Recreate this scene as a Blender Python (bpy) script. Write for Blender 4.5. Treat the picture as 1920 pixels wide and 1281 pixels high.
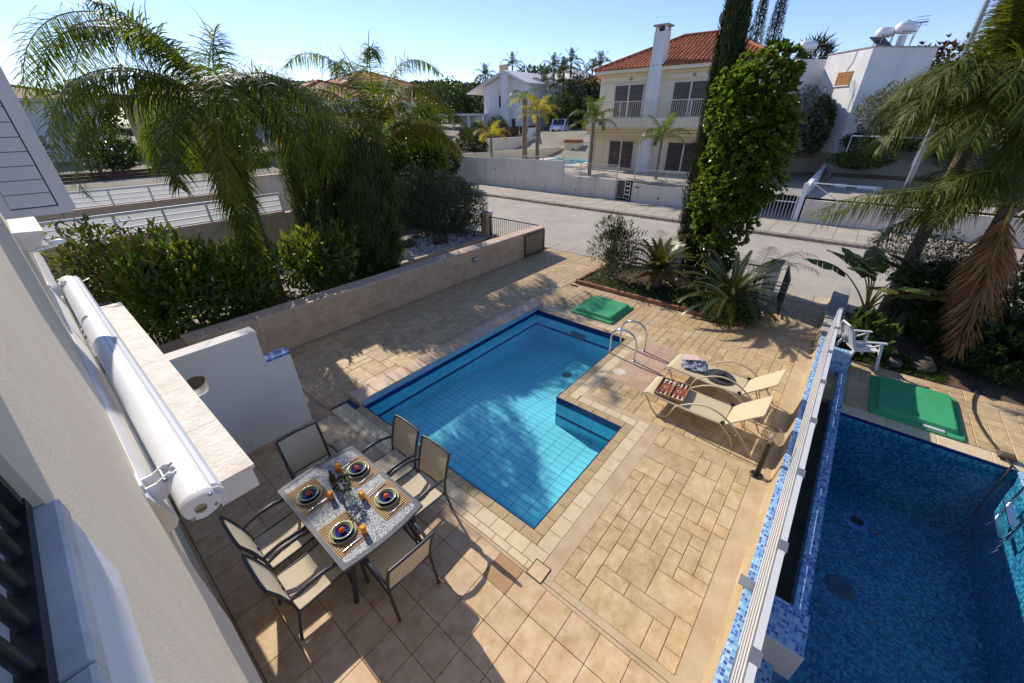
import bpy, math, random
import numpy as np
from mathutils import Vector, Matrix
R = math.radians
PI = math.pi
for o_ in list(bpy.data.objects):
    bpy.data.objects.remove(o_)
S = bpy.context.scene
C = S.collection

# ------------------------------------------------------------------ camera
cam_d = bpy.data.cameras.new('camera')
cam = bpy.data.objects.new('camera', cam_d)
C.objects.link(cam)
cam_d.sensor_fit = 'HORIZONTAL'
cam_d.sensor_width = 36.0
cam_d.lens = 13.787
cam_d.clip_start = 0.03
cam_d.clip_end = 6000
CF = Vector((0.66623538, 0.55976479, -0.4927411))
CR = Vector((0.64017962, -0.76819249, -0.00709663))
CU = Vector((0.38249246, 0.31071479, 0.87014702))
cam.matrix_world = Matrix(((CR.x, CU.x, -CF.x, -2.5813), (CR.y, CU.y, -CF.y, -1.8325),
                           (CR.z, CU.z, -CF.z, 4.5), (0, 0, 0, 1)))
S.camera = cam

# ------------------------------------------------------------------ sky, sun, exposure
SUNV = Vector((0.19, 1.0, 0.72)).normalized()
w = bpy.data.worlds.new('World')
S.world = w
w.use_nodes = True
nt = w.node_tree
nt.nodes.clear()
sky = nt.nodes.new('ShaderNodeTexSky')
sky.sky_type = 'NISHITA'
sky.sun_disc = False
sky.sun_elevation = math.asin(SUNV.z)
sky.sun_rotation = math.atan2(SUNV.x, SUNV.y)
sky.altitude = 50
sky.air_density = 0.85
sky.dust_density = 0.0
sky.ozone_density = 6.0
bg = nt.nodes.new('ShaderNodeBackground')
bg.inputs['Strength'].default_value = 0.15
wo = nt.nodes.new('ShaderNodeOutputWorld')
tn = nt.nodes.new('ShaderNodeMix')
tn.data_type = 'RGBA'
tn.blend_type = 'MULTIPLY'
tn.inputs['Factor'].default_value = 1.0
tn.inputs['B'].default_value = (1.12, 0.94, 0.95, 1.0)
nt.links.new(sky.outputs[0], tn.inputs['A'])
nt.links.new(tn.outputs['Result'], bg.inputs['Color'])
nt.links.new(bg.outputs[0], wo.inputs['Surface'])
sun_d = bpy.data.lights.new('sun', 'SUN')
sun_d.energy = 4.0
sun_d.angle = R(0.53)
sun_d.color = (1.0, 0.92, 0.80)
sun = bpy.data.objects.new('sun', sun_d)
C.objects.link(sun)
sun.rotation_euler = (-SUNV).to_track_quat('-Z', 'Y').to_euler()
sun.location = (0, 30, 30)
S.view_settings.view_transform = 'Standard'
S.view_settings.look = 'None'
S.view_settings.exposure = 0.46
S.view_settings.gamma = 1.0
S.view_settings.use_curve_mapping = False
S.render.engine = 'CYCLES'
S.cycles.max_bounces = 8
S.cycles.transparent_max_bounces = 16

# ------------------------------------------------------------------ materials
def N(t, kind, **kw):
    n = t.nodes.new(kind)
    for k, v in kw.items():
        setattr(n, k, v)
    return n

MATS = {}
def mat(name, col, col2=None, rough=0.7, scale=4.0, bump=0.0, bscale=40.0, spec=0.3, metal=0.0, rnd=0.0,
        detail=6.0, dirt=0.0, dirt_col=(0.2, 0.16, 0.12), dscale=1.2, island=False, coat=0.0, bdist=0.01, streak=0.0, streak_col=(0.30, 0.27, 0.23)):
    """procedural surface: two tone noise, optional per piece value shift, blotches and fine relief"""
    m = bpy.data.materials.new(name)
    m.use_nodes = True
    t = m.node_tree
    b = t.nodes['Principled BSDF']
    L = t.links.new
    geo = N(t, 'ShaderNodeNewGeometry')
    pos = geo.outputs['Position']
    if col2 is None:
        col2 = tuple(min(1, c * 0.86) for c in col)
    no = N(t, 'ShaderNodeTexNoise')
    no.inputs['Scale'].default_value = scale
    no.inputs['Detail'].default_value = detail
    no.inputs['Roughness'].default_value = 0.62
    L(pos, no.inputs['Vector'])
    rp = N(t, 'ShaderNodeValToRGB')
    rp.color_ramp.elements[0].position = 0.34
    rp.color_ramp.elements[1].position = 0.66
    rp.color_ramp.elements[0].color = (*col2, 1)
    rp.color_ramp.elements[1].color = (*col, 1)
    L(no.outputs['Fac'], rp.inputs['Fac'])
    out = rp.outputs['Color']
    if rnd > 0:
        if island:
            src = geo.outputs['Random Per Island']
        else:
            src = N(t, 'ShaderNodeObjectInfo').outputs['Random']
        mr = N(t, 'ShaderNodeMapRange')
        mr.inputs['To Min'].default_value = 1 - rnd
        mr.inputs['To Max'].default_value = 1 + rnd
        L(src, mr.inputs['Value'])
        hs = N(t, 'ShaderNodeHueSaturation')
        L(mr.outputs[0], hs.inputs['Value'])
        L(out, hs.inputs['Color'])
        out = hs.outputs['Color']
    if dirt > 0:
        n2 = N(t, 'ShaderNodeTexNoise')
        n2.inputs['Scale'].default_value = dscale
        n2.inputs['Detail'].default_value = 8
        n2.inputs['Roughness'].default_value = 0.7
        L(pos, n2.inputs['Vector'])
        r2 = N(t, 'ShaderNodeValToRGB')
        r2.color_ramp.elements[0].position = 0.48
        r2.color_ramp.elements[1].position = 0.75
        r2.color_ramp.elements[1].color = (dirt, dirt, dirt, 1)
        L(n2.outputs['Fac'], r2.inputs['Fac'])
        mx = N(t, 'ShaderNodeMix', data_type='RGBA')
        L(r2.outputs['Color'], mx.inputs['Factor'])
        L(out, mx.inputs['A'])
        mx.inputs['B'].default_value = (*dirt_col, 1)
        out = mx.outputs['Result']
    if streak > 0:
        mp = N(t, 'ShaderNodeVectorMath', operation='MULTIPLY')
        L(pos, mp.inputs[0])
        mp.inputs[1].default_value = (2.6, 2.6, 0.22)
        n4 = N(t, 'ShaderNodeTexNoise')
        n4.inputs['Scale'].default_value = 1.6
        n4.inputs['Detail'].default_value = 9
        n4.inputs['Roughness'].default_value = 0.68
        L(mp.outputs[0], n4.inputs['Vector'])
        r4 = N(t, 'ShaderNodeValToRGB')
        r4.color_ramp.elements[0].position = 0.50
        r4.color_ramp.elements[1].position = 0.80
        r4.color_ramp.elements[1].color = (streak, streak, streak, 1)
        L(n4.outputs['Fac'], r4.inputs['Fac'])
        m4 = N(t, 'ShaderNodeMix', data_type='RGBA')
        L(r4.outputs['Color'], m4.inputs['Factor'])
        L(out, m4.inputs['A'])
        m4.inputs['B'].default_value = (*streak_col, 1)
        out = m4.outputs['Result']
    L(out, b.inputs['Base Color'])
    b.inputs['Roughness'].default_value = rough
    b.inputs['Metallic'].default_value = metal
    b.inputs['Specular IOR Level'].default_value = spec
    if coat:
        b.inputs['Coat Weight'].default_value = coat
    if bump > 0:
        n3 = N(t, 'ShaderNodeTexNoise')
        n3.inputs['Scale'].default_value = bscale
        n3.inputs['Detail'].default_value = 5
        L(pos, n3.inputs['Vector'])
        bp = N(t, 'ShaderNodeBump')
        bp.inputs['Strength'].default_value = bump
        bp.inputs['Distance'].default_value = bdist
        L(n3.outputs['Fac'], bp.inputs['Height'])
        L(bp.outputs[0], b.inputs['Normal'])
    MATS[name] = m
    return m

def leafmat(name, col, col2, trans=0.35, rough=0.42, spec=0.4, tint=(1.15, 1.1, 0.5)):
    """thin leaf: glossy face plus light coming through, tone varies leaf by leaf"""
    m = bpy.data.materials.new(name)
    m.use_nodes = True
    t = m.node_tree
    b = t.nodes['Principled BSDF']
    L = t.links.new
    geo = N(t, 'ShaderNodeNewGeometry')
    mx = N(t, 'ShaderNodeMix', data_type='RGBA')
    mx.inputs['A'].default_value = (*col2, 1)
    mx.inputs['B'].default_value = (*col, 1)
    L(geo.outputs['Random Per Island'], mx.inputs['Factor'])
    L(mx.outputs['Result'], b.inputs['Base Color'])
    b.inputs['Roughness'].default_value = rough
    b.inputs['Specular IOR Level'].default_value = spec
    tr = N(t, 'ShaderNodeBsdfTranslucent')
    vm = N(t, 'ShaderNodeMix', data_type='RGBA', blend_type='MULTIPLY')
    vm.inputs['Factor'].default_value = 1
    L(mx.outputs['Result'], vm.inputs['A'])
    vm.inputs['B'].default_value = (*[c * 1.6 for c in tint], 1)
    L(vm.outputs['Result'], tr.inputs['Color'])
    ms = N(t, 'ShaderNodeMixShader')
    ms.inputs[0].default_value = trans
    L(b.outputs[0], ms.inputs[1])
    L(tr.outputs[0], ms.inputs[2])
    L(ms.outputs[0], t.nodes['Material Output'].inputs['Surface'])
    MATS[name] = m
    return m

def mosaic_mat(name, cols, size=0.024, rough=0.25, grout=(0.45, 0.5, 0.52), gw=0.1, dark=1.0, axis=None):
    """small glass mosaic: cells picked from a few blues, thin grout"""
    m = bpy.data.materials.new(name)
    m.use_nodes = True
    t = m.node_tree
    b = t.nodes['Principled BSDF']
    L = t.links.new
    geo = N(t, 'ShaderNodeNewGeometry')
    sc = N(t, 'ShaderNodeVectorMath', operation='SCALE')
    L(geo.outputs['Position'], sc.inputs[0])
    sc.inputs['Scale'].default_value = 1 / size
    ad = N(t, 'ShaderNodeVectorMath', operation='ADD')
    L(sc.outputs[0], ad.inputs[0])
    ad.inputs[1].default_value = (0.37, 0.21, 0.29)
    fl = N(t, 'ShaderNodeVectorMath', operation='FLOOR')
    L(ad.outputs[0], fl.inputs[0])
    wn = N(t, 'ShaderNodeTexWhiteNoise', noise_dimensions='3D')
    L(fl.outputs[0], wn.inputs['Vector'])
    rp = N(t, 'ShaderNodeValToRGB')
    rp.color_ramp.interpolation = 'CONSTANT'
    e = rp.color_ramp.elements
    n = len(cols)
    e[0].position = 0
    e[0].color = (*cols[0], 1)
    e[1].position = 1 / n
    e[1].color = (*cols[1], 1)
    for i in range(2, n):
        q = e.new(i / n)
        q.color = (*cols[i], 1)
    L(wn.outputs['Value'], rp.inputs['Fac'])
    fr = N(t, 'ShaderNodeVectorMath', operation='FRACTION')
    L(ad.outputs[0], fr.inputs[0])
    sp = N(t, 'ShaderNodeSeparateXYZ')
    L(fr.outputs[0], sp.inputs[0])
    nsep = N(t, 'ShaderNodeSeparateXYZ')
    L(geo.outputs['True Normal'], nsep.inputs[0])
    prev = None
    for ax in 'XYZ':
        lt = N(t, 'ShaderNodeMath', operation='LESS_THAN')
        L(sp.outputs[ax], lt.inputs[0])
        lt.inputs[1].default_value = gw
        ab = N(t, 'ShaderNodeMath', operation='ABSOLUTE')
        L(nsep.outputs[ax], ab.inputs[0])
        l2 = N(t, 'ShaderNodeMath', operation='LESS_THAN')
        L(ab.outputs[0], l2.inputs[0])
        l2.inputs[1].default_value = 0.7
        mu = N(t, 'ShaderNodeMath', operation='MULTIPLY')
        L(lt.outputs[0], mu.inputs[0])
        L(l2.outputs[0], mu.inputs[1])
        if prev is None:
            prev = mu.outputs[0]
        else:
            mm = N(t, 'ShaderNodeMath', operation='MAXIMUM')
            L(prev, mm.inputs[0])
            L(mu.outputs[0], mm.inputs[1])
            prev = mm.outputs[0]
    mx = N(t, 'ShaderNodeMix', data_type='RGBA')
    L(prev, mx.inputs['Factor'])
    L(rp.outputs['Color'], mx.inputs['A'])
    mx.inputs['B'].default_value = (*grout, 1)
    L(mx.outputs['Result'], b.inputs['Base Color'])
    b.inputs['Roughness'].default_value = rough
    MATS[name] = m
    return m

def schlick(t, normal, f0=0.02, base=0.0):
    """reflectance from the angle alone, the same from above and below the surface"""
    L = t.links.new
    geo = N(t, 'ShaderNodeNewGeometry')
    dt = N(t, 'ShaderNodeVectorMath', operation='DOT_PRODUCT')
    L(geo.outputs['Incoming'], dt.inputs[0])
    L(normal if normal is not None else geo.outputs['Normal'], dt.inputs[1])
    ab = N(t, 'ShaderNodeMath', operation='ABSOLUTE')
    L(dt.outputs['Value'], ab.inputs[0])
    su = N(t, 'ShaderNodeMath', operation='SUBTRACT', use_clamp=True)
    su.inputs[0].default_value = 1.0
    L(ab.outputs[0], su.inputs[1])
    pw = N(t, 'ShaderNodeMath', operation='POWER')
    L(su.outputs[0], pw.inputs[0])
    pw.inputs[1].default_value = 5.0
    ma = N(t, 'ShaderNodeMath', operation='MULTIPLY_ADD', use_clamp=True)
    L(pw.outputs[0], ma.inputs[0])
    ma.inputs[1].default_value = 1 - f0
    ma.inputs[2].default_value = f0 + base
    return ma.outputs[0]

def water_mat(name, tint, rip=0.06, scale=2.2):
    m = bpy.data.materials.new(name)
    m.use_nodes = True
    t = m.node_tree
    t.nodes.remove(t.nodes['Principled BSDF'])
    L = t.links.new
    geo = N(t, 'ShaderNodeNewGeometry')
    no = N(t, 'ShaderNodeTexNoise')
    no.inputs['Scale'].default_value = scale
    no.inputs['Detail'].default_value = 3
    L(geo.outputs['Position'], no.inputs['Vector'])
    bp = N(t, 'ShaderNodeBump')
    bp.inputs['Strength'].default_value = rip
    bp.inputs['Distance'].default_value = 0.1
    L(no.outputs['Fac'], bp.inputs['Height'])
    gl = N(t, 'ShaderNodeBsdfGlossy')
    gl.inputs['Roughness'].default_value = 0.02
    L(bp.outputs[0], gl.inputs['Normal'])
    tr = N(t, 'ShaderNodeBsdfTransparent')
    tr.inputs['Color'].default_value = (*tint, 1)
    ms = N(t, 'ShaderNodeMixShader')
    L(schlick(t, bp.outputs[0]), ms.inputs[0])
    L(tr.outputs[0], ms.inputs[1])
    L(gl.outputs[0], ms.inputs[2])
    L(ms.outputs[0], t.nodes['Material Output'].inputs['Surface'])
    MATS[name] = m
    return m

def glass_mat(name, tint=(0.95, 0.97, 0.97), base=0.06, rough=0.02):
    m = bpy.data.materials.new(name)
    m.use_nodes = True
    t = m.node_tree
    t.nodes.remove(t.nodes['Principled BSDF'])
    L = t.links.new
    gl = N(t, 'ShaderNodeBsdfGlossy')
    gl.inputs['Roughness'].default_value = rough
    tr = N(t, 'ShaderNodeBsdfTransparent')
    tr.inputs['Color'].default_value = (*tint, 1)
    ms = N(t, 'ShaderNodeMixShader')
    L(schlick(t, None, 0.03, base), ms.inputs[0])
    L(tr.outputs[0], ms.inputs[1])
    L(gl.outputs[0], ms.inputs[2])
    L(ms.outputs[0], t.nodes['Material Output'].inputs['Surface'])
    MATS[name] = m
    return m

M = MATS
mat('terrace_tile', (0.64, 0.46, 0.28), (0.47, 0.305, 0.155), rough=0.55, scale=5.5, bump=0.12, bscale=60, rnd=0.09, spec=0.35,
    dirt=0.55, dirt_col=(0.70, 0.58, 0.43), dscale=7)
mat('grout', (0.36, 0.26, 0.17), rough=0.9, scale=8)
mat('stamped', (0.57, 0.415, 0.235), (0.41, 0.28, 0.14), rough=0.62, scale=5.5, bump=0.55, bscale=12, bdist=0.018, rnd=0.13, spec=0.3,
    dirt=0.6, dirt_col=(0.62, 0.51, 0.36), dscale=1.3)
mat('stamped_joint', (0.36, 0.25, 0.14), (0.52, 0.385, 0.235), rough=0.9, scale=1.6)
mat('smooth_band', (0.55, 0.43, 0.28), (0.43, 0.31, 0.18), rough=0.7, scale=2.6, bump=0.3, bscale=22)
mat('coping_light', (0.66, 0.54, 0.35), (0.58, 0.45, 0.27), rough=0.55, scale=7, rnd=0.06, bump=0.08)
mat('coping_dark', (0.47, 0.35, 0.19), (0.39, 0.28, 0.145), rough=0.55, scale=7, rnd=0.06, bump=0.08)
mat('pool_tile', (0.22, 0.68, 0.74), (0.19, 0.64, 0.71), rough=0.25, scale=3, rnd=0.05, spec=0.4)
mat('pool_wall_tile', (0.13, 0.57, 0.72), (0.11, 0.53, 0.69), rough=0.22, scale=3, rnd=0.05, island=True)
mat('pool_grout', (0.012, 0.085, 0.17), rough=0.8)
mat('navy_tile', (0.006, 0.018, 0.115), (0.008, 0.026, 0.15), rough=0.15, rnd=0.12, island=True, spec=0.5)
mat('pale_blue_tile', (0.22, 0.45, 0.62), rough=0.3)
mat('ledge_stone', (0.62, 0.46, 0.33), (0.52, 0.36, 0.24), rough=0.6, scale=6, rnd=0.06, bump=0.15)
mat('wall_stone', (0.58, 0.43, 0.28), (0.47, 0.33, 0.20), rough=0.75, scale=5, bump=0.25, bscale=30, rnd=0.08, streak=0.30)
mat('wall_cap', (0.60, 0.45, 0.33), (0.48, 0.34, 0.24), rough=0.75, scale=6, bump=0.2, rnd=0.06)
mat('tan_block', (0.50, 0.40, 0.28), (0.42, 0.33, 0.22), rough=0.8, scale=4, bump=0.2, rnd=0.05, streak=0.30)
mat('render_white', (0.74, 0.71, 0.65), (0.68, 0.65, 0.58), rough=0.85, scale=1.6, bump=0.12, bscale=90, dirt=0.2,
    dirt_col=(0.52, 0.48, 0.41), dscale=1.1)
mat('render_beige', (0.80, 0.69, 0.53), (0.75, 0.635, 0.48), rough=0.88, scale=2.0, bump=0.15, bscale=120, streak=0.18)
mat('render_bluewhite', (0.80, 0.79, 0.78), (0.76, 0.75, 0.74), rough=0.85, scale=2.0, bump=0.1, bscale=100, streak=0.20)
mat('cream_wall', (0.78, 0.68, 0.50), (0.74, 0.64, 0.46), rough=0.88, scale=0.7, bump=0.05, dirt=0.15, dirt_col=(0.5, 0.42, 0.3), streak=0.35)
mat('cream_trim', (0.72, 0.57, 0.34), (0.68, 0.53, 0.31), rough=0.85, scale=1)
mat('street_wall', (0.78, 0.70, 0.57), (0.73, 0.645, 0.52), rough=0.9, scale=0.5, bump=0.1, dirt=0.3, dirt_col=(0.46, 0.38, 0.28), dscale=0.7, streak=0.60)
mat('house_white', (0.77, 0.76, 0.74), (0.70, 0.69, 0.67), rough=0.9, scale=0.8, dirt=0.3, dirt_col=(0.45, 0.43, 0.41), dscale=0.6, streak=0.28)
mat('house_peach', (0.66, 0.42, 0.25), rough=0.9, scale=1)
mat('travertine', (0.80, 0.75, 0.68), (0.66, 0.59, 0.51), rough=0.7, scale=5, bump=0.9, bscale=26, dirt=0.5, dirt_col=(0.46, 0.36, 0.28), dscale=6)
mat('coping_grey', (0.74, 0.70, 0.66), (0.60, 0.57, 0.54), rough=0.7, scale=4, bump=0.15, dirt=0.5, dirt_col=(0.42, 0.40, 0.38), dscale=7)
mat('roof_tile', (0.42, 0.13, 0.055), (0.26, 0.075, 0.035), rough=0.8, scale=3, rnd=0.25, island=True, dirt=0.4, dirt_col=(0.45, 0.25, 0.12), dscale=2)
mat('roof_brown', (0.26, 0.13, 0.085), (0.18, 0.085, 0.06), rough=0.85, scale=3, rnd=0.15, island=True)
mat('white_pvc', (0.63, 0.63, 0.63), (0.60, 0.60, 0.60), rough=0.35, scale=3, spec=0.4)
mat('white_metal', (0.80, 0.81, 0.83), (0.77, 0.78, 0.80), rough=0.3, scale=3, spec=0.5, dirt=0.15, dirt_col=(0.55, 0.5, 0.42), dscale=3)
mat('off_white_metal', (0.66, 0.62, 0.53), rough=0.5)
mat('grey_metal', (0.30, 0.31, 0.33), rough=0.45, metal=0.6)
mat('steel', (0.72, 0.72, 0.72), rough=0.16, metal=1.0)
mat('black_metal', (0.012, 0.012, 0.014), rough=0.4, spec=0.45)
mat('charcoal', (0.045, 0.047, 0.055), (0.035, 0.037, 0.044), rough=0.38, spec=0.5)
mat('table_frame', (0.085, 0.093, 0.115), (0.07, 0.078, 0.10), rough=0.55, spec=0.3)
mat('sling', (0.62, 0.53, 0.38), (0.54, 0.45, 0.31), rough=0.75, scale=160, bump=0.2, bscale=400)
mat('lounger_sling', (0.56, 0.47, 0.30), (0.50, 0.41, 0.25), rough=0.75, scale=160, bump=0.2, bscale=400)
mat('lounger_frame', (0.58, 0.48, 0.33), rough=0.4, spec=0.45)
mat('green_lid', (0.055, 0.36, 0.15), (0.045, 0.31, 0.125), rough=0.6, scale=2, dirt=0.5, dirt_col=(0.15, 0.40, 0.24), dscale=2.2, bump=0.1, bscale=30)
mat('brick', (0.34, 0.17, 0.10), (0.24, 0.11, 0.065), rough=0.9, scale=12, bump=0.4, rnd=0.22)
mat('soil', (0.14, 0.095, 0.06), (0.07, 0.048, 0.03), rough=1, scale=7, bump=0.8, bscale=30)
mat('gravel_bed', (0.50, 0.46, 0.40), (0.22, 0.19, 0.16), rough=1, scale=26, bump=1.0, bscale=45)
mat('pebble', (0.70, 0.66, 0.60), (0.48, 0.44, 0.39), rough=0.9, rnd=0.25, island=True)
mat('asphalt', (0.45, 0.40, 0.335), (0.36, 0.32, 0.265), rough=0.95, scale=0.8, bump=0.6, bscale=70, dirt=0.5, dirt_col=(0.47, 0.40, 0.32), dscale=0.5, streak=0.35)
mat('old_asphalt', (0.20, 0.19, 0.185), (0.16, 0.155, 0.15), rough=0.95, scale=1)
mat('pavement', (0.46, 0.40, 0.33), (0.38, 0.325, 0.26), rough=0.9, scale=2, bump=0.2, rnd=0.07)
mat('kerb_stone', (0.40, 0.34, 0.27), (0.28, 0.23, 0.17), rough=0.95, scale=3, bump=0.4, rnd=0.12)
mat('deck_grey', (0.46, 0.44, 0.42), (0.40, 0.38, 0.36), rough=0.9, scale=1.2)
mat('dry_ground', (0.34, 0.30, 0.235), (0.24, 0.22, 0.16), rough=1, scale=0.35, bump=0.4, bscale=4)
mat('hill_green', (0.10, 0.12, 0.055), (0.05, 0.065, 0.03), rough=1, scale=0.08, bump=0.5, bscale=0.5)
mat('bark', (0.17, 0.12, 0.08), (0.09, 0.065, 0.045), rough=0.95, scale=14, bump=0.9, bscale=30)
mat('palm_bark', (0.27, 0.20, 0.14), (0.15, 0.11, 0.075), rough=0.95, scale=9, bump=0.8, bscale=20)
mat('pale_bark', (0.34, 0.27, 0.19), (0.22, 0.17, 0.11), rough=0.9, scale=12, bump=0.4)
mat('rachis', (0.24, 0.26, 0.07), (0.15, 0.17, 0.05), rough=0.6, scale=5)
mat('rachis_dry', (0.50, 0.34, 0.05), (0.34, 0.2, 0.04), rough=0.6, scale=5)
mat('brown_board', (0.075, 0.034, 0.021), (0.05, 0.023, 0.015), rough=0.65, scale=6, rnd=0.2)
mat('orange_board', (0.42, 0.20, 0.07), (0.30, 0.13, 0.045), rough=0.7, scale=8, rnd=0.15)
mat('shutter_brown', (0.105, 0.075, 0.065), (0.085, 0.06, 0.052), rough=0.4, scale=3, rnd=0.2, island=True)
mat('window_dark', (0.025, 0.03, 0.032), (0.015, 0.018, 0.02), rough=0.06, spec=0.6)
mat('window_teal', (0.16, 0.24, 0.25), (0.10, 0.16, 0.17), rough=0.08, spec=0.6)
mat('terracotta', (0.45, 0.20, 0.12), rough=0.85)
mat('frost_glass', (0.48, 0.50, 0.52), (0.03, 0.038, 0.055), rough=0.35, scale=78, bump=0.6, bscale=78, spec=0.25, detail=1)
mat('mat_weave', (0.36, 0.19, 0.075), (0.27, 0.13, 0.05), rough=0.8, scale=30)
mat('mat_strand', (0.66, 0.46, 0.22), rough=0.7)
mat('plate_green', (0.24, 0.32, 0.08), (0.20, 0.28, 0.07), rough=0.12, spec=0.6)
mat('plate_rim', (0.66, 0.62, 0.44), rough=0.12, spec=0.6)
mat('plate_blue', (0.020, 0.024, 0.20), (0.015, 0.018, 0.16), rough=0.1, spec=0.6)
mat('tomato', (0.72, 0.10, 0.012), (0.62, 0.065, 0.01), rough=0.25, scale=9)
mat('juice', (1.0, 0.36, 0.004), (0.95, 0.31, 0.003), rough=0.2)
mat('petal_dark', (0.05, 0.045, 0.085), (0.03, 0.03, 0.05), rough=0.7)
mat('red_label', (0.55, 0.08, 0.06), rough=0.5)
mat('bottle', (0.012, 0.016, 0.014), rough=0.08, spec=0.6)
mat('wood_box', (0.44, 0.26, 0.12), (0.33, 0.18, 0.08), rough=0.5, scale=20)
mat('board_brown', (0.27, 0.075, 0.028), rough=0.5, scale=20)
mat('board_black', (0.02, 0.015, 0.013), rough=0.5)
mat('board_white', (0.75, 0.70, 0.62), rough=0.5)
mat('hat_grey', (0.05, 0.052, 0.058), (0.035, 0.036, 0.04), rough=0.9, scale=30)
mat('hat_band', (0.012, 0.012, 0.014), rough=0.8)
mat('paper_red', (0.72, 0.42, 0.36), (0.70, 0.62, 0.54), rough=0.5, scale=22)
mat('badge_gold', (0.30, 0.26, 0.17), rough=0.4)
mat('badge_ink', (0.04, 0.035, 0.02), rough=0.5)
mat('rubber', (0.035, 0.028, 0.03), rough=0.7)
mat('rock', (0.13, 0.10, 0.07), (0.075, 0.06, 0.045), rough=0.95, scale=5, bump=0.8, bscale=12, rnd=0.15)
mat('van_paint', (0.80, 0.81, 0.82), rough=0.25, spec=0.5, coat=0.5)
mat('lamp_glass_grey', (0.30, 0.31, 0.31), rough=0.3)
mat('globe_white', (0.80, 0.79, 0.75), rough=0.3)
mat('bulb', (0.80, 0.78, 0.70), rough=0.4)
mat('blue_sign', (0.03, 0.10, 0.35), rough=0.4)
mat('water_drain', (0.10, 0.13, 0.15), rough=0.5)
mat('curb_tan', (0.46, 0.345, 0.20), (0.37, 0.27, 0.15), rough=0.8, scale=3, bump=0.3, dirt=0.3, dirt_col=(0.58, 0.47, 0.32), dscale=3)
mat('grey_cap', (0.42, 0.39, 0.36), (0.34, 0.31, 0.29), rough=0.85, scale=3, bump=0.2, streak=0.40)
mat('algae', (0.10, 0.13, 0.075), (0.06, 0.10, 0.08), rough=0.9, scale=9)
mat('trough_dark', (0.055, 0.045, 0.03), (0.03, 0.027, 0.02), rough=0.6, scale=6)
glass_mat('clear_glass')
glass_mat('smoke_glass', (0.72, 0.68, 0.62), 0.05)
water_mat('pool_water', (0.88, 0.98, 1.0), 0.14, 2.6)
water_mat('deep_water', (0.74, 0.93, 0.98), 0.16, 2.4)
water_mat('far_water', (0.6, 0.95, 0.95), 0.05, 1.3)
mosaic_mat('mosaic_deep', [(0.02, 0.155, 0.26), (0.045, 0.25, 0.37), (0.012, 0.09, 0.185), (0.07, 0.33, 0.44), (0.02, 0.18, 0.29)],
           0.034, 0.4, (0.04, 0.20, 0.36), 0.08)
mosaic_mat('mosaic_light', [(0.10, 0.30, 0.55), (0.22, 0.46, 0.66), (0.03, 0.09, 0.36), (0.16, 0.38, 0.60), (0.34, 0.52, 0.64), (0.05, 0.16, 0.46)],
           0.033, 0.4, (0.46, 0.51, 0.54), 0.11)
mosaic_mat('mosaic_blue', [(0.05, 0.20, 0.46), (0.11, 0.32, 0.58), (0.02, 0.07, 0.32), (0.08, 0.26, 0.52)], 0.04, 0.5, (0.20, 0.30, 0.45), 0.08)
leafmat('milky_pvc', (0.80, 0.80, 0.79), (0.78, 0.78, 0.77), 0.6, 0.4, 0.3, (0.63, 0.63, 0.63))
leafmat('palm_leaf', (0.11, 0.155, 0.022), (0.042, 0.072, 0.013), 0.48, 0.5, 0.22, (1.3, 1.15, 0.35))
leafmat('palm_leaf_warm', (0.16, 0.165, 0.016), (0.065, 0.09, 0.014), 0.48, 0.5, 0.22, (1.35, 1.0, 0.3))
leafmat('palm_leaf_yellow', (0.40, 0.33, 0.02), (0.22, 0.22, 0.02), 0.4, 0.45, 0.3)
leafmat('palm_leaf_fresh', (0.12, 0.17, 0.03), (0.055, 0.09, 0.018), 0.4, 0.4, 0.4)
leafmat('palm_leaf_olive', (0.15, 0.17, 0.03), (0.06, 0.08, 0.016), 0.42, 0.5, 0.22, (1.2, 1.05, 0.4))
leafmat('palm_leaf_dry', (0.48, 0.28, 0.11), (0.25, 0.105, 0.035), 0.25, 0.7, 0.15, (1.2, 0.9, 0.6))
leafmat('laurel_leaf', (0.19, 0.265, 0.042), (0.055, 0.10, 0.018), 0.52, 0.28, 0.5)
leafmat('hedge_yellow_leaf', (0.15, 0.15, 0.025), (0.05, 0.07, 0.015), 0.4, 0.35, 0.4)
leafmat('young_leaf', (0.26, 0.22, 0.05), (0.12, 0.15, 0.03), 0.4, 0.35, 0.4)
leafmat('grey_leaf', (0.17, 0.20, 0.12), (0.06, 0.08, 0.045), 0.3, 0.45, 0.35)
leafmat('cypress_leaf', (0.12, 0.15, 0.05), (0.06, 0.08, 0.028), 0.42, 0.7, 0.2)
leafmat('cypress_tall_leaf', (0.06, 0.072, 0.028), (0.022, 0.03, 0.014), 0.15, 0.7, 0.2)
leafmat('ivy_leaf', (0.19, 0.255, 0.034), (0.05, 0.09, 0.014), 0.42, 0.3, 0.45)
leafmat('broad_leaf', (0.06, 0.11, 0.02), (0.02, 0.042, 0.010), 0.3, 0.3, 0.5)
leafmat('rubber_leaf', (0.15, 0.22, 0.025), (0.055, 0.09, 0.013), 0.45, 0.25, 0.5)
leafmat('oleander_leaf', (0.085, 0.105, 0.045), (0.035, 0.05, 0.022), 0.25, 0.4, 0.4)
leafmat('cycad_leaf', (0.060, 0.078, 0.024), (0.022, 0.033, 0.012), 0.2, 0.3, 0.5)
leafmat('cycad_leaf_young', (0.14, 0.13, 0.02), (0.06, 0.062, 0.012), 0.3, 0.35, 0.4)
leafmat('banana_leaf', (0.085, 0.13, 0.035), (0.04, 0.07, 0.02), 0.35, 0.35, 0.4)
leafmat('banana_leaf_old', (0.22, 0.19, 0.05), (0.12, 0.12, 0.03), 0.35, 0.4, 0.3)
leafmat('olive_leaf', (0.20, 0.215, 0.165), (0.09, 0.10, 0.07), 0.2, 0.5, 0.3)
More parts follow.
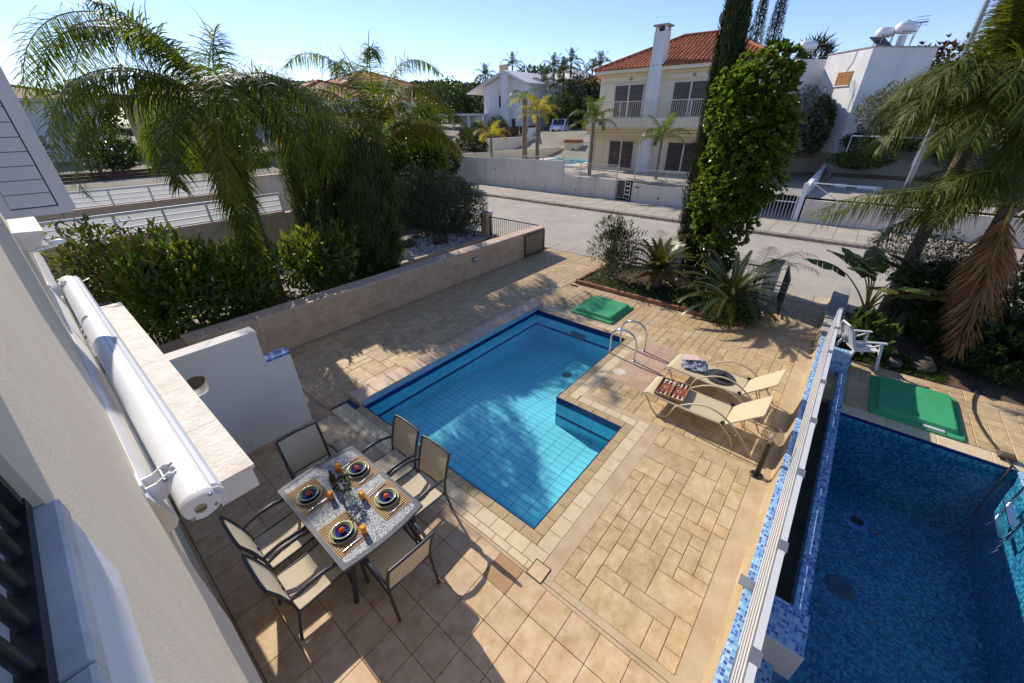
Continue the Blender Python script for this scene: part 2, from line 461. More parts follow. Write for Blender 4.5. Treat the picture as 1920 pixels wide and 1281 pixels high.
leafmat('dark_leaf', (0.085, 0.125, 0.028), (0.026, 0.046, 0.012), 0.4, 0.35, 0.4)
leafmat('far_leaf', (0.06, 0.078, 0.028), (0.028, 0.038, 0.015), 0.25, 0.6, 0.2)
leafmat('red_leaf', (0.13, 0.08, 0.055), (0.07, 0.045, 0.03), 0.2, 0.6, 0.2)
leafmat('ground_leaf', (0.10, 0.15, 0.025), (0.03, 0.055, 0.012), 0.3, 0.4, 0.3)

# ------------------------------------------------------------------ builders
def props(o, label=None, cat=None, group=None, kind=None):
    if label: o['label'] = label
    if cat: o['category'] = cat
    if group: o['group'] = group
    if kind: o['kind'] = kind
    return o

def thing(name, label, cat, loc=(0, 0, 0), rz=0.0, group=None):
    o = bpy.data.objects.new(name, None)
    o.empty_display_size = 0.1
    C.objects.link(o)
    o.location = loc
    o.rotation_euler = (0, 0, rz)
    return props(o, label, cat, group)

def worldloc(o):
    v = Vector((0, 0, 0))
    while o is not None:
        v += Vector(o.location)
        o = o.parent
    return v

class MB:
    """collects simple solids and links them as one mesh object"""
    def __init__(s):
        s.v = []
        s.f = []
        s.sm = []
    def add(s, vs, fs, smooth=False):
        n = len(s.v)
        s.v += [tuple(p) for p in vs]
        s.f += [tuple(i + n for i in f) for f in fs]
        s.sm += [smooth] * len(fs)
        return s
    def box(s, a, b, bev=0.0):
        x0, y0, z0 = [min(p, q) for p, q in zip(a, b)]
        x1, y1, z1 = [max(p, q) for p, q in zip(a, b)]
        if bev <= 0:
            vs = [(x0, y0, z0), (x1, y0, z0), (x1, y1, z0), (x0, y1, z0), (x0, y0, z1), (x1, y0, z1), (x1, y1, z1), (x0, y1, z1)]
            return s.add(vs, [(3, 2, 1, 0), (4, 5, 6, 7), (0, 1, 5, 4), (1, 2, 6, 5), (2, 3, 7, 6), (3, 0, 4, 7)])
        c = bev
        vs = [(x0, y0, z0), (x1, y0, z0), (x1, y1, z0), (x0, y1, z0),
              (x0, y0, z1 - c), (x1, y0, z1 - c), (x1, y1, z1 - c), (x0, y1, z1 - c),
              (x0 + c, y0 + c, z1), (x1 - c, y0 + c, z1), (x1 - c, y1 - c, z1), (x0 + c, y1 - c, z1)]
        fs = [(3, 2, 1, 0), (8, 9, 10, 11)]
        for i in range(4):
            j = (i + 1) % 4
            fs += [(i, j, 4 + j, 4 + i), (4 + i, 4 + j, 8 + j, 8 + i)]
        return s.add(vs, fs)
    def obox(s, p, q, wid, hgt, up=(0, 0, 1)):
        """bar of rectangular section from p to q"""
        p = Vector(p); q = Vector(q); d = (q - p).normalized()
        u = Vector(up)
        sd = d.cross(u)
        if sd.length < 1e-4:
            sd = d.cross(Vector((1, 0, 0)))
        sd.normalize()
        u = sd.cross(d)
        vs = []
        for e in (p, q):
            for a, b in ((-1, -1), (1, -1), (1, 1), (-1, 1)):
                vs.append(e + sd * a * wid / 2 + u * b * hgt / 2)
        return s.add(vs, [(3, 2, 1, 0), (4, 5, 6, 7), (0, 1, 5, 4), (1, 2, 6, 5), (2, 3, 7, 6), (3, 0, 4, 7)])
    def tube(s, pts, r, n=8, cap=True):
        pts = [Vector(p) for p in pts]
        rs = r if isinstance(r, (list, tuple)) else [r] * len(pts)
        rings = []
        prev = None
        for i, p in enumerate(pts):
            d = (pts[min(i + 1, len(pts) - 1)] - pts[max(i - 1, 0)]).normalized()
            if prev is None:
                a = d.cross(Vector((0, 0, 1)))
                if a.length < 1e-3:
                    a = d.cross(Vector((1, 0, 0)))
            else:
                a = prev - d * prev.dot(d)
            a.normalize()
            prev = a
            b = d.cross(a)
            rings.append([p + (a * math.cos(2 * PI * k / n) + b * math.sin(2 * PI * k / n)) * rs[i] for k in range(n)])
        vs = [v for ring in rings for v in ring]
        fs = []
        for i in range(len(pts) - 1):
            for k in range(n):
                l = (k + 1) % n
                fs.append((i * n + k, i * n + l, (i + 1) * n + l, (i + 1) * n + k))
        s.add(vs, fs, True)
        if cap:
            s.add(rings[0], [tuple(range(n))[::-1]])
            s.add(rings[-1], [tuple(range(n))])
        return s
    def lathe(s, prof, c=(0, 0, 0), n=20, smooth=True):
        """profile (radius, z) spun about a vertical axis at c"""
        vs = []
        for r, z in prof:
            for k in range(n):
                vs.append((c[0] + r * math.cos(2 * PI * k / n), c[1] + r * math.sin(2 * PI * k / n), c[2] + z))
        fs = []
        for i in range(len(prof) - 1):
            for k in range(n):
                l = (k + 1) % n
                fs.append((i * n + k, i * n + l, (i + 1) * n + l, (i + 1) * n + k))
        return s.add(vs, fs, smooth)
    def prism(s, poly, axis, a, b):
        """polygon (2D) pushed along an axis from a to b"""
        n = len(poly)
        def mk(p, t):
            if axis == 'x': return (t, p[0], p[1])
            if axis == 'y': return (p[0], t, p[1])
            return (p[0], p[1], t)
        vs = [mk(p, a) for p in poly] + [mk(p, b) for p in poly]
        fs = [tuple(range(n))[::-1], tuple(range(n, 2 * n))]
        for i in range(n):
            j = (i + 1) % n
            fs.append((i, j, n + j, n + i))
        return s.add(vs, fs)
    def quad(s, a, b, c, d):
        return s.add([a, b, c, d], [(0, 1, 2, 3)])
    def sphere(s, c, r, n=14, m=8, sq=(1, 1, 1)):
        prof = []
        vs = []
        fs = []
        for i in range(m + 1):
            th = PI * i / m
            for k in range(n):
                ph = 2 * PI * k / n
                vs.append((c[0] + r * sq[0] * math.sin(th) * math.cos(ph), c[1] + r * sq[1] * math.sin(th) * math.sin(ph), c[2] - r * sq[2] * math.cos(th)))
        for i in range(m):
            for k in range(n):
                l = (k + 1) % n
                fs.append((i * n + k, i * n + l, (i + 1) * n + l, (i + 1) * n + k))
        return s.add(vs, fs, True)
    def mesh(s, name, m=None, off=(0, 0, 0)):
        me = bpy.data.meshes.new(name)
        me.from_pydata([(p[0] - off[0], p[1] - off[1], p[2] - off[2]) for p in s.v], [], s.f)
        if any(s.sm):
            me.polygons.foreach_set('use_smooth', s.sm)
        if m is not None:
            me.materials.append(M[m] if isinstance(m, str) else m)
        me.update()
        return me
    def build(s, name, m, parent=None, kind=None, label=None, cat=None, group=None, local=False):
        off = (0, 0, 0)
        if parent is not None and not local:
            off = worldloc(parent)
        me = s.mesh(name, m, off)
        o = bpy.data.objects.new(name, me)
        C.objects.link(o)
        if parent is not None:
            o.parent = parent
        elif not local and label and s.v:
            # a one mesh thing keeps its origin at its base
            xs = [p[0] for p in s.v]; ys = [p[1] for p in s.v]; zs = [p[2] for p in s.v]
            c = Vector(((min(xs) + max(xs)) / 2, (min(ys) + max(ys)) / 2, min(zs)))
            me.transform(Matrix.Translation(-c))
            o.location = c
        return props(o, label, cat, group, kind)

def place(name, me, parent, loc, rz=0.0, kind=None):
    o = bpy.data.objects.new(name, me)
    C.objects.link(o)
    o.parent = parent
    o.location = Vector(loc) - worldloc(parent)
    o.rotation_euler = (0, 0, rz)
    if kind: o['kind'] = kind
    return o

def kids(o):
    return [c for c in bpy.data.objects if c.parent == o]

def copy_tree(o, loc=None, rz=None, label=None, parent=None):
    c = o.copy()
    C.objects.link(c)
    if parent is not None:
        c.parent = parent
    if loc is not None: c.location = loc
    if rz is not None: c.rotation_euler = (0, 0, rz)
    if label: c['label'] = label
    for ch in kids(o):
        if ch.name != c.name:
            copy_tree(ch, parent=c)
    return c

def npmesh(name, verts, faces, m, smooth=False):
    """fast mesh from arrays; faces is (n,3) or (n,4)"""
    me = bpy.data.meshes.new(name)
    verts = np.asarray(verts, np.float32)
    faces = np.asarray(faces, np.int32)
    k = faces.shape[1]
    me.vertices.add(len(verts))
    me.vertices.foreach_set('co', verts.ravel())
    me.loops.add(faces.size)
    me.loops.foreach_set('vertex_index', faces.ravel())
    me.polygons.add(len(faces))
    me.polygons.foreach_set('loop_start', np.arange(0, faces.size, k, dtype=np.int32))
    me.polygons.foreach_set('loop_total', np.full(len(faces), k, np.int32))
    if smooth:
        me.polygons.foreach_set('use_smooth', np.ones(len(faces), bool))
    me.materials.append(M[m])
    me.update(calc_edges=True)
    return me

def leaf_cards(P, D, Nn, length, width, rng, fold=0.25):
    """one folded pointed leaf per point: P base, D direction, Nn rough normal"""
    n = len(P)
    D = D / np.linalg.norm(D, axis=1)[:, None]
    Sd = np.cross(D, Nn)
    Sd /= (np.linalg.norm(Sd, axis=1)[:, None] + 1e-6)
    Up = np.cross(Sd, D)
    l = np.asarray(length).reshape(-1, 1) * np.ones((n, 1))
    wd = np.asarray(width).reshape(-1, 1) * np.ones((n, 1))
    mid = P + D * l * 0.45
    a = P
    b = mid + Sd * wd * 0.5 + Up * wd * fold
    c = P + D * l - Up * l * 0.08
    d = mid - Sd * wd * 0.5 + Up * wd * fold
    V = np.stack([a, b, c, d], 1).reshape(-1, 3)
    i = np.arange(n)[:, None] * 4
    F = np.concatenate([i + np.array([[0, 1, 2]]), i + np.array([[0, 2, 3]])], 0)
    return V, F

def rdir(rng, n):
    v = rng.normal(size=(n, 3))
    return v / np.linalg.norm(v, axis=1)[:, None]

def ell_points(rng, n, c, rad, shell=0.55, lump=0.25, nl=9, flatbottom=0.0):
    """points through a lumpy ellipsoid, denser towards its skin"""
    d = rdir(rng, n)
    ld = rdir(rng, nl)
    dots = d @ ld.T
    amp = 1 + lump * (np.clip(dots, 0.6, 1).max(1) - 0.8) * 5 * 0.5
    r = (shell + (1 - shell) * rng.random(n) ** 0.6) * amp
    p = d * r[:, None] * np.array(rad) + np.array(c)
    return p, d

def shrub(name, label, cat, base, blobs, nleaf, leaf, m, seed, up=0.35, out=0.7, stems=None, stem_m='bark', group=None,
          shell=0.55, lump=0.3, tips=None, cname='crown', fold=0.25, clus=0):
    """blobs: list of (dx,dy,z,rx,ry,rz); crown of leaf sized faces with gaps, stems as a part"""
    rng = np.random.default_rng(seed)
    t = thing(name, label, cat, base, 0, group)
    vol = np.array([b[3] * b[4] * b[5] for b in blobs]) ** (2 / 3)
    vol = vol / vol.sum()
    Ps, Ds = [], []
    for b, f in zip(blobs, vol):
        n = max(20, int(nleaf * f))
        if clus:
            pc, dc = ell_points(rng, max(4, n // clus), b[:3], b[3:], shell, lump)
            p = np.repeat(pc, clus, 0)
            d = np.repeat(dc, clus, 0)
        else:
            p, d = ell_points(rng, n, b[:3], b[3:], shell, lump)
        Ps.append(p); Ds.append(d)
    P = np.concatenate(Ps); D0 = np.concatenate(Ds)
    keep = P[:, 2] > 0.03
    P = P[keep]; D0 = D0[keep]
    n = len(P)
    D = D0 * out + rdir(rng, n) * 0.75 + np.array([0, 0, up])
    Nn = D0 * 0.6 + np.array([0, 0, 0.8]) + rdir(rng, n) * 0.4
    ln = leaf[0] * (0.7 + 0.6 * rng.random(n))
    V, F = leaf_cards(P, D, Nn, ln, ln * leaf[1], rng, fold)
    o = bpy.data.objects.new(cname, npmesh(cname, V, F, m))
    C.objects.link(o)
    o.parent = t
    if tips:
        nt_ = int(n * tips[1])
        top = np.argsort(-(D0[:, 2] + 0.3 * rng.random(n)))[:nt_ * 2]
        sel = rng.choice(top, min(nt_, len(top)), replace=False)
        V, F = leaf_cards(P[sel] + D0[sel] * leaf[0] * 0.5, D0[sel] * 0.5 + rdir(rng, len(sel)) * 0.5 + np.array([0, 0, 0.8]), Nn[sel], ln[sel] * 1.1, ln[sel] * leaf[1], rng)
        o = bpy.data.objects.new('young_leaves', npmesh('young_leaves', V, F, tips[0]))
        C.objects.link(o)
        o.parent = t
    if stems:
        mb = MB()
        rr = random.Random(seed)
        for k in range(stems[0]):
            b = blobs[k % len(blobs)]
            a = rr.random() * 6.28
            sx = stems[2] * math.cos(a); sy = stems[2] * math.sin(a)
            tx = b[0] + b[3] * 0.45 * rr.uniform(-1, 1); ty = b[1] + b[4] * 0.45 * rr.uniform(-1, 1)
            tz = b[2] + b[5] * 0.3
            pts = [(sx, sy, -0.03), (sx * 0.6 + tx * 0.3, sy * 0.6 + ty * 0.3, tz * 0.4), (tx * 0.8, ty * 0.8, tz * 0.75), (tx, ty, tz)]
            mb.tube(pts, [stems[1], stems[1] * 0.8, stems[1] * 0.55, stems[1] * 0.25], 6)
        mb.build('stem', stem_m, t, local=True)
    return t

# ---- palm fronds -----------------------------------------------------
def frond_data(L, nl, leaf, seed, el0, bend, droop=1.0, plum=0.5, tip=0.35, wid=0.028, bare=0.14, nseg=3, side=0.0, fwd=0.55, power=1.3):
    """feather leaf along +X: rachis points and leaflet strips (each hanging by its own weight)"""
    rng = np.random.default_rng(seed)
    K = 22
    pts = [np.zeros(3)]
    tang = []
    for i in range(K):
        t = (i + 0.5) / K
        e = R(el0) - R(bend) * t ** power
        a = side * t * t
        d = np.array([math.cos(e) * math.cos(a), math.cos(e) * math.sin(a), math.sin(e)])
        tang.append(d)
        pts.append(pts[-1] + d * L / K)
    pts = np.array(pts); tang = np.array(tang + [tang[-1]])
    V, F = [], []
    nv = 0
    ts = np.linspace(bare, 0.99, nl)
    for t in ts:
        x = t * K
        i = int(x); f = x - i
        p = pts[i] * (1 - f) + pts[min(i + 1, K)] * f
        d = tang[min(i, K)]
        sd = np.cross(d, [0, 0, 1.0])
        ns = np.linalg.norm(sd)
        sd = sd / ns if ns > 0.05 else np.array([0, 1.0, 0])
        up = np.cross(sd, d)
        prof = min(1, (t - bare) / 0.15 + 0.45) * (1 - 0.62 * max(0, (t - 0.6) / 0.4))
        for s in (-1, 1):
            ll = leaf * prof * rng.uniform(0.8, 1.15)
            pl = rng.normal() * plum
            dd = sd * s * math.cos(pl) + up * math.sin(pl) + d * (fwd + tip * t)
            dd /= np.linalg.norm(dd)
            q = p.copy()
            w0 = wid * rng.uniform(0.8, 1.2)
            wv = np.cross(dd, up)
            wv = wv / (np.linalg.norm(wv) + 1e-6)
            row = []
            dr = droop * rng.uniform(0.6, 1.3)
            for k in range(nseg + 1):
                u = k / nseg
                ww = w0 * (1 - u ** 1.5) * (0.6 if k == 0 else 1.0)
                row += [q + wv * ww / 2, q - wv * ww / 2] if k < nseg else [q]
                dd = dd + np.array([0, 0, -1.0]) * dr / nseg * (0.5 + u)
                dd /= np.linalg.norm(dd)
                q = q + dd * ll / nseg
            m0 = len(row)
            V += row
            for k in range(nseg - 1):
                a = nv + 2 * k
                F += [(a, a + 1, a + 3), (a, a + 3, a + 2)]
            a = nv + 2 * (nseg - 1)
            F += [(a, a + 1, a + 2)]
            nv += m0
    return pts, np.array(V), np.array(F)

def frond_mesh(name, m, L, nl, leaf, seed, el0, bend, rm='rachis', rr=0.022, **kw):
    pts, V, F = frond_data(L, nl, leaf, seed, el0, bend, **kw)
    me = npmesh(name, V, F, m)
    mb = MB().tube([tuple(p) for p in pts], [rr * (1 - 0.85 * i / (len(pts) - 1)) for i in range(len(pts))], 5)
    return me, mb.mesh(name + '_rib', rm)

def palm(label, cat, base, hub_z, fronds, trunk_r=(0.14, 0.1), group=None, name='palm_tree', lean=(0, 0), leafm='palm_leaf', tm='palm_bark', shaft=None, variants=None):
    """fronds: list of (azimuth deg, variant index); every frond is a part with its rib below it"""
    t = thing(name, label, cat, base, 0, group)
    H = hub_z - base[2]
    K = 9
    pts = [(lean[0] * (i / K) ** 1.4, lean[1] * (i / K) ** 1.4, H * i / K - 0.02) for i in range(K + 1)]
    rs = [trunk_r[0] * (1.12 if i == 0 else 1) * (1 - i / K) + trunk_r[1] * (i / K) + 0.008 * (i % 2) for i in range(K + 1)]
    MB().tube(pts, rs, 10).build('trunk', tm, t, local=True)
    if shaft:
        MB().tube([(lean[0], lean[1], H - shaft), (lean[0], lean[1], H - shaft * 0.4), (lean[0], lean[1], H + 0.15)], [trunk_r[1] * 1.05, trunk_r[1] * 1.25, trunk_r[1] * 0.6], 10).build('crown_shaft', 'rachis', t, local=True)
    rr = random.Random(int(abs(base[0] * 131 + base[1] * 17)) + 5)
    for az, vi in fronds:
        me, rb = variants[vi]
        o = bpy.data.objects.new('frond', me)
        C.objects.link(o)
        o.parent = t
        o.location = (lean[0] + 0.05 * math.cos(R(az)), lean[1] + 0.05 * math.sin(R(az)), H + rr.uniform(-0.12, 0.1))
        o.rotation_euler = (rr.uniform(-0.12, 0.12), 0, R(az))
        q = bpy.data.objects.new('rib', rb)
        C.objects.link(q)
        q.parent = o
    return t

# =====================================================================  SETTING
def sheet(name, x0, x1, y0, y1, z, m, kind='structure', parent=None):
    mb = MB()
    mb.quad((x0, y0, z), (x1, y0, z), (x1, y1, z), (x0, y1, z))
    return mb.build(name, m, parent, kind)

def ramp(v, a, b):
    t = max(0.0, min(1.0, (v - a) / (b - a)))
    return t * t * (3 - 2 * t)

def tsheet(name, xs, ys, fz, m):
    V = [(x, y, fz(x, y)) for y in ys for x in xs]
    nx = len(xs)
    F = [(j * nx + i, j * nx + i + 1, (j + 1) * nx + i + 1, (j + 1) * nx + i) for j in range(len(ys) - 1) for i in range(nx - 1)]
    mb = MB()
    mb.add(V, F, True)
    return mb.build(name, m, None, 'structure')

def holed_sheet(name, rect, hole, z, m, parent=None):
    x0, x1, y0, y1 = rect
    a0, a1, b0, b1 = hole
    mb = MB()
    for q in ((x0, x1, y0, b0), (x0, x1, b1, y1), (x0, a0, b0, b1), (a1, x1, b0, b1)):
        mb.quad((q[0], q[2], z), (q[1], q[2], z), (q[1], q[3], z), (q[0], q[3], z))
    return mb.build(name, m, parent, 'structure')

# the ground reaches the horizon; the plots, road and hill stand on it
holed_sheet('ground', (-4000, 4000, -4000, 4000), (-9, 6, -11, 4.5), -0.4, 'dry_ground')

def h_up(x, y):
    """land across the street: level plots, then rising"""
    r = math.hypot(x, max(0, y))
    base = 1.13 + 2.1 * ramp(x, 33, 43) + 0.9 * ramp(x, 43, 60)
    if y < 0.5 and x < 33:
        base = max(0.95, 0.9 + 2.6 * ramp(x, 27.3, 28.2) * ramp(-y, -0.5, 0.3))
    far = (9.5 * ramp(r, 75, 150) + 4 * ramp(r, 150, 420)) * ramp(math.atan2(y, x), -0.2, 0.5)
    return base + far + 0.35 * math.sin(x * 0.11) * math.sin(y * 0.09) * ramp(r, 50, 80) * 2
def geo_axis(a, b, near, far_step):
    out = [a]
    st = near
    while out[-1] < b:
        out.append(min(b, out[-1] + st))
        st *= far_step
    return out
ux = geo_axis(22.02, 700, 1.0, 1.06)
uy = [-v for v in geo_axis(0.5, 260, 2.0, 1.12)[1:]][::-1] + geo_axis(-0.5, 600, 1.0, 1.05)
tsheet('hillside', ux, uy, h_up, 'dry_ground')
def h_side(x, y):
    r = math.hypot(x, y)
    return -0.02 + 2.0 * ramp(y, 16, 27) + 0.9 * ramp(y, 30, 60) + (9.5 * ramp(r, 75, 150) + 4 * ramp(r, 150, 420)) * (1 - ramp(math.atan2(y, x), 1.15, 1.5))
tsheet('side_land', [-v for v in geo_axis(3, 400, 2, 1.2)][::-1] + list(np.arange(-1, 10.61, 0.725)), geo_axis(15.3, 600, 1.0, 1.07), h_side, 'dry_ground')

# road, kerbs, pavements
sheet('road', 11.12, 18.25, -70, 130, -0.10, 'asphalt')
pav = MB().box((18.43, -70, -0.3), (22.02, 130, -0.012)).build('far_pavement', 'kerb_stone', None, 'structure')
# large slabs on the far pavement, 0.8 m so that they read at this distance
slab = MB().box((0, 0, 0), (0.785, 0.785, 0.02), 0.006).mesh('paving_slab', 'pavement')
for iy in range(-6, 34):
    for ix in range(4):
        place('paving_slab', slab, pav, (18.62 + ix * 0.8, iy * 0.8, -0.014))
kb = MB().box((0, 0, 0), (0.17, 0.985, 0.155), 0.015).mesh('kerb_stone', 'kerb_stone')
fk = MB().box((18.25, -70, -0.3), (18.43, 130, -0.12)).build('far_kerb', 'kerb_stone', None, 'structure')
for i in range(-6, 28):
    place('kerb_stone', kb, fk, (18.255, i * 1.0, -0.13), random.Random(i).uniform(-0.008, 0.008))
np_ = MB().box((10.3, -3.2, -0.3), (11.12, 30, -0.016)).build('near_pavement', 'kerb_stone', None, 'structure')
for iy in range(-6, 20):
    for ix in range(1):
        m2 = slab
        place('paving_slab', m2, np_, (10.31, iy * 0.8 - 0.2, -0.018))
# dusty strip where the road meets the far kerb
rng0 = np.random.default_rng(4)
PP = np.stack([18.25 - np.abs(rng0.normal(size=900)) * 0.16, rng0.uniform(-4, 30, 900), np.full(900, -0.096)], 1)
V, F = leaf_cards(PP, rdir(rng0, 900) * [1, 1, 0.1], np.tile([[0, 0, 1.0]], (900, 1)), rng0.uniform(0.03, 0.09, 900), rng0.uniform(0.02, 0.05, 900), rng0)
o = bpy.data.objects.new('gutter_litter', npmesh('gutter_litter', V, F, 'palm_leaf_dry'))
C.objects.link(o)
props(o, 'dry leaves and dirt lying in the gutter of the far kerb', 'litter', None, 'stuff')

# ------------------------------------------------------------------ our terrace
TX0, TXE = -2.86, -0.46
P0 = 0.3308
def grid_tiles(parent, x0, n, y0, mrow, me, z, jit=0.0008, seed=1, skip=None):
    rr = random.Random(seed)
    for i in range(n):
        for j in range(mrow):
            x = x0 + i * P0; y = y0 + j * P0
            if skip and skip(x, y): continue
            place('tile', me, parent, (x, y, z + rr.uniform(-jit, jit)))
tf = MB().box((-3.4, -6.0, -0.38), (-0.465, 7.0, -0.022)).build('terrace_floor', 'grout', None, 'structure')
tile = MB().box((0.003, 0.003, -0.02), (P0 - 0.003, P0 - 0.003, 0.0), 0.0025).mesh('tile', 'terrace_tile')
grid_tiles(tf, -1.50 - 4 * P0, 7, 0.10 - 13 * P0, 25, tile, -0.0025)
MB().box((-2.86, -4.2, -0.02), (-2.83, 4.0, -0.002)).build('cut_tile', 'terrace_tile', tf)
# darker odd tile by the drain
mat('odd_tile', (0.44, 0.27, 0.135), (0.36, 0.21, 0.10), rough=0.5, scale=7, bump=0.1)
MB().box((-0.84, -0.235, -0.001), (-0.515, 0.095, 0.0035), 0.002).build('tile', 'odd_tile', tf)
MB().box((-0.508, -2.1, -0.02), (-0.468, 4.0, 0.0), 0.004).build('edge_strip', 'smooth_band', tf)

def ashlar(regions, cell, seed):
    """random rectangles of a stamped ashlar pattern filling axis aligned regions"""
    rr = random.Random(seed)
    out = []
    for (x0, x1, y0, y1) in regions:
        nx = max(1, round((x1 - x0) / cell)); ny = max(1, round((y1 - y0) / cell))
        cx = (x1 - x0) / nx; cy = (y1 - y0) / ny
        used = [[False] * ny for _ in range(nx)]
        for i in range(nx):
            for j in range(ny):
                if used[i][j]: continue
                opts = [(1, 2), (2, 1), (2, 2), (2, 3), (3, 2), (1, 2), (3, 1), (1, 3), (2, 1), (2, 4), (1, 1)]
                rr.shuffle(opts)
                for a, b in opts + [(1, 1)]:
                    if i + a <= nx and j + b <= ny and all(not used[i + p][j + q] for p in range(a) for q in range(b)):
                        for p in range(a):
                            for q in range(b):
                                used[i + p][j + q] = True
                        out.append((x0 + i * cx, y0 + j * cy, a * cx, b * cy))
                        break
    return out

ps = MB()
for q in ((-0.465, 7.4, -2.2, -0.465), (2.80, 7.4, -0.465, 1.0), (5.70, 7.4, 1.0, 7.0), (-0.465, 5.70, 4.26, 7.0), (7.4, 10.3, -2.2, -0.75), (7.4, 10.3, 4.2, 7.0)):
    ps.box((q[0], q[2], -0.36), (q[1], q[3], -0.010))
patio = ps.build('patio', 'stamped_joint', None, 'structure')
regs = [(-0.38, 2.75, -1.92, -0.56), (2.88, 7.5, -1.92, 0.86), (5.80, 7.5, 0.86, 3.9), (5.80, 10.25, 4.25, 6.9), (-0.40, 5.80, 4.36, 6.9), (7.6, 10.2, -2.1, -0.9)]
stones = ashlar(regs, 0.178, 5)
camp = (-2.58, -1.83)
stones.sort(key=lambda q: (q[0] + q[2] / 2 - camp[0]) ** 2 + (q[1] + q[3] / 2 - camp[1]) ** 2)
cache = {}
rs_ = random.Random(8)
far_ = MB()
for k, (x, y, a, b) in enumerate(stones):
    g = 0.003
    if k < 300:
        key = (round(a, 2), round(b, 2))
        if key not in cache:
            cache[key] = MB().box((g, g, -0.018), (a - g, b - g, 0.0), 0.006).mesh('paving_stone', 'stamped')
        place('paving_stone', cache[key], patio, (x, y, rs_.uniform(-0.0016, 0.0014)))
    else:
        far_.box((x + g, y + g, -0.018), (x + a - g, y + b - g, rs_.uniform(-0.0016, 0.0014)), 0.006)
far_.build('paving_stones', 'stamped', patio, 'stuff')
# smooth trowelled bands round the pool and along the walls
bd = MB()
for q in ((-0.462, 2.88, -0.56, -0.363), (2.752, 2.88, -0.362, 0.86), (2.752, 5.80, 0.861, 0.939), (5.612, 5.80, 0.94, 4.36), (-0.40, 5.61, 4.262, 4.36),
          (-0.46, 7.5, -2.14, -1.92), (7.5, 7.6, -2.1, 4.2), (-0.46, -0.38, -1.92, -0.56)):
    bd.box((q[0], q[1 + 1], -0.015), (q[1], q[3], -0.001))
bd.build('trowelled_band', 'smooth_band', patio)
# pinkish patch of tiles by the ladder
pt = MB().box((3.56, 0.12, -0.008), (5.48, 0.84, 0.0)).build('patch_bed', 'smooth_band', patio)
mat('pink_tile', (0.53, 0.36, 0.25), (0.43, 0.28, 0.19), rough=0.6, scale=5, rnd=0.08, bump=0.1)
pme = MB().box((0.004, 0.004, 0), (0.312, 0.352, 0.004), 0.0015).mesh('tile', 'pink_tile')
for i in range(6):
    for j in range(2):
        place('tile', pme, pt, (3.575 + i * 0.318, 0.125 + j * 0.358, 0.0))
# drain cover tile in its frame
dc = thing('drain_cover', 'small square tiled drain cover in a dark frame at the pool corner', 'drain', (-0.40, -0.37, 0))
f = MB()
for a, b in (((-0.505, -0.475), (-0.295, -0.468)), ((-0.505, -0.272), (-0.295, -0.265)), ((-0.505, -0.468), (-0.498, -0.272)), ((-0.302, -0.468), (-0.295, -0.272))):
    f.box((a[0], a[1], -0.004), (b[0], b[1], 0.006))
f.build('frame', 'black_metal', dc)
MB().box((-0.497, -0.467, -0.004), (-0.303, -0.273, 0.004), 0.002).build('cover_tile', 'terrace_tile', dc)

# ------------------------------------------------------------------ swimming pool
pool = thing('swimming_pool', 'bright turquoise tiled pool with navy bands and L shaped corner, nearest the dining table', 'swimming pool', (2.6, 1.9, 0))
PX1, PY1, NX, NY = 5.27, 3.88, 2.42, 1.30
def fz(x):
    return -0.62 - 0.32 * ramp(x, 2.0, 4.2)
sh = MB()     # concrete shell under the tiling
sh.prism([(0.0, -1.4), (PX1, -1.4), (PX1, fz(PX1) - 0.012), (4.2, fz(4.2) - 0.012), (3.6, fz(3.6) - 0.03), (3.1, fz(3.1) - 0.03), (2.6, fz(2.6) - 0.03), (2.0, fz(2.0) - 0.012), (0, fz(0) - 0.012)], 'y', 0.0, PY1)
sh.build('shell', 'pool_grout', pool)
wl = MB()
wl.box((-0.30, -0.30, -1.0), (-0.012, PY1 + 0.36, -0.03))
wl.box((-0.012, -0.30, -1.0), (2.75, -0.012, -0.03))
wl.box((NX + 0.012, -0.012, -1.4), (2.75, 1.0, -0.03))
wl.box((NX + 0.012, 1.0, -1.4), (PX1 + 0.3, NY - 0.012, -0.03))
wl.box((PX1 + 0.012, NY - 0.012, -1.4), (PX1 + 0.3, PY1 + 0.36, -0.03))
wl.box((-0.012, PY1 + 0.012, -1.4), (PX1 + 0.012, PY1 + 0.36, -0.03))
wl.build('pool_wall', 'pool_grout', pool)
# floor tiles 0.25 x 0.125, each on the slope of the floor
TL, TW = 0.2507, 0.1253
cells = []
nx_, ny_ = int(PX1 / TW) + 1, int(PY1 / TL) + 1
for i in range(nx_):
    for j in range(ny_):
        x = i * TW; y = j * TL
        if x + TW > PX1 + 0.02 or y + TL > PY1 + 0.15: continue
        if x >= NX - 0.03 and y + TL < NY + 0.02: continue
        cells.append((x, y))
cells.sort(key=lambda q: (q[0] - camp[0]) ** 2 + (q[1] - camp[1]) ** 2)
tme = MB().box((0.004, 0.004, -0.011), (TW - 0.004, TL - 0.004, 0.0)).mesh('tile', 'pool_tile')
rest = MB()
for k, (x, y) in enumerate(cells):
    z = fz(x + TW / 2)
    if k < 300 and not (x > 1.95):
        place('tile', tme, pool, (x, y, z))
    else:
        y1 = min(y + TL - 0.003, PY1)
        za, zb = fz(x + 0.003), fz(x + TW - 0.003)
        rest.add([(x + 0.003, y + 0.003, za), (x + TW - 0.003, y + 0.003, zb), (x + TW - 0.003, y1, zb), (x + 0.003, y1, za)], [(0, 1, 2, 3)])
rest.build('floor_tiles', 'pool_tile', pool, 'stuff')
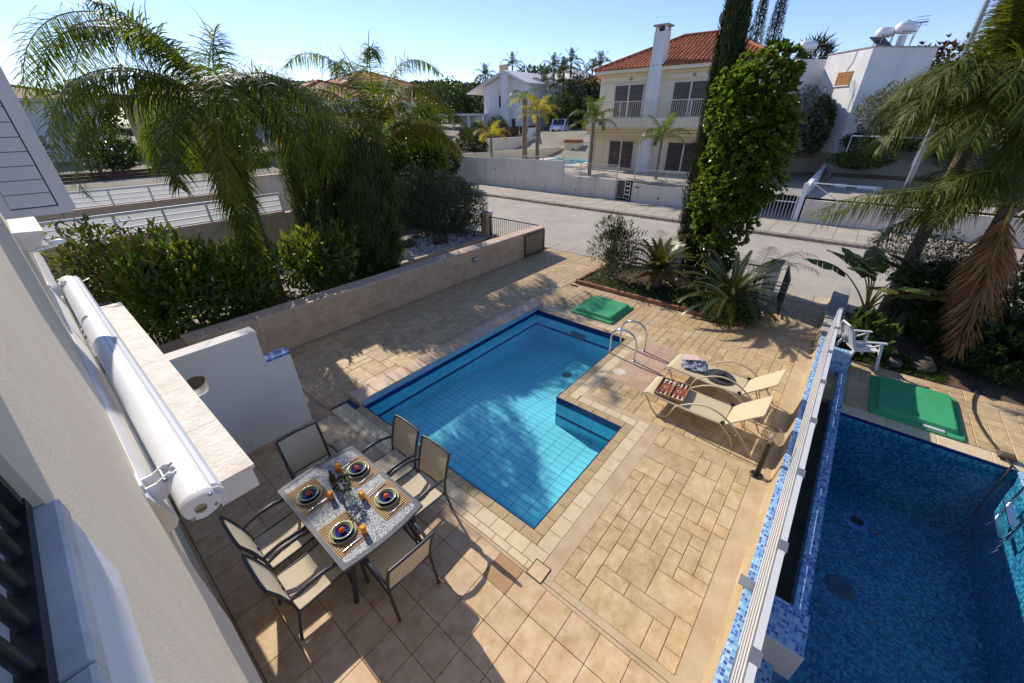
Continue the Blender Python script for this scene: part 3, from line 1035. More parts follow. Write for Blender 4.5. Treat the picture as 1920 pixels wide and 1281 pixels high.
# wall tiling: rows of 0.125, second row and the fifth are navy
def wall_tiles(fixed, axis, c, a, b, zbot, sgn):
    lt, nv = MB(), MB()
    n = int(round((b - a) / TL))
    st = (b - a) / n
    z = -0.035
    row = 0
    while z > zbot - 0.02:
        h = 0.105 if row in (0, ) else (0.06 if row == 3 else 0.122)
        for i in range(n):
            u0 = a + i * st + 0.003; u1 = a + (i + 1) * st - 0.003
            z0 = max(z - h + 0.003, zbot - 0.3); z1 = z
            tgt = nv if row in (0, 3) else lt
            if axis == 'x':    # wall runs along x, at y = c
                tgt.box((u0, c, z0), (u1, c + sgn * 0.012, z1))
            else:
                tgt.box((c, u0, z0), (c + sgn * 0.012, u1, z1))
        z -= h + 0.002
        row += 1
    lt.build('wall_tiles', 'pool_wall_tile', pool, 'stuff')
    nv.build('navy_tiles', 'navy_tile', pool, 'stuff')
wall_tiles(0, 'x', PY1, 0.0, PX1, -0.95, 1)
wall_tiles(0, 'y', PX1, NY, PY1, -0.95, 1)
wall_tiles(0, 'x', NY, NX, PX1, -0.95, -1)
wall_tiles(0, 'y', NX, 0.0, NY, -0.72, 1)
wall_tiles(0, 'x', 0.0, 0.0, NX, -0.64, -1)
wall_tiles(0, 'y', 0.0, 0.0, PY1, -0.64, -1)
MB().box((0, PY1, -0.035), (PX1 + 0.2, PY1 + 0.012, 0.075)).build('pale_tile_band', 'pale_blue_tile', pool)
# thin navy nosing on the water's edge
ns = MB()
ns.box((-0.014, -0.014, -0.035), (NX, 0.0, -0.001)).box((-0.014, 0.0, -0.035), (0.0, PY1, -0.001))
ns.box((NX, 0.0, -0.035), (NX + 0.014, NY - 0.014, -0.001)).box((NX, NY - 0.014, -0.035), (PX1, NY, -0.001)).box((PX1, NY, -0.035), (PX1 + 0.014, PY1, -0.001))
ns.build('nosing', 'navy_tile', pool)
# coping stones: a darker bull-nosed row and a pale outer row
def coping(axis, c0, c1, a, b, m, st=0.262, nm='coping_stone', z=0.0):
    n = max(1, int(round((b - a) / st)))
    s_ = (b - a) / n
    if axis == 'x':
        me = MB().box((0.002, 0, -0.035), (s_ - 0.002, c1 - c0 - 0.003, 0.0), 0.004).mesh(nm, m)
        for i in range(n): place(nm, me, pool, (a + i * s_, c0, z))
    else:
        me = MB().box((0, 0.002, -0.035), (c1 - c0 - 0.003, s_ - 0.002, 0.0), 0.004).mesh(nm, m)
        for i in range(n): place(nm, me, pool, (c0, a + i * s_, z))
coping('y', -0.16, -0.014, -0.16, PY1, 'coping_dark')
coping('y', -0.36, -0.162, -0.36, PY1 + 0.3, 'coping_light')
coping('y', -0.462, -0.362, -0.46, PY1 + 0.3, 'coping_light')
coping('x', -0.16, -0.014, -0.014, NX + 0.16, 'coping_dark')
coping('x', -0.36, -0.162, -0.162, NX + 0.36, 'coping_light')
coping('y', NX + 0.014, NX + 0.16, -0.014, NY - 0.16, 'coping_dark')
coping('y', NX + 0.162, NX + 0.33, -0.16, NY - 0.33, 'coping_light')
coping('x', NY - 0.16, NY - 0.014, NX + 0.014, PX1 + 0.16, 'coping_dark')
coping('x', NY - 0.36, NY - 0.162, NX + 0.162, PX1 + 0.36, 'coping_light')
coping('y', PX1 + 0.014, PX1 + 0.16, NY - 0.014, PY1, 'coping_dark')
coping('y', PX1 + 0.162, PX1 + 0.34, NY - 0.16, PY1 + 0.4, 'coping_light')
# raised stone ledge along the far side of the pool
lg = MB().box((-0.06, PY1 + 0.014, -0.03), (5.60, PY1 + 0.37, 0.075)).build('raised_ledge', 'ledge_stone', pool)
lme = MB().box((0.002, 0, 0), (0.398, 0.376, 0.03), 0.006).mesh('ledge_slab', 'ledge_stone')
for i in range(14):
    place('ledge_slab', lme, lg, (-0.07 + i * 0.405, PY1 + 0.005, 0.076))
# water
wm = MB()
wz = -0.085
wm.quad((0, 0, wz), (NX, 0, wz), (NX, PY1, wz), (0, PY1, wz))
wm.quad((NX, NY, wz), (PX1, NY, wz), (PX1, PY1, wz), (NX, PY1, wz))
wm.build('water', 'pool_water', None, 'structure')
# floor drain, return jets, skimmer oval
MB().lathe([(0.0, 0.012), (0.07, 0.012), (0.11, 0.008), (0.12, 0.0)], (4.35, 2.25, fz(4.35) + 0.002), 20).build('floor_drain', 'water_drain', pool)
mat('worn_white', (0.66, 0.62, 0.54), (0.52, 0.43, 0.31), rough=0.8, scale=9)
MB().lathe([(0.0, 0.004), (0.10, 0.006), (0.125, 0.003), (0.13, 0)], (3.92, 0.76, 0.001), 24).build('skimmer_lid', 'worn_white', pool)
MB().box((PX1 - 0.02, 2.35, -0.40), (PX1 + 0.001, 2.75, -0.26), 0.01).build('skimmer_mouth', 'water_drain', pool)

# pool ladder of bent steel
def ladder(name, label, tops, group=None):
    t = thing(name, label, 'ladder', tops['loc'], tops['rz'])
    for s in (-0.26, 0.26):
        pts = [(s, -0.02, -0.35)]
        pts += [(s, -0.02, 0.25)]
        for k in range(9):
            a = PI - PI * k / 8
            pts.append((s, 0.27 + 0.29 * math.cos(a), 0.40 + 0.25 * math.sin(a)))
        pts += [(s, 0.56, 0.2), (s, 0.56, 0.0)]
        MB().tube(pts, 0.021, 10).build('rail', 'steel', t, local=True)
        MB().lathe([(0.05, 0), (0.05, 0.012), (0.03, 0.025), (0.022, 0.03)], (s, 0.56, 0.0), 14).build('foot_flange', 'steel', t, local=True)
    for k in range(2):
        MB().box((-0.25, -0.09, -0.14 - 0.25 * k), (0.25, -0.01, -0.115 - 0.25 * k), 0.006).build('step', 'steel', t, local=True)
    return t
ladder('pool_ladder', 'bent steel pool ladder with two arched rails at the turquoise pool', {'loc': (4.74, NY - 0.02, 0), 'rz': PI})

# green moulded hatch lids
def lid(label, x0, x1, y0, y1, latch=False):
    t = thing('hatch_lid', label, 'hatch lid', ((x0 + x1) / 2, (y0 + y1) / 2, 0.001), 0, 'green hatch lids beside the pools')
    def rr(a, z, r, n=5):
        ps = []
        for cx, cy, s in ((x1 - a - r, y1 - a - r, 0), (x0 + a + r, y1 - a - r, 1), (x0 + a + r, y0 + a + r, 2), (x1 - a - r, y0 + a + r, 3)):
            for k in range(n):
                g = PI / 2 * (s + k / (n - 1))
                ps.append((cx + r * math.cos(g), cy + r * math.sin(g), z))
        return ps
    rings = [rr(0, 0.002, .07), rr(0, 0.035, .07), rr(0.012, 0.045, .07), rr(0.075, 0.047, .07), rr(0.085, 0.052, .07), rr(0.11, 0.118, .06), rr(0.13, 0.128, .05), rr(0.4, 0.136, .04)]
    mb = MB()
    n = len(rings[0])
    vs = [p for r_ in rings for p in r_]
    fs = []
    for i in range(len(rings) - 1):
        for k in range(n):
            l = (k + 1) % n
            fs.append((i * n + k, i * n + l, (i + 1) * n + l, (i + 1) * n + k))
    fs.append(tuple((len(rings) - 1) * n + k for k in range(n)))
    mb.add(vs, fs, False)
    mb.build('lid_shell', 'green_lid', t)
    if latch:
        MB().box((x0 + 0.02, y0 + 0.25, 0.05), (x0 + 0.075, y0 + 0.52, 0.075), 0.008).build('latch', 'white_pvc', t)
        MB().box((x0 + 0.01, y0 + 0.60, 0.046), (x0 + 0.05, y0 + 0.63, 0.066), 0.004).build('lock', 'steel', t)
    return t
lid('green moulded hatch lid between the turquoise pool and the planted bed', 5.72, 7.02, 1.88, 3.13)
lid('green moulded hatch lid half in shade beside the dark blue pool', 5.50, 6.93, -4.36, -3.16, True)

# ------------------------------------------------------------------ long stone wall on the left boundary
bw = thing('boundary_wall', 'long low wall clad in beige stone along the left of the patio', 'wall', (4, 7.1, 0))
MB().box((-3.2, 6.985, -0.3), (9.83, 7.33, 0.865)).build('core', 'grout', bw)
rb = random.Random(3)
for row in range(3):
    x = -1.6 - 0.25 * (row % 2)
    while x < 9.8:
        l = rb.choice((0.4, 0.55, 0.6, 0.7))
        x1 = min(x + l, 9.83)
        if x1 - x > 0.08:
            MB().box((x + 0.002, 6.955 + rb.uniform(-0.002, 0.002), row * 0.289 + 0.002), (x1 - 0.002, 6.99, row * 0.289 + 0.286)).build('stone', 'wall_stone', bw)
        x = x1
for k in range(19):
    x = -1.6 + k * 0.602
    MB().box((x, 6.93, 0.868), (min(x + 0.598, 9.86), 7.36, 0.925), 0.008).build('cap_stone', 'wall_cap', bw)
for row in range(3):
    MB().box((9.83, 6.96, row * 0.289 + 0.002), (9.852, 7.33, row * 0.289 + 0.286)).build('stone', 'wall_stone', bw)
wl_ = thing('wall_lamp', 'small box shaped lamp fixed to the beige stone wall', 'lamp', (6.05, 6.95, 0.6))
MB().prism([(6.93, 0.52), (6.955, 0.50), (6.955, 0.68), (6.85, 0.66), (6.83, 0.61)], 'x', 5.92, 6.14).build('housing', 'lamp_glass_grey', wl_)
MB().box((5.94, 6.826, 0.62), (6.12, 6.832, 0.655)).build('lens', 'globe_white', wl_)
# ivory hinge and black gate leaf folded against the wall
def bar_gate(label, p, q, z0, z1, n, m='black_metal', group=None, name='gate', cat='gate', bar=0.012, post=0.035):
    p = Vector((*p, 0)); q = Vector((*q, 0))
    t = thing(name, label, cat, tuple(p), 0, group)
    Z = Vector((0, 0, 1))
    fr = MB()
    for e in (p, q):
        fr.obox(e + Z * z0, e + Z * z1, post, post, up=(q - p))
    for z in (z0 + post / 2, z1 - post / 2):
        fr.obox(p + Z * z, q + Z * z, post * 0.9, post * 0.9)
    fr.build('frame', m, t)
    br = MB()
    for i in range(1, n):
        e = p.lerp(q, i / n)
        br.obox(e + Z * (z0 + post), e + Z * (z1 - post), bar, bar, up=(q - p))
    br.build('bars', m, t)
    return t
bar_gate('black barred gate leaf folded back against the beige stone wall', (8.60, 6.90), (9.78, 6.90), 0.06, 0.86, 13)

# ------------------------------------------------------------------ white wall with round opening (built-in barbecue)
bq = thing('barbecue_wall', 'stepped white rendered wall with a round hole and blue mosaic step', 'wall', (-1.5, 4.25, 0))
def holed_wall(mb, x0, x1, z0, z1, y0, y1, cx, cz, r, n=28):
    circ = [(cx + r * math.cos(2 * PI * k / n), cz + r * math.sin(2 * PI * k / n)) for k in range(n)]
    def edge(a):
        dx, dz = math.cos(a), math.sin(a)
        tx = ((x1 - cx) / dx if dx > 0 else (x0 - cx) / dx) if abs(dx) > 1e-6 else 1e9
        tz = ((z1 - cz) / dz if dz > 0 else (z0 - cz) / dz) if abs(dz) > 1e-6 else 1e9
        t = min(tx, tz)
        return (cx + dx * t, cz + dz * t)
    angs = sorted(set([2 * PI * k / n for k in range(n)] + [math.atan2(zz - cz, xx - cx) % (2 * PI) for xx in (x0, x1) for zz in (z0, z1)]))
    inn = [(cx + r * math.cos(a), cz + r * math.sin(a)) for a in angs]
    ou = [edge(a) for a in angs]
    m_ = len(angs)
    vs = [(p[0], y0, p[1]) for p in inn] + [(p[0], y0, p[1]) for p in ou] + [(p[0], y1, p[1]) for p in inn] + [(p[0], y1, p[1]) for p in ou]
    fs = []
    for k in range(m_):
        l = (k + 1) % m_
        fs += [(k, m_ + k, m_ + l, l), (2 * m_ + l, 3 * m_ + l, 3 * m_ + k, 2 * m_ + k), (k, l, 2 * m_ + l, 2 * m_ + k), (m_ + l, m_ + k, 3 * m_ + k, 3 * m_ + l)]
    mb.add(vs, fs)
wq = MB()
holed_wall(wq, -2.86, -1.165, 0.0, 1.885, 4.10, 4.32, -2.02, 1.45, 0.15)
wq.box((-1.165, 4.10, 0), (-0.82, 4.30, 1.40))
wq.build('rendered_wall', 'render_white', bq)
MB().box((-2.9, 4.085, 1.886), (-1.15, 4.335, 1.925), 0.012).build('coping', 'render_white', bq)
MB().box((-1.162, 4.09, 1.401), (-0.805, 4.31, 1.432), 0.008).build('mosaic_step', 'mosaic_blue', bq)
MB().box((-2.84, 4.06, 0.001), (-0.80, 4.098, 0.075)).build('skirting', 'terrace_tile', bq)
MB().tube([(-1.72, 4.06, 0.18), (-1.72, 4.10, 0.18)], 0.035, 10).build('vent', 'render_white', bq)

# beam with a rough travertine top in front of the house
bm = thing('pergola_beam', 'white rendered beam capped with pale rough travertine slabs, below the awning', 'beam', (-2.34, 3.5, 2.0))
MB().box((-2.48, 1.12, 1.97), (-2.22, 6.0, 2.165)).build('beam_body', 'render_white', bm)
for k in range(6):
    y = 1.10 + k * 0.82
    MB().box((-2.50, y, 2.167), (-2.20, min(y + 0.8185, 6.02), 2.20), 0.002).build('cap_slab', 'travertine', bm)
MB().box((-2.46, 5.75, -0.3), (-2.24, 5.98, 1.969)).build('pillar', 'render_white', bm)

# ------------------------------------------------------------------ our house (what leans into view, plus an overhang added for shade)
hs = thing('own_house', 'beige rendered house wall seen steeply along its face, balcony at its near end', 'house', (-2.9, 1, 0))
fw = MB()
fw.prism([(-3.3, -0.3), (-2.86, -0.3), (-2.86, 2.42), (-2.725, 2.46), (-2.70, 2.50), (-2.715, 2.56), (-2.755, 2.74), (-2.76, 2.80), (-2.76, 6.6), (-3.3, 6.6)], 'y', 0.60, 8.6)
fw.prism([(-3.3, -0.3), (-2.86, -0.3), (-2.86, 1.40), (-2.762, 1.46), (-2.76, 1.50), (-2.76, 3.62), (-3.3, 3.62)], 'y', -6.0, 0.60)
fw.box((-3.3, -0.885, 3.62), (-2.76, 0.60, 6.6))
fw.build('facade', 'render_beige', hs)
MB().box((-2.759, -1.6, 5.2), (-2.36, 1.05, 5.32)).build('eaves', 'render_white', hs)  # unseen overhang, added and sized to keep the sun off the balcony coping
MB().box((-2.859, -4.5, 0.001), (-2.845, 4.05, 0.08)).build('skirting', 'terrace_tile', hs)
fb = MB()
fb.prism([(-2.722, 2.455), (-2.696, 2.50), (-2.711, 2.56), (-2.751, 2.742), (-2.758, 2.74)], 'y', 0.601, 8.59)
fb.build('smooth_band', 'render_bluewhite', hs)
MB().box((-2.98, -5.0, 3.675), (-2.747, -0.887, 3.869)).build('balcony_parapet', 'render_bluewhite', hs)
for k in range(5):
    MB().box((-3.20, -1.272 - k * 0.385, 3.87), (-2.743, -0.889 - k * 0.385, 3.91), 0.005).build('coping_slab', 'coping_grey', hs)
rl = thing('balcony_railing', 'black painted balcony railing at the lower left edge of the view', 'railing', (-2.80, -1.4, 3.91))
MB().box((-2.800, -3.0, 3.914), (-2.773, -0.888, 3.936)).build('bottom_rail', 'black_metal', rl)
MB().box((-2.81, -3.0, 4.44), (-2.77, -0.888, 4.47)).build('handrail', 'black_metal', rl)
MB().box((-2.799, -0.912, 3.911), (-2.775, -0.889, 4.44)).build('post', 'black_metal', rl)
for k in range(24):
    y = -0.965 - k * 0.073
    MB().tube([(-2.787, y, 3.93), (-2.787, y, 4.45)], 0.0085, 8).build('baluster', 'black_metal', rl)
ws = MB()
ws.prism([(-2.76, 3.36), (-2.62, 3.36), (-2.60, 3.42), (-2.55, 3.45), (-2.545, 3.52), (-2.76, 3.535)], 'y', 4.62, 6.3)
ws.build('window_sill', 'travertine', hs)
st_ = thing('window_shutter', 'white louvred shutter standing open from the house wall at the upper left', 'shutter', (-2.74, 4.55, 3.68))
fr = MB()
sx0, sx1, sz0, sz1, sy = -2.745, -2.255, 3.68, 5.6, 4.50
fr.box((sx0, sy, sz0), (sx0 + 0.07, sy + 0.04, sz1), 0.006).box((sx1 - 0.085, sy, sz0), (sx1, sy + 0.04, sz1), 0.006)
fr.box((sx0 + 0.07, sy, sz0), (sx1 - 0.085, sy + 0.04, sz0 + 0.075), 0.006).box((sx0 + 0.07, sy, sz1 - 0.075), (sx1 - 0.085, sy + 0.04, sz1))
fr.build('frame', 'white_pvc', st_)
MB().box((sx1 + 0.001, sy + 0.012, sz0 + 0.02), (sx1 + 0.03, sy + 0.05, sz1 - 0.05), 0.004).build('edge_profile', 'white_pvc', st_)
MB().box((sx0 + 0.07, sy + 0.026, sz0 + 0.075), (sx1 - 0.085, sy + 0.032, sz1 - 0.075)).build('backing', 'black_metal', st_)
for k in range(14):
    z = sz0 + 0.083 + k * 0.125
    MB().prism([(sy + 0.003, z + 0.003), (sy + 0.024, z + 0.003), (sy + 0.024, z + 0.121), (sy + 0.012, z + 0.121)], 'x', sx0 + 0.073, sx1 - 0.096).build('slat', 'white_pvc', st_)
hk = thing('shutter_holder', 'small white metal shutter holder by the window sill', 'holder', (-2.56, 4.75, 3.3))
MB().tube([(-2.74, 4.78, 3.3), (-2.50, 4.78, 3.34)], 0.018, 8).build('arm', 'white_metal', hk)
MB().sphere((-2.49, 4.79, 3.36), 0.045, 12, 8, (1.6, 0.8, 0.6)).build('knob', 'white_metal', hk)

# awning cassette
aw = thing('awning', 'rolled up white awning cassette with round end cap on the house wall', 'awning', (-2.56, 3, 2.65))
def awn_prof(cx, cz):
    """body round at the back, flatter nose to the front"""
    ps = []
    for k in range(26):
        a = 2 * PI * k / 26
        r = 0.086
        x = cx + r * math.cos(a); z = cz + r * math.sin(a)
        if math.cos(a) > 0.2:
            x += 0.028 * (math.cos(a) - 0.2)
        ps.append((x, z))
    return ps
ay0, ay1 = 0.44, 5.85
ab = MB()
n_ = 26
pA = awn_prof(-2.585, 2.66)
vs = [(p[0], ay0, p[1]) for p in pA] + [(p[0], ay1, p[1]) for p in pA]
ab.add(vs, [(k, (k + 1) % n_, n_ + (k + 1) % n_, n_ + k) for k in range(n_)], True)
ab.build('cassette', 'white_metal', aw)
for z_, x_ in ((2.744, -2.565), (2.729, -2.525)):
    MB().box((x_ - 0.0025, ay0, z_ - 0.010), (x_ + 0.0025, ay1, z_ + 0.0035)).build('seam', 'grey_metal', aw)
fbp = MB()
fp = [(-2.505, 2.728), (-2.480, 2.715), (-2.462, 2.685), (-2.460, 2.640), (-2.472, 2.605), (-2.505, 2.592)]
fbp.prism(fp, 'y', ay0 + 0.02, ay1)
fbp.build('front_bar', 'white_metal', aw)
for yy, s in ((ay0, -1), (ay1, 1)):
    ec = MB()
    ring = awn_prof(-2.585, 2.66)
    v2 = [(p[0], yy, p[1]) for p in ring] + [(-2.585 + (p[0] + 2.585) * 0.96, yy + s * 0.03, 2.66 + (p[1] - 2.66) * 0.96) for p in ring] + [(-2.585 + (p[0] + 2.585) * 0.88, yy + s * 0.042, 2.66 + (p[1] - 2.66) * 0.88) for p in ring]
    fs = []
    for i in range(2):
        for k in range(n_):
            fs.append((i * n_ + k, i * n_ + (k + 1) % n_, (i + 1) * n_ + (k + 1) % n_, (i + 1) * n_ + k))
    ec.add(v2, fs, True)
    ec.add(v2[2 * n_:], [tuple(range(n_))])
    e_ = ec.build('end_cap', 'white_pvc', aw)
    for sx, sz in ((-2.638, 2.615), (-2.525, 2.63), (-2.528, 2.712)):
        MB().tube([(sx, yy + s * 0.040, sz), (sx, yy + s * 0.047, sz)], 0.010, 10).build('screw', 'grey_metal', e_)
    MB().prism(fp, 'y', yy + s * 0.012, yy + s * 0.024).build('bar_cap', 'white_pvc', aw)
bx = aw
MB().tube([(-2.59, ay0 - 0.041, 2.655), (-2.59, ay0 - 0.046, 2.655)], 0.028, 24).build('badge', 'badge_gold', aw)
tc = bpy.data.curves.new('badge_text', 'FONT')
tc.body = 'baza'
tc.size = 0.026
tc.align_x = 'CENTER'; tc.align_y = 'CENTER'
tc.extrude = 0.0006
to = bpy.data.objects.new('tmp', tc)
C.objects.link(to)
dg = bpy.context.evaluated_depsgraph_get()
me = bpy.data.meshes.new_from_object(to.evaluated_get(dg))
bpy.data.objects.remove(to)
me.materials.clear(); me.materials.append(M['badge_ink'])
to = bpy.data.objects.new('lettering', me)
C.objects.link(to)
to.parent = aw
to.location = Vector((-2.59, ay0 - 0.0472, 2.652)) - worldloc(aw)
to.rotation_euler = (R(90), 0, 0)
for yy in (ay0 + 0.30, ay1 - 0.35):
    k_ = MB()
    for dy in (-0.05, 0.05):
        k_.prism([(-2.755, 2.61), (-2.70, 2.61), (-2.645, 2.66), (-2.61, 2.75), (-2.635, 2.765), (-2.70, 2.735), (-2.755, 2.735)], 'y', yy + dy - 0.006, yy + dy + 0.006)
    k_.box((-2.758, yy - 0.07, 2.56), (-2.746, yy + 0.07, 2.78))
    b_ = k_.build('bracket', 'white_metal', aw)
    MB().tube([(-2.66, yy - 0.075, 2.74), (-2.66, yy + 0.075, 2.74)], 0.012, 8).build('bolt', 'grey_metal', b_)
    for dy in (-0.03, 0.03):
        MB().tube([(-2.62, yy + dy, 2.750), (-2.598, yy + dy, 2.760)], 0.006, 6).build('pin', 'grey_metal', b_)

# =====================================================================  RIGHT SIDE: dividing wall, slat fence, second pool
dw = thing('dividing_wall', 'low dividing wall between the two pools with mosaic top and tan curb', 'wall', (4, -2.1, 0))
MB().prism([(-2.13, -0.05), (-2.135, 0.03), (-2.155, 0.04), (-2.185, 0.335), (-2.20, 0.345), (-2.20, -0.3)], 'x', -2.5, 11.0).build('curb', 'curb_tan', dw)
MB().box((-2.5, -2.335, -1.6), (11.0, -2.201, 0.348)).build('wall_body', 'grey_cap', dw)
MB().box((-2.5, -2.34, 0.349), (7.6, -2.19, 0.362), 0.004).build('mosaic_top', 'mosaic_light', dw)
for k in range(5):
    MB().box((7.62 + k * 0.68, -2.50, 0.349), (7.62 + k * 0.68 + 0.674, -2.15, 0.42), 0.008).build('cap_slab', 'grey_cap', dw)
MB().box((-0.60, -2.255, 0.363), (-0.08, -2.17, 0.55), 0.006).build('upstand', 'mosaic_light', dw)
MB().box((0.62, -2.36, 0.363), (0.74, -2.13, 0.374)).build('metal_plate', 'grey_metal', dw)

sf = thing('slat_fence', 'long white plastic slat fence on the wall between the two pools', 'fence', (3.2, -2.25, 0.4))
FX0, FX1 = -1.6, 7.12
for k in range(5):
    z0 = 0.42 + k * 0.15
    n = 4
    for i in range(n):
        a = FX0 + (FX1 - FX0) * i / n; b = FX0 + (FX1 - FX0) * (i + 1) / n
        MB().prism([(-2.282, z0), (-2.263, z0), (-2.256, z0 + 0.06), (-2.258, z0 + 0.134), (-2.282, z0 + 0.117)], 'x', a + 0.002, b - 0.002).build('slat', 'white_pvc', sf)
for i in range(9):
    x = FX1 - 0.04 - i * 1.08
    p_ = MB().box((x - 0.035, -2.335, 0.374), (x + 0.035, -2.292, 1.17)).build('post', 'white_pvc', sf)
    MB().box((x - 0.06, -2.335, 1.171), (x + 0.06, -2.262, 1.18)).build('post_cap', 'grey_metal', p_)
    MB().box((x - 0.08, -2.335, 0.374), (x + 0.08, -2.264, 0.384)).build('base_plate', 'grey_metal', p_)
MB().box((FX0, -2.290, 0.425), (FX1, -2.284, 1.15)).build('shadow_backing', 'white_pvc', sf)  # added behind the slats to close their gaps and make the shadow solid
MB().box((FX0, -2.320, 1.16), (FX1, -2.270, 1.178)).build('back_rail', 'white_pvc', sf)
MB().box((FX0, -2.315, 0.70), (FX1, -2.291, 0.74)).build('back_rail', 'white_pvc', sf)

# second pool with a spill-over trough
p2 = thing('mosaic_pool', 'deep dark blue mosaic pool on the far side of the white fence', 'swimming pool', (2, -5, 0))
q = MB()
QX1 = 5.20
q.box((-6.0, -9.0, -1.6), (QX1 + 0.0, -2.62, -1.5))
q.box((QX1, -9.0, -1.6), (QX1 + 0.3, -2.62, -0.012))
q.box((-6.0, -9.0, -1.5), (QX1 - 0.001, -4.90, -0.03))
q.box((-6.0, -9.3, -1.6), (QX1 + 0.3, -9.001, -0.012))
q.build('basin', 'mosaic_deep', p2)
sp = MB()
sp.box((0.60, -2.77, -1.5), (6.54, -2.65, 0.10))
sp.build('spill_wall', 'mosaic_light', p2)
MB().box((0.60, -2.65, -0.25), (6.54, -2.337, -0.10)).build('trough', 'trough_dark', p2)
for (a, b, nm) in ((6.54, 7.2, 'far'), (0.34, 0.78, 'near')):
    MB().box((a, -2.75, -1.5 if a < 5 else -0.3), (b, -2.341, 0.30)).build('end_block', 'mosaic_light' , p2)
MB().box((0.325, -2.755, -0.12), (0.3395, -2.341, 0.296)).build('plastered_end', 'render_white', p2)
MB().box((-6.0, -2.62, -1.5), (0.60, -2.337, -0.05)).build('side_wall', 'mosaic_light', p2)
c2 = MB()
for k in range(4):
    y = -2.79 - k * 0.62
    MB().box((QX1 + 0.02, y - 0.615, -0.03), (QX1 + 0.31, y, 0.0), 0.006).build('coping_stone', 'coping_light', p2)
MB().box((QX1 - 0.006, -4.839, -0.05), (QX1 + 0.018, -2.79, -0.004)).build('nosing', 'navy_tile', p2)
sheetm = MB()
sheetm.quad((-6, -4.9, -0.13), (QX1, -4.9, -0.13), (QX1, -2.62, -0.13), (-6, -2.62, -0.13))
sheetm.build('water', 'deep_water', None, 'structure')
for (x, y) in ((4.45, -3.55), (2.95, -3.42)):
    MB().lathe([(0.0, 0.0), (0.09, 0.004), (0.10, 0.02), (0.14, 0.022), (0.17, 0.004), (0.19, 0.0)], (x, y, -1.497), 24).build('floor_drain', 'water_drain' if x < 4 else 'mosaic_blue', p2)
MB().lathe([(0.0, 0.004), (0.09, 0.005)], (4.45, -3.55, -1.474), 20).build('drain_cover', 'black_metal', p2)
MB().box((-6.0, -9.0, -0.029), (QX1 + 0.02, -4.88, 0.0), 0.005).build('side_deck', 'mosaic_light', p2)
rngd = np.random.default_rng(12)
leafp = np.stack([rngd.uniform(1, 4.6, 40), rngd.uniform(-4.6, -2.9, 40), np.full(40, -1.49)], 1)
leafp[:14] = np.array([2.95, -3.0, -1.48]) + rngd.normal(size=(14, 3)) * [0.08, 0.06, 0.01]
V, F = leaf_cards(leafp, rdir(rngd, 40) * [1, 1, .1], np.tile([[0, 0, 1.0]], (40, 1)), rngd.uniform(.04, .1, 40), rngd.uniform(.02, .05, 40), rngd)
o = bpy.data.objects.new('sunken_leaves', npmesh('sunken_leaves', V, F, 'palm_leaf_dry'))
C.objects.link(o); props(o, 'dead leaves lying on the bottom of the dark blue pool', 'leaves', None, 'stuff')
# a small bright fish shaped pool toy on the floor is omitted; the second ladder stands at the right edge
ladder('pool_ladder', 'steel ladder with white step at the right edge of the dark blue pool', {'loc': (4.28, -4.78, 0.0), 'rz': R(178)})

# neighbour's deck and garden ground on the right
nd = MB().box((QX1 + 0.32, -14, -0.36), (7.45, -2.36, -0.010))
nd.box((7.25, -2.36, -0.36), (10.3, -2.34, -0.012))
nd = nd.build('neighbour_deck', 'stamped_joint', None, 'structure')
for k, (x, y, a, b) in enumerate(ashlar([(QX1 + 0.33, 7.42, -6.6, -2.40)], 0.21, 9)):
    key = ('n', round(a, 2), round(b, 2))
    if key not in cache:
        cache[key] = MB().box((.0045, .0045, -0.018), (a - .0045, b - .0045, 0.0), 0.006).mesh('paving_stone', 'stamped')
    place('paving_stone', cache[key], nd, (x, y, rs_.uniform(-0.0016, 0.0014)))
MB().box((7.452, -14, -0.36), (10.29, -2.36, -0.02)).build('garden_soil', 'soil', None, 'structure')
lw2 = thing('garden_wall', 'low grey roadside wall behind the dark garden shrubs on the right', 'wall', (10.45, -7, 0))
MB().box((10.32, -14, -0.3), (10.6, -3.2, 0.75)).build('wall_body', 'grey_cap', lw2)
MB().box((10.30, -14, 0.751), (10.62, -3.2, 0.80), 0.008).build('wall_cap', 'wall_cap', lw2)
rk = random.Random(6)
rock_lab = ['large brown garden rock under the dark shrubs by the green hatch lid', 'smaller rounded brown rock left of the large garden rock']
for (x, y, r_), lb in zip(((7.95, -3.95, 0.22), (7.75, -3.5, 0.15)), rock_lab):
    mb = MB()
    mb.sphere((0, 0, r_ * 0.45), r_, 12, 8, (1.25, 0.9, 0.7))
    mb.v = [(p[0] * rk.uniform(.9, 1.1), p[1] * rk.uniform(.9, 1.1), p[2] * rk.uniform(.9, 1.1)) for p in mb.v]
    o = mb.build('rock', 'rock', None, None, lb, 'rock', 'garden rocks on the right', True)
    o.location = (x, y, -0.02)
hz = thing('garden_hose', 'dark hose running from the shrubs to the pool edge on the right', 'hose', (6.5, -4.6, 0))
MB().tube([(8.2, -4.75, 0.03), (7.5, -4.69, 0.022), (7.1, -4.60, 0.022), (6.7, -4.56, 0.022), (6.3, -4.58, 0.022), (5.9, -4.64, 0.022), (5.45, -4.75, 0.03), (5.22, -4.80, 0.05), (5.15, -4.79, -0.1), (5.12, -4.78, -0.5), (5.05, -4.76, -0.9)], 0.016, 8).build('tube', 'rubber', hz)
MB().box((5.36, -4.87, 0.03), (5.50, -4.68, 0.10), 0.03).build('stone_weight', 'rock', hz)

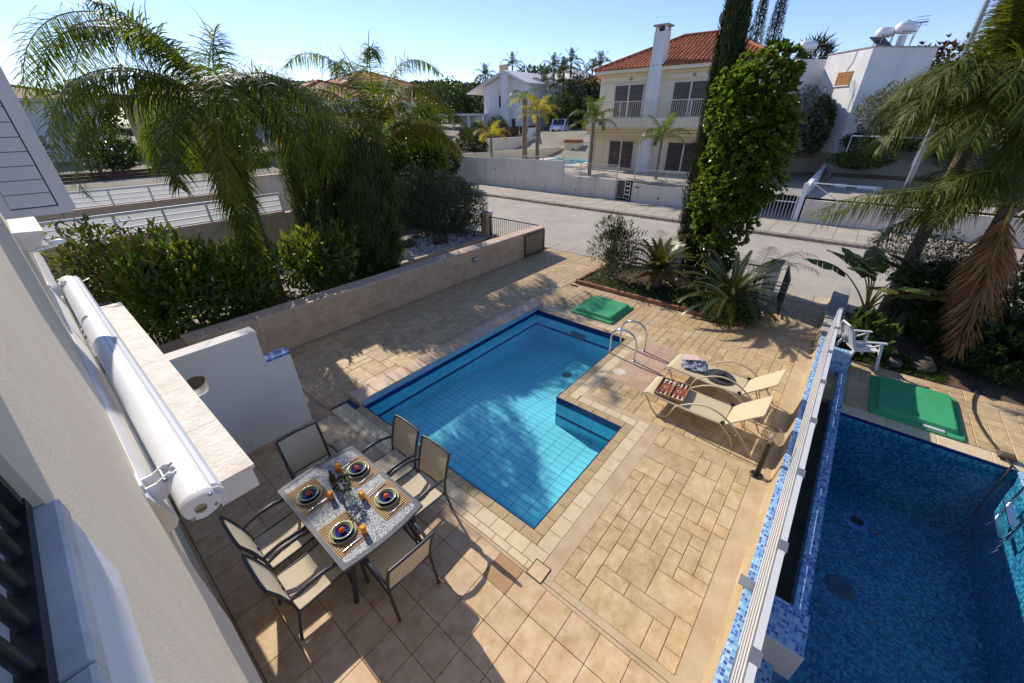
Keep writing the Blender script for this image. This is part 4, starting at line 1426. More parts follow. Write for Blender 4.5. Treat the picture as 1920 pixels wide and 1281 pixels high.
# white plastic armchair
pc = thing('plastic_armchair', 'white plastic garden armchair standing by the fence near the dark pool', 'chair', (7.40, -2.86, 0.0), R(-152))
def plastic_chair(t):
    # faces +Y in its own frame
    s = MB()
    s.prism([(-0.24, 0.40), (0.24, 0.43), (0.25, 0.405), (-0.23, 0.375)], 'x', -0.24, 0.24)
    s.build('seat', 'white_pvc', t, local=True)
    b = MB()
    for k in range(6):
        x = -0.20 + k * 0.08
        b.obox((x, -0.22, 0.40), (x * 1.05, -0.40, 0.86), 0.05, 0.014, (0, 1, 0.3))
    b.tube([(-0.25, -0.24, 0.40), (-0.26, -0.42, 0.84), (-0.15, -0.455, 0.93), (0.15, -0.455, 0.93), (0.26, -0.42, 0.84), (0.25, -0.24, 0.40)], 0.022, 8)
    b.build('backrest', 'white_pvc', t, local=True)
    for sx in (-1, 1):
        MB().prism([(sx * 0.25, 0.27), (sx * 0.31, 0.27), (sx * 0.31, -0.34), (sx * 0.25, -0.36)], 'z', 0.635, 0.66).build('armrest', 'white_pvc', t, local=True)
        MB().obox((sx * 0.30, 0.30, 0.0), (sx * 0.28, 0.18, 0.64), 0.05, 0.05).build('leg', 'white_pvc', t, local=True)
        MB().obox((sx * 0.30, -0.36, 0.0), (sx * 0.26, -0.25, 0.42), 0.05, 0.05).build('leg', 'white_pvc', t, local=True)
        MB().obox((sx * 0.28, 0.20, 0.60), (sx * 0.26, -0.22, 0.42), 0.03, 0.03).build('brace', 'white_pvc', t, local=True)
plastic_chair(pc)
pc.scale = (0.92, 0.92, 0.92)
lp2 = thing('globe_lamp', 'dusty globe lamp on a short post behind the mosaic end block', 'lamp', (7.42, -2.62, 0), 0, 'globe lamps')
MB().tube([(7.42, -2.62, 0), (7.42, -2.62, 0.42)], 0.03, 10).build('post', 'black_metal', lp2)
MB().sphere((7.42, -2.62, 0.53), 0.12, 18, 12).build('globe', 'lamp_glass_grey', lp2)

# =====================================================================  DINING SET
tb = thing('dining_table', 'rectangular patio table with grey metal frame and frosted glass top, laid for four', 'table', (-1.47, 1.57, 0))
tx0, tx1, ty0, ty1 = -1.955, -0.99, 0.835, 2.295
# bowed ends
def bow(t, a, b, y, s): return [(a + (b - a) * k / 8, y + s * 0.045 * math.sin(PI * k / 8)) for k in range(9)]
outer = bow(0, tx0, tx1, ty1, 1) + bow(0, tx1, tx0, ty0, -1)
cxm, cym = (tx0 + tx1) / 2, (ty0 + ty1) / 2
inner = [(cxm + (p[0] - cxm) * (1 - 0.055 / abs(tx1 - cxm)), cym + (p[1] - cym) * (1 - 0.05 / abs(ty1 - cym))) for p in outer]
fm = MB()
n = len(outer)
vs = [(p[0], p[1], 0.742) for p in outer] + [(p[0], p[1], 0.742) for p in inner] + [(p[0], p[1], 0.705) for p in outer] + [(p[0], p[1], 0.705) for p in inner]
fs = []
for k in range(n):
    l = (k + 1) % n
    fs += [(k, l, n + l, n + k), (2 * n + l, 2 * n + k, 3 * n + k, 3 * n + l), (l, k, 2 * n + k, 2 * n + l), (n + k, n + l, 3 * n + l, 3 * n + k)]
fm.add(vs, fs)
fm.build('top_frame', 'table_frame', tb)
MB().prism(inner, 'z', 0.730, 0.738).build('glass_top', 'frost_glass', tb)
for sx in (-1, 1):
    for sy in (-1, 1):
        x0 = cxm + sx * 0.40; y0 = cym + sy * 0.60
        MB().tube([(x0 - sx * 0.08, y0 - sy * 0.05, 0.71), (x0 - sx * 0.03, y0 - sy * 0.02, 0.35), (x0 + sx * 0.04, y0 + sy * 0.03, 0.0)], 0.026, 8).build('leg', 'charcoal', tb)
MB().tube([(cxm - 0.33, cym - 0.56, 0.5), (cxm + 0.33, cym - 0.56, 0.5)], 0.016, 8).build('stretcher', 'charcoal', tb)
MB().tube([(cxm - 0.33, cym + 0.56, 0.5), (cxm + 0.33, cym + 0.56, 0.5)], 0.016, 8).build('stretcher', 'charcoal', tb)

def patio_chair():
    t = thing('patio_chair', 'x', 'chair', (0, 0, 0), 0, 'patio chairs round the dining table')
    fr = 'charcoal'
    W = 0.255
    for s in (-1, 1):
        # back post and rear leg in one bent tube
        MB().tube([(s * W, -0.31, 0.0), (s * W, -0.27, 0.22), (s * W, -0.235, 0.40), (s * W, -0.25, 0.55), (s * W, -0.31, 0.78), (s * W, -0.375, 0.95)], 0.0165, 8).build('back_leg', fr, t, local=True)
        MB().tube([(s * (W + 0.015), 0.29, 0.0), (s * (W + 0.02), 0.27, 0.3), (s * (W + 0.025), 0.255, 0.56), (s * (W + 0.025), 0.22, 0.635)], 0.0165, 8).build('front_leg', fr, t, local=True)
        MB().tube([(s * (W + 0.025), 0.24, 0.60), (s * (W + 0.027), 0.20, 0.645), (s * (W + 0.027), 0.08, 0.678), (s * (W + 0.025), -0.08, 0.675), (s * (W + 0.015), -0.22, 0.64), (s * (W + 0.004), -0.275, 0.61)], [0.015, 0.021, 0.022, 0.021, 0.017, 0.014], 8).build('armrest', fr, t, local=True)
        MB().tube([(s * W, 0.27, 0.415), (s * W, 0.0, 0.40), (s * W, -0.24, 0.39)], 0.013, 8).build('seat_rail', fr, t, local=True)
    MB().tube([(-W, -0.375, 0.945), (-0.12, -0.385, 0.955), (0.12, -0.385, 0.955), (W, -0.375, 0.945)], 0.0165, 8).build('top_rail', fr, t, local=True)
    MB().tube([(-W, 0.27, 0.41), (W, 0.27, 0.41)], 0.013, 8).build('front_rail', fr, t, local=True)
    MB().tube([(-W, -0.243, 0.46), (W, -0.243, 0.46)], 0.011, 8).build('lower_rail', fr, t, local=True)
    sl = MB()
    K = 7
    def strip(pts, w):
        vs, fs = [], []
        for i, p in enumerate(pts):
            sag = 0.012 * math.sin(PI * i / (len(pts) - 1))
            for x in (-w, 0, w):
                vs.append((x, p[0], p[1] - (sag + (0.008 if x == 0 else 0))))
        for i in range(len(pts) - 1):
            for k in range(2):
                a = i * 3 + k
                fs.append((a, a + 1, a + 4, a + 3))
        return vs, fs
    v, f = strip([(0.275 - 0.50 * i / K, 0.428 - 0.022 * i / K) for i in range(K + 1)], 0.246)
    MB().add(v, f, True).build('seat', 'sling', t, local=True)
    pb = [(-0.236, 0.47), (-0.25, 0.55), (-0.283, 0.68), (-0.325, 0.82), (-0.368, 0.935)]
    vs, fs = [], []
    for i, p in enumerate(pb):
        for x in (-0.243, 0, 0.243):
            vs.append((x, p[0] - (0.012 if x == 0 else 0), p[1]))
    for i in range(len(pb) - 1):
        for k in range(2):
            a = i * 3 + k
            fs.append((a, a + 1, a + 4, a + 3))
    MB().add(vs, fs, True).build('backrest', 'sling', t, local=True)
    return t
ch0 = patio_chair()
chairs = [(-2.13, 1.93, -90, 'patio chair on the house side of the table, the one nearer the white wall'),
          (-2.14, 1.30, -90, 'patio chair on the house side of the table, the one nearer the camera'),
          (-0.76, 1.88, 90, 'patio chair on the pool side of the table, the one nearer the white wall'),
          (-0.78, 1.26, 90, 'patio chair on the pool side of the table, the one nearer the camera'),
          (-1.46, 0.73, -2, 'patio chair at the near end of the table, its back to the camera'),
          (-1.43, 2.48, 178, 'patio chair at the far end of the table beside the white wall')]
for i, (x, y, a, lb) in enumerate(chairs):
    if i == 0:
        ch0.location = (x, y, 0); ch0.rotation_euler = (0, 0, R(a)); ch0['label'] = lb
    else:
        copy_tree(ch0, (x, y, 0), R(a), lb)

# place settings
settings = [(-1.745, 1.93, 'on the house side near the white wall', 0), (-1.185, 1.84, 'on the pool side near the white wall', 1),
            (-1.20, 1.21, 'on the pool side near the camera', 2), (-1.745, 1.20, 'on the house side near the camera', 3)]
ZT = 0.7385
def lathe_part(prof, m, name, t):
    return MB().lathe(prof, (0, 0, 0), 26).build(name, m, t, local=True)
def place_mat():
    t = thing('placemat', 'x', 'placemat', (0, 0, 0), 0, 'woven placemats')
    MB().box((-0.17, -0.235, 0.0), (0.17, 0.235, 0.003)).build('weave', 'mat_weave', t, local=True)
    st = MB()
    for k in range(17):
        x = -0.165 + k * 0.0203
        st.box((x, -0.235, 0.0031), (x + 0.009, 0.235, 0.005))
    st.build('strands', 'mat_strand', t, local=True)
    st = MB()
    for k in range(16):
        y = -0.222 + k * 0.0285
        st.box((-0.17, y, 0.0051), (0.17, y + 0.007, 0.006))
    st.build('threads', 'bark', t, local=True)
    return t
def plate():
    t = thing('dinner_plate', 'x', 'plate', (0, 0, 0), 0, 'green and cream dinner plates')
    lathe_part([(0.0, 0.004), (0.07, 0.004), (0.085, 0.010), (0.106, 0.015)], 'plate_blue', 'well', t)
    lathe_part([(0.106, 0.015), (0.128, 0.020)], 'plate_green', 'rim', t)
    lathe_part([(0.128, 0.020), (0.135, 0.0215), (0.137, 0.019), (0.09, 0.002), (0.0, 0.0)], 'plate_rim', 'lip', t)
    return t
def bowl():
    t = thing('soup_bowl', 'x', 'bowl', (0, 0, 0), 0, 'blue soup bowls with green inner rim')
    lathe_part([(0.0, 0.012), (0.055, 0.014), (0.075, 0.028)], 'plate_blue', 'well', t)
    lathe_part([(0.075, 0.028), (0.098, 0.047)], 'plate_green', 'inner_rim', t)
    lathe_part([(0.098, 0.047), (0.105, 0.050), (0.107, 0.047)], 'plate_rim', 'lip', t)
    lathe_part([(0.107, 0.047), (0.085, 0.018), (0.06, 0.004), (0.0, 0.003)], 'plate_blue', 'outside', t)
    return t
def tomato():
    t = thing('tomato', 'x', 'tomato', (0, 0, 0), 0, 'tomatoes in the bowls')
    MB().sphere((0, 0, 0.028), 0.033, 16, 10, (1, 1, 0.86)).build('fruit', 'tomato', t, local=True)
    MB().tube([(0, 0, 0.054), (0.003, 0.002, 0.062)], 0.003, 5).build('stalk', 'rachis', t, local=True)
    return t
def tumbler():
    t = thing('juice_glass', 'x', 'glass', (0, 0, 0), 0, 'glasses of orange juice')
    lathe_part([(0.0, 0.004), (0.027, 0.005), (0.031, 0.10), (0.0, 0.10)], 'juice', 'juice', t)
    lathe_part([(0.0285, 0.002), (0.0325, 0.122)], 'clear_glass', 'tumbler', t)
    return t
def fork():
    t = thing('fork', 'x', 'fork', (0, 0, 0), 0, 'forks on the placemats')
    MB().tube([(0, -0.10, 0.004), (0, 0.0, 0.009), (0, 0.05, 0.006)], [0.005, 0.0035, 0.004], 6).build('handle', 'steel', t, local=True)
    tn = MB()
    tn.box((-0.011, 0.05, 0.004), (0.011, 0.068, 0.007))
    for x in (-0.0095, -0.003, 0.0035, 0.0095):
        tn.box((x - 0.0016, 0.068, 0.004), (x + 0.0016, 0.105, 0.0065))
    tn.build('tines', 'steel', t, local=True)
    return t
def knife():
    t = thing('knife', 'x', 'knife', (0, 0, 0), 0, 'knives on the placemats')
    MB().tube([(0, -0.11, 0.005), (0, 0.0, 0.005)], 0.006, 6).build('handle', 'steel', t, local=True)
    MB().box((-0.008, 0.0, 0.003), (0.008, 0.115, 0.0055)).build('blade', 'steel', t, local=True)
    return t
protos = [place_mat(), plate(), bowl(), tomato(), tumbler(), fork(), knife()]
glasses = [(-1.60, 1.70), (-1.335, 2.03), (-1.375, 1.42), (-1.60, 1.03)]
texts = ['woven brown placemat %s of the table', 'green rimmed dinner plate on the placemat %s', 'blue soup bowl stacked on the plate %s',
         'red tomato in the bowl %s', 'glass of orange juice %s', 'fork left of the plate %s', 'knife right of the plate %s']
for i, (x, y, wh, k) in enumerate(settings):
    side = -1 if x < -1.45 else 1
    rz = -90 if side < 0 else 90
    pos = [(x + side * 0.0, y, ZT, 0), (x, y, ZT + 0.0065, 0), (x, y, ZT + 0.0125, 0), (x, y, ZT + 0.028, 0), (*glasses[i], ZT + (0.0065 if False else 0.001), 0),
           (x, y - side * -0.19 if side < 0 else y - 0.19, ZT + 0.0063, rz), (x, y - 0.19 if side < 0 else y + 0.19, ZT + 0.0063, rz)]
    for j, p in enumerate(protos):
        loc = Vector(pos[j][:3])
        if i == 0:
            p.location = loc; p.rotation_euler = (0, 0, R(pos[j][3] + (3 if j > 4 else 0))); p['label'] = texts[j] % wh
        else:
            copy_tree(p, loc, R(pos[j][3] + (3 if j > 4 else 0)), texts[j] % wh)
# glass vase with a small plant, dark bottle, wine glass
vz = thing('glass_vase', 'round clear glass vase with a small leafy bouquet in the middle of the table', 'vase', (-1.47, 1.56, ZT))
MB().lathe([(0.0, 0.002), (0.05, 0.004), (0.068, 0.03), (0.062, 0.08), (0.045, 0.12), (0.05, 0.15), (0.048, 0.15), (0.043, 0.12), (0.058, 0.08), (0.063, 0.03), (0.0, 0.008)], (0, 0, 0), 22).build('vase', 'clear_glass', vz, local=True)
rngv = np.random.default_rng(3)
pp, dd = ell_points(rngv, 150, (0, 0.03, 0.20), (0.085, 0.085, 0.075), 0.4, 0.1)
V, F = leaf_cards(pp, dd + rdir(rngv, 150) * .6, dd + [0, 0, .5], rngv.uniform(.03, .055, 150), rngv.uniform(.012, .024, 150), rngv)
for nm, mm, sl_ in (('leaves', 'broad_leaf', slice(0, 100)),):
    o = bpy.data.objects.new(nm, npmesh(nm, V, F, mm)); C.objects.link(o); o.parent = vz
pp, dd = ell_points(rngv, 60, (0, 0.04, 0.25), (0.08, 0.08, 0.04), 0.5, 0.1)
V, F = leaf_cards(pp, dd + [0, 0, .8], dd + [0, 0, .5], np.full(60, .035), np.full(60, .022), rngv)
o = bpy.data.objects.new('flowers', npmesh('flowers', V, F, 'petal_dark')); C.objects.link(o); o.parent = vz
sm_ = MB()
for k in range(12):
    a = k * 0.52
    sm_.tube([(0.02 * math.cos(a), 0.02 * math.sin(a), 0.02), (0.05 * math.cos(a), 0.03 + 0.05 * math.sin(a), 0.19)], 0.002, 4)
sm_.build('stems', 'ground_leaf', vz, local=True)
bt = thing('wine_bottle', 'dark wine bottle with a small red label lying towards the vase on the table', 'bottle', (-1.49, 1.83, ZT))
MB().lathe([(0.0, 0.001), (0.036, 0.002), (0.037, 0.16), (0.03, 0.19), (0.014, 0.22), (0.014, 0.285), (0.0, 0.286)], (0, 0, 0), 18).build('glass_body', 'bottle', bt, local=True)
MB().lathe([(0.0378, 0.06), (0.0378, 0.09)], (0, 0, 0), 18).build('label', 'red_label', bt, local=True)
MB().lathe([(0.0152, 0.235), (0.0155, 0.286), (0.0, 0.288)], (0, 0, 0), 12).build('capsule', 'petal_dark', bt, local=True)
wg = thing('wine_glass', 'empty clear wine glass between the vase and the near placemat', 'glass', (-1.46, 1.36, ZT))
MB().lathe([(0.0, 0.002), (0.034, 0.002), (0.006, 0.008), (0.004, 0.07), (0.03, 0.10), (0.038, 0.14), (0.03, 0.18), (0.0285, 0.18), (0.036, 0.14), (0.028, 0.102), (0.0, 0.076)], (0, 0, 0), 20).build('goblet', 'clear_glass', wg, local=True)

# =====================================================================  SUN LOUNGERS
def lounger():
    # lies along -Y: foot end at y = 0, head towards -Y
    t = thing('sun_lounger', 'x', 'sun lounger', (0, 0, 0), 0, 'sun loungers on the patio')
    W = 0.285
    prof = [(0.06, 0.27), (0.03, 0.335), (-0.05, 0.37), (-0.35, 0.345), (-0.75, 0.325), (-1.15, 0.335), (-1.26, 0.34)]
    hx = -1.27
    def strip(pts, w, n='sling'):
        vs, fs = [], []
        for p in pts:
            for x in (-w, -w / 2, 0, w / 2, w):
                vs.append((x, p[0], p[1] - 0.012 * (1 - (x / w) ** 2)))
        for i in range(len(pts) - 1):
            for k in range(4):
                a = i * 5 + k
                fs.append((a, a + 1, a + 6, a + 5))
        return MB().add(vs, fs, True)
    strip([(y, z + 0.012) for y, z in prof], W).build('seat_sling', 'lounger_sling', t, local=True)
    back = [(hx - 0.02, 0.345), (-1.46, 0.50), (-1.62, 0.655), (-1.74, 0.765)]
    strip([(y, z + 0.012) for y, z in back], W).build('back_sling', 'lounger_sling', t, local=True)
    for s in (-1, 1):
        x = s * (W + 0.012)
        MB().tube([(x, y, z) for y, z in prof], 0.014, 8).build('side_rail', 'lounger_frame', t, local=True)
        MB().tube([(x, y, z) for y, z in back], 0.014, 8).build('back_rail', 'lounger_frame', t, local=True)
        xa = s * (W + 0.045)
        hoop = [(xa, -0.32, 0.012), (xa, -0.45, 0.06)]
        for k in range(11):
            u = k / 10
            hoop.append((xa, -0.55 - 1.0 * u, 0.16 + 0.41 * math.sin(PI * (0.12 + 0.80 * u)) ** 0.9))
        hoop += [(xa, -1.68, 0.12), (xa, -1.74, 0.0)]
        MB().tube(hoop, 0.0145, 8).build('arm_hoop', 'lounger_frame', t, local=True)
        MB().tube([(xa, -0.02, 0.33), (xa, -0.08, 0.27), (xa, -0.16, 0.12), (xa, -0.26, 0.02), (xa, -0.36, 0.012)], 0.0145, 8).build('front_leg', 'lounger_frame', t, local=True)
        MB().tube([(xa - s * 0.02, -1.25, 0.34), (xa - s * 0.02, -1.42, 0.18), (xa - s * 0.02, -1.50, 0.0)], 0.013, 8).build('rear_leg', 'lounger_frame', t, local=True)
        MB().tube([(x * 0.86, -1.52, 0.54), (x * 0.86, -1.60, 0.30), (x * 0.86, -1.48, 0.20)], 0.010, 6).build('back_prop', 'lounger_frame', t, local=True)
    for y, z in ((-1.265, 0.335), (0.05, 0.27), (-0.36, 0.012)):
        MB().tube([(-W - 0.04, y, z), (W + 0.04, y, z)], 0.012, 8).build('cross_bar', 'lounger_frame', t, local=True)
    MB().tube([(-W, -1.74, 0.765), (W, -1.74, 0.765)], 0.012, 8).build('head_bar', 'lounger_frame', t, local=True)
    for s in (-1, 1):
        MB().box((s * W - 0.025, -1.30, 0.33), (s * W + 0.025, -1.24, 0.372)).build('hinge', 'black_metal', t, local=True)
    return t
l1 = lounger()
l1.location = (3.42, -0.06, 0.0); l1.rotation_euler = (0, 0, R(-1)); l1['label'] = 'beige sun lounger nearer the camera with the backgammon board on it'
copy_tree(l1, (4.46, -0.08, 0.0), R(-3), 'beige sun lounger further from the camera with hat and shirt on it')
# backgammon set
bgm = thing('backgammon_board', 'open wooden backgammon board with pieces on the nearer sun lounger', 'board game', (3.42, -0.42, 0.385), R(4))
MB().box((-0.255, -0.225, 0.0), (0.255, 0.225, 0.018)).build('base', 'wood_box', bgm, local=True)
rim = MB()
rim.box((-0.27, -0.24, 0), (0.27, -0.226, 0.042)).box((-0.27, 0.226, 0), (0.27, 0.24, 0.042)).box((-0.27, -0.226, 0), (-0.256, 0.226, 0.042)).box((0.256, -0.226, 0), (0.27, 0.226, 0.042)).box((-0.256, -0.012, 0.018), (0.256, 0.012, 0.042))
rim.build('rim', 'wood_box', bgm, local=True)
MB().box((-0.254, -0.224, 0.0185), (0.254, -0.013, 0.020)).box((-0.254, 0.013, 0.0185), (0.254, 0.224, 0.020)).build('field', 'board_brown', bgm, local=True)
pw, pk = MB(), MB()
for half in (-1, 1):
    for k in range(6):
        y = half * (0.013 + 0.0352 * k + 0.0176)
        for e in (-1, 1):
            tgt = pw if (k + (e > 0)) % 2 else pk
            tgt.add([(e * 0.252, y - 0.016, 0.0206), (e * 0.252, y + 0.016, 0.0206), (e * 0.09, y, 0.0206)], [(0, 1, 2)] if e < 0 else [(2, 1, 0)])
pw.build('white_points', 'board_white', bgm, local=True)
pk.build('black_points', 'board_black', bgm, local=True)
for half in (-1, 1):
    em = MB().lathe([(0.0, 0.0), (0.030, 0.0)], (0, half * 0.118, 0.0212), 18)
    em.build('medallion', 'board_white', bgm, local=True)
    MB().lathe([(0.0, 0.0), (0.021, 0.0)], (0, half * 0.118, 0.0217), 18).build('medallion_star', 'board_black', bgm, local=True)
rb2 = random.Random(2)
for k in range(14):
    y = rb2.choice((-1, 1)) * (0.03 + 0.0352 * rb2.randrange(6)); e = rb2.choice((-1, 1))
    MB().lathe([(0.0, 0.007), (0.014, 0.007), (0.015, 0.0)], (e * (0.236 - 0.031 * (k % 3)), y, 0.0212), 12).build('game_piece', 'board_white' if k % 2 else 'board_black', bgm, local=True)
# hat
ht = thing('sun_hat', 'dark grey wide brimmed hat on the further sun lounger', 'hat', (4.42, -0.93, 0.345), R(20))
MB().lathe([(0.0, 0.115), (0.05, 0.125), (0.085, 0.112), (0.095, 0.08), (0.10, 0.012), (0.20, 0.006), (0.245, 0.022), (0.247, 0.018), (0.20, 0.0), (0.0, 0.0)], (0, 0, 0), 28).build('felt', 'hat_grey', ht, local=True)
MB().lathe([(0.1015, 0.012), (0.0985, 0.042)], (0, 0, 0), 28).build('band', 'hat_band', ht, local=True)
# crumpled shirt
shm = mat('shirt_print', (0.50, 0.53, 0.60), (0.025, 0.03, 0.07), rough=0.85, scale=26, detail=1.0)
rg = np.random.default_rng(9)
nx_, ny_ = 26, 22
xs = np.linspace(-0.22, 0.24, nx_); ys = np.linspace(-0.24, 0.2, ny_)
from mathutils import noise as mnoise
V = []
for yy in ys:
    for xx in xs:
        e = max(abs(xx) / 0.24, abs(yy) / 0.24)
        h = 0.05 + 0.055 * mnoise.noise((xx * 11, yy * 9, 1.3)) + 0.03 * mnoise.noise((xx * 25, yy * 21, 4.0))
        h = max(0.004, h * (1.15 - e ** 3))
        V.append((xx + 0.03 * mnoise.noise((xx * 8, yy * 8, 7)), yy * (1 + 0.2 * mnoise.noise((xx * 6, 0, 2))), h))
F = [(j * nx_ + i, j * nx_ + i + 1, (j + 1) * nx_ + i + 1, (j + 1) * nx_ + i) for j in range(ny_ - 1) for i in range(nx_ - 1)]
o = MB().add(V, F, True).build('folded_shirt', 'shirt_print', None, None, 'crumpled dark blue and white patterned shirt on the further sun lounger', 'shirt', None, True)
o.location = (4.50, -0.42, 0.362); o.rotation_euler = (0, 0, R(15))
mg = thing('magazine', 'magazine with a reddish cover on top of the crumpled shirt', 'magazine', (4.58, -0.34, 0.462), R(35))
MB().box((-0.10, -0.14, 0.0), (0.10, 0.14, 0.008)).build('pages', 'board_white', mg, local=True)
MB().box((-0.10, -0.14, 0.0082), (0.10, 0.14, 0.010)).build('cover', 'paper_red', mg, local=True)

# bollard lamp with clear globe
bl = thing('globe_lamp', 'black bollard lamp with a clear smoky globe beside the curb', 'lamp', (2.72, -1.97, 0), 0, 'globe lamps')
MB().lathe([(0.0, 0.022), (0.07, 0.022), (0.085, 0.012), (0.085, 0.0)], (2.72, -1.97, 0.0), 20).build('base_plate', 'black_metal', bl)
MB().lathe([(0.036, 0.02), (0.034, 0.58), (0.05, 0.60), (0.055, 0.63), (0.0, 0.635)], (2.72, -1.97, 0.0), 16).build('post', 'black_metal', bl)
MB().sphere((2.72, -1.97, 0.745), 0.135, 24, 16).build('globe', 'smoke_glass', bl)
b_ = MB().sphere((2.72, -1.97, 0.725), 0.035, 14, 10, (1, 1, 1.5)).build('bulb', 'bulb', bl)
MB().tube([(2.72, -1.97, 0.63), (2.72, -1.97, 0.69)], 0.02, 10).build('lamp_holder', 'globe_white', bl)
for k in range(4):
    a = PI / 4 + k * PI / 2
    MB().tube([(2.72 + 0.065 * math.cos(a), -1.97 + 0.065 * math.sin(a), 0.018), (2.72 + 0.065 * math.cos(a), -1.97 + 0.065 * math.sin(a), 0.032)], 0.008, 6).build('bolt', 'steel', bl)

# =====================================================================  PLANTED BED
MB().box((7.70, -0.75, -0.3), (10.28, 4.1, 0.06)).build('bed_soil', 'soil', None, 'structure')
ed = thing('bed_edging', 'low edging of brown bricks round the planted bed', 'edging', (7.65, 1.7, 0))
br_ = MB().box((0, 0, 0), (0.105, 0.222, 0.115), 0.008).mesh('brick', 'brick')
br2 = MB().box((0, 0, 0), (0.222, 0.105, 0.115), 0.008).mesh('brick', 'brick')
rb = random.Random(11)
for k in range(21):
    place('brick', br_, ed, (7.60 + rb.uniform(-.006, .006), -0.72 + k * 0.229, -0.004 + rb.uniform(-.006, .004)), rb.uniform(-.025, .025))
for k in range(11):
    place('brick', br2, ed, (7.72 + k * 0.229, 4.06 + rb.uniform(-.006, .006), -0.004 + rb.uniform(-.006, .004)), rb.uniform(-.025, .025))
# street boundary: low wall, pillars, railing and gate leaf
def street_rail(label, y0, y1, x, z0, z1):
    t = thing('street_railing', label, 'railing', (x, (y0 + y1) / 2, 0), 0, 'black railings towards the street')
    MB().box((x - .015, y0, z1 - .03), (x + .015, y1, z1)).build('top_rail', 'black_metal', t)
    MB().box((x - .015, y0, z0 + .05), (x + .015, y1, z0 + .08)).build('bottom_rail', 'black_metal', t)
    b = MB()
    n = int((y1 - y0) / 0.11)
    for i in range(n + 1):
        y = y0 + (y1 - y0) * i / n
        b.box((x - .007, y - .007, z0), (x + .007, y + .007, z1 - .03))
    b.build('bars', 'black_metal', t)
    for y in (y0, y1):
        MB().box((x - .02, y - .02, 0.0), (x + .02, y + .02, z1 + .02)).build('post', 'black_metal', t)
    return t
street_rail('black street railing behind the oleander and the first cycad', 2.25, 4.15, 10.15, 0.12, 0.85)
street_rail('black street railing behind the ivy covered tree', -0.55, 1.75, 10.15, 0.12, 0.85)
pl1 = thing('gate_pillar', 'pale rendered pillar among the cycads by the street', 'pillar', (10.1, 2.0, 0))
MB().box((9.95, 1.80, 0), (10.35, 2.20, 1.02)).build('shaft', 'render_white', pl1)
MB().box((9.92, 1.77, 1.021), (10.38, 2.23, 1.07), 0.01).build('pillar_cap', 'street_wall', pl1)
pl2 = thing('gate_pillar', 'pale pillar with meter box beside the open pedestrian gate', 'pillar', (9.7, -0.75, 0))
MB().box((9.2, -0.86, 0), (10.3, -0.62, 1.02)).build('shaft', 'render_white', pl2)
MB().box((9.17, -0.89, 1.021), (10.33, -0.59, 1.06), 0.01).build('pillar_cap', 'wall_cap', pl2)
MB().box((9.5, -0.875, 0.35), (9.62, -0.861, 0.6)).build('meter_box', 'black_metal', pl2)
bar_gate('black pedestrian gate leaf standing open beside the pillar', (8.75, -1.22), (9.95, -1.02), 0.08, 1.05, 12)
sl = thing('spike_light', 'round white garden spotlight on the ground between the cycads', 'lamp', (9.0, 1.45, 0.06))
MB().tube([(9.0, 1.45, 0.0), (9.0, 1.45, 0.2)], 0.02, 8).build('spike', 'black_metal', sl)
MB().tube([(9.06, 1.50, 0.28), (8.92, 1.38, 0.34)], [0.07, 0.10], 16).build('shade', 'globe_white', sl)
MB().tube([(8.919, 1.379, 0.3405), (8.915, 1.376, 0.342)], 0.075, 16).build('lens', 'lamp_glass_grey', sl)
rng0 = np.random.default_rng(21)
n = 9000
PP = np.stack([rng0.uniform(7.75, 10.0, n), rng0.uniform(-0.7, 4.0, n), np.zeros(n)], 1)
PP[:, 2] = 0.06 + 0.10 * rng0.random(n)
dens = np.sin(PP[:, 0] * 2.3) * np.sin(PP[:, 1] * 1.7) + rng0.normal(size=n) * 0.4
PP = PP[dens > -0.35]
V, F = leaf_cards(PP, rdir(rng0, len(PP)) + [0, 0, .9], rdir(rng0, len(PP)) * .5 + [0, 0, 1], rng0.uniform(.04, .08, len(PP)), rng0.uniform(.02, .045, len(PP)), rng0)
o = bpy.data.objects.new('ground_cover', npmesh('ground_cover', V, F, 'broad_leaf'))
C.objects.link(o); props(o, 'low green ground cover between the cycads in the planted bed', 'ground cover', None, 'stuff')

# =====================================================================  NEIGHBOUR GARDEN ON THE LEFT
MB().box((-6, 7.34, -0.36), (9.9, 9.75, -0.02)).build('side_path', 'curb_tan', None, 'structure')
MB().box((-6, 9.95, -0.36), (10.25, 15.3, 0.02)).build('gravel_ground', 'gravel_bed', None, 'structure')
MB().box((-6, 7.36, -0.02), (2.7, 9.75, 0.05)).build('bed_soil', 'soil', None, 'structure')
kl = thing('garden_kerb', 'low pale kerb between the gravel bed and the side path', 'kerb', (6, 9.85, 0))
kme = MB().box((0, 0, 0), (0.495, 0.19, 0.13), 0.012).mesh('kerb_block', 'tan_block')
for k in range(16):
    place('kerb_block', kme, kl, (2.2 + k * 0.5, 9.755, -0.02))
hb = thing('black_hose', 'thin black hose lying along the garden kerb', 'hose', (7, 9.6, 0))
MB().tube([(3.0, 9.60, 0.0), (5, 9.62, 0.0), (7, 9.64, 0.0), (8.4, 9.62, 0.0), (9.3, 9.66, 0.02), (9.8, 9.72, 0.12), (10.0, 9.85, 0.3)], 0.025, 6).build('tube', 'rubber', hb)
gp = thing('gate_pillar', 'square stone pillar of the neighbouring garden gate', 'pillar', (10.05, 10.2, 0))
MB().box((9.86, 9.98, 0), (10.22, 10.34, 0.98)).build('shaft', 'tan_block', gp)
MB().box((9.83, 9.95, 0.981), (10.25, 10.37, 1.03), 0.01).build('pillar_cap', 'wall_cap', gp)
bar_gate('black double driveway gate of the neighbouring plot', (10.05, 9.95), (10.05, 7.40), 0.06, 0.90, 22)
bar_gate('short black barred fence left of the stone gate pillar', (10.05, 11.9), (10.05, 10.38), 0.1, 0.85, 12)
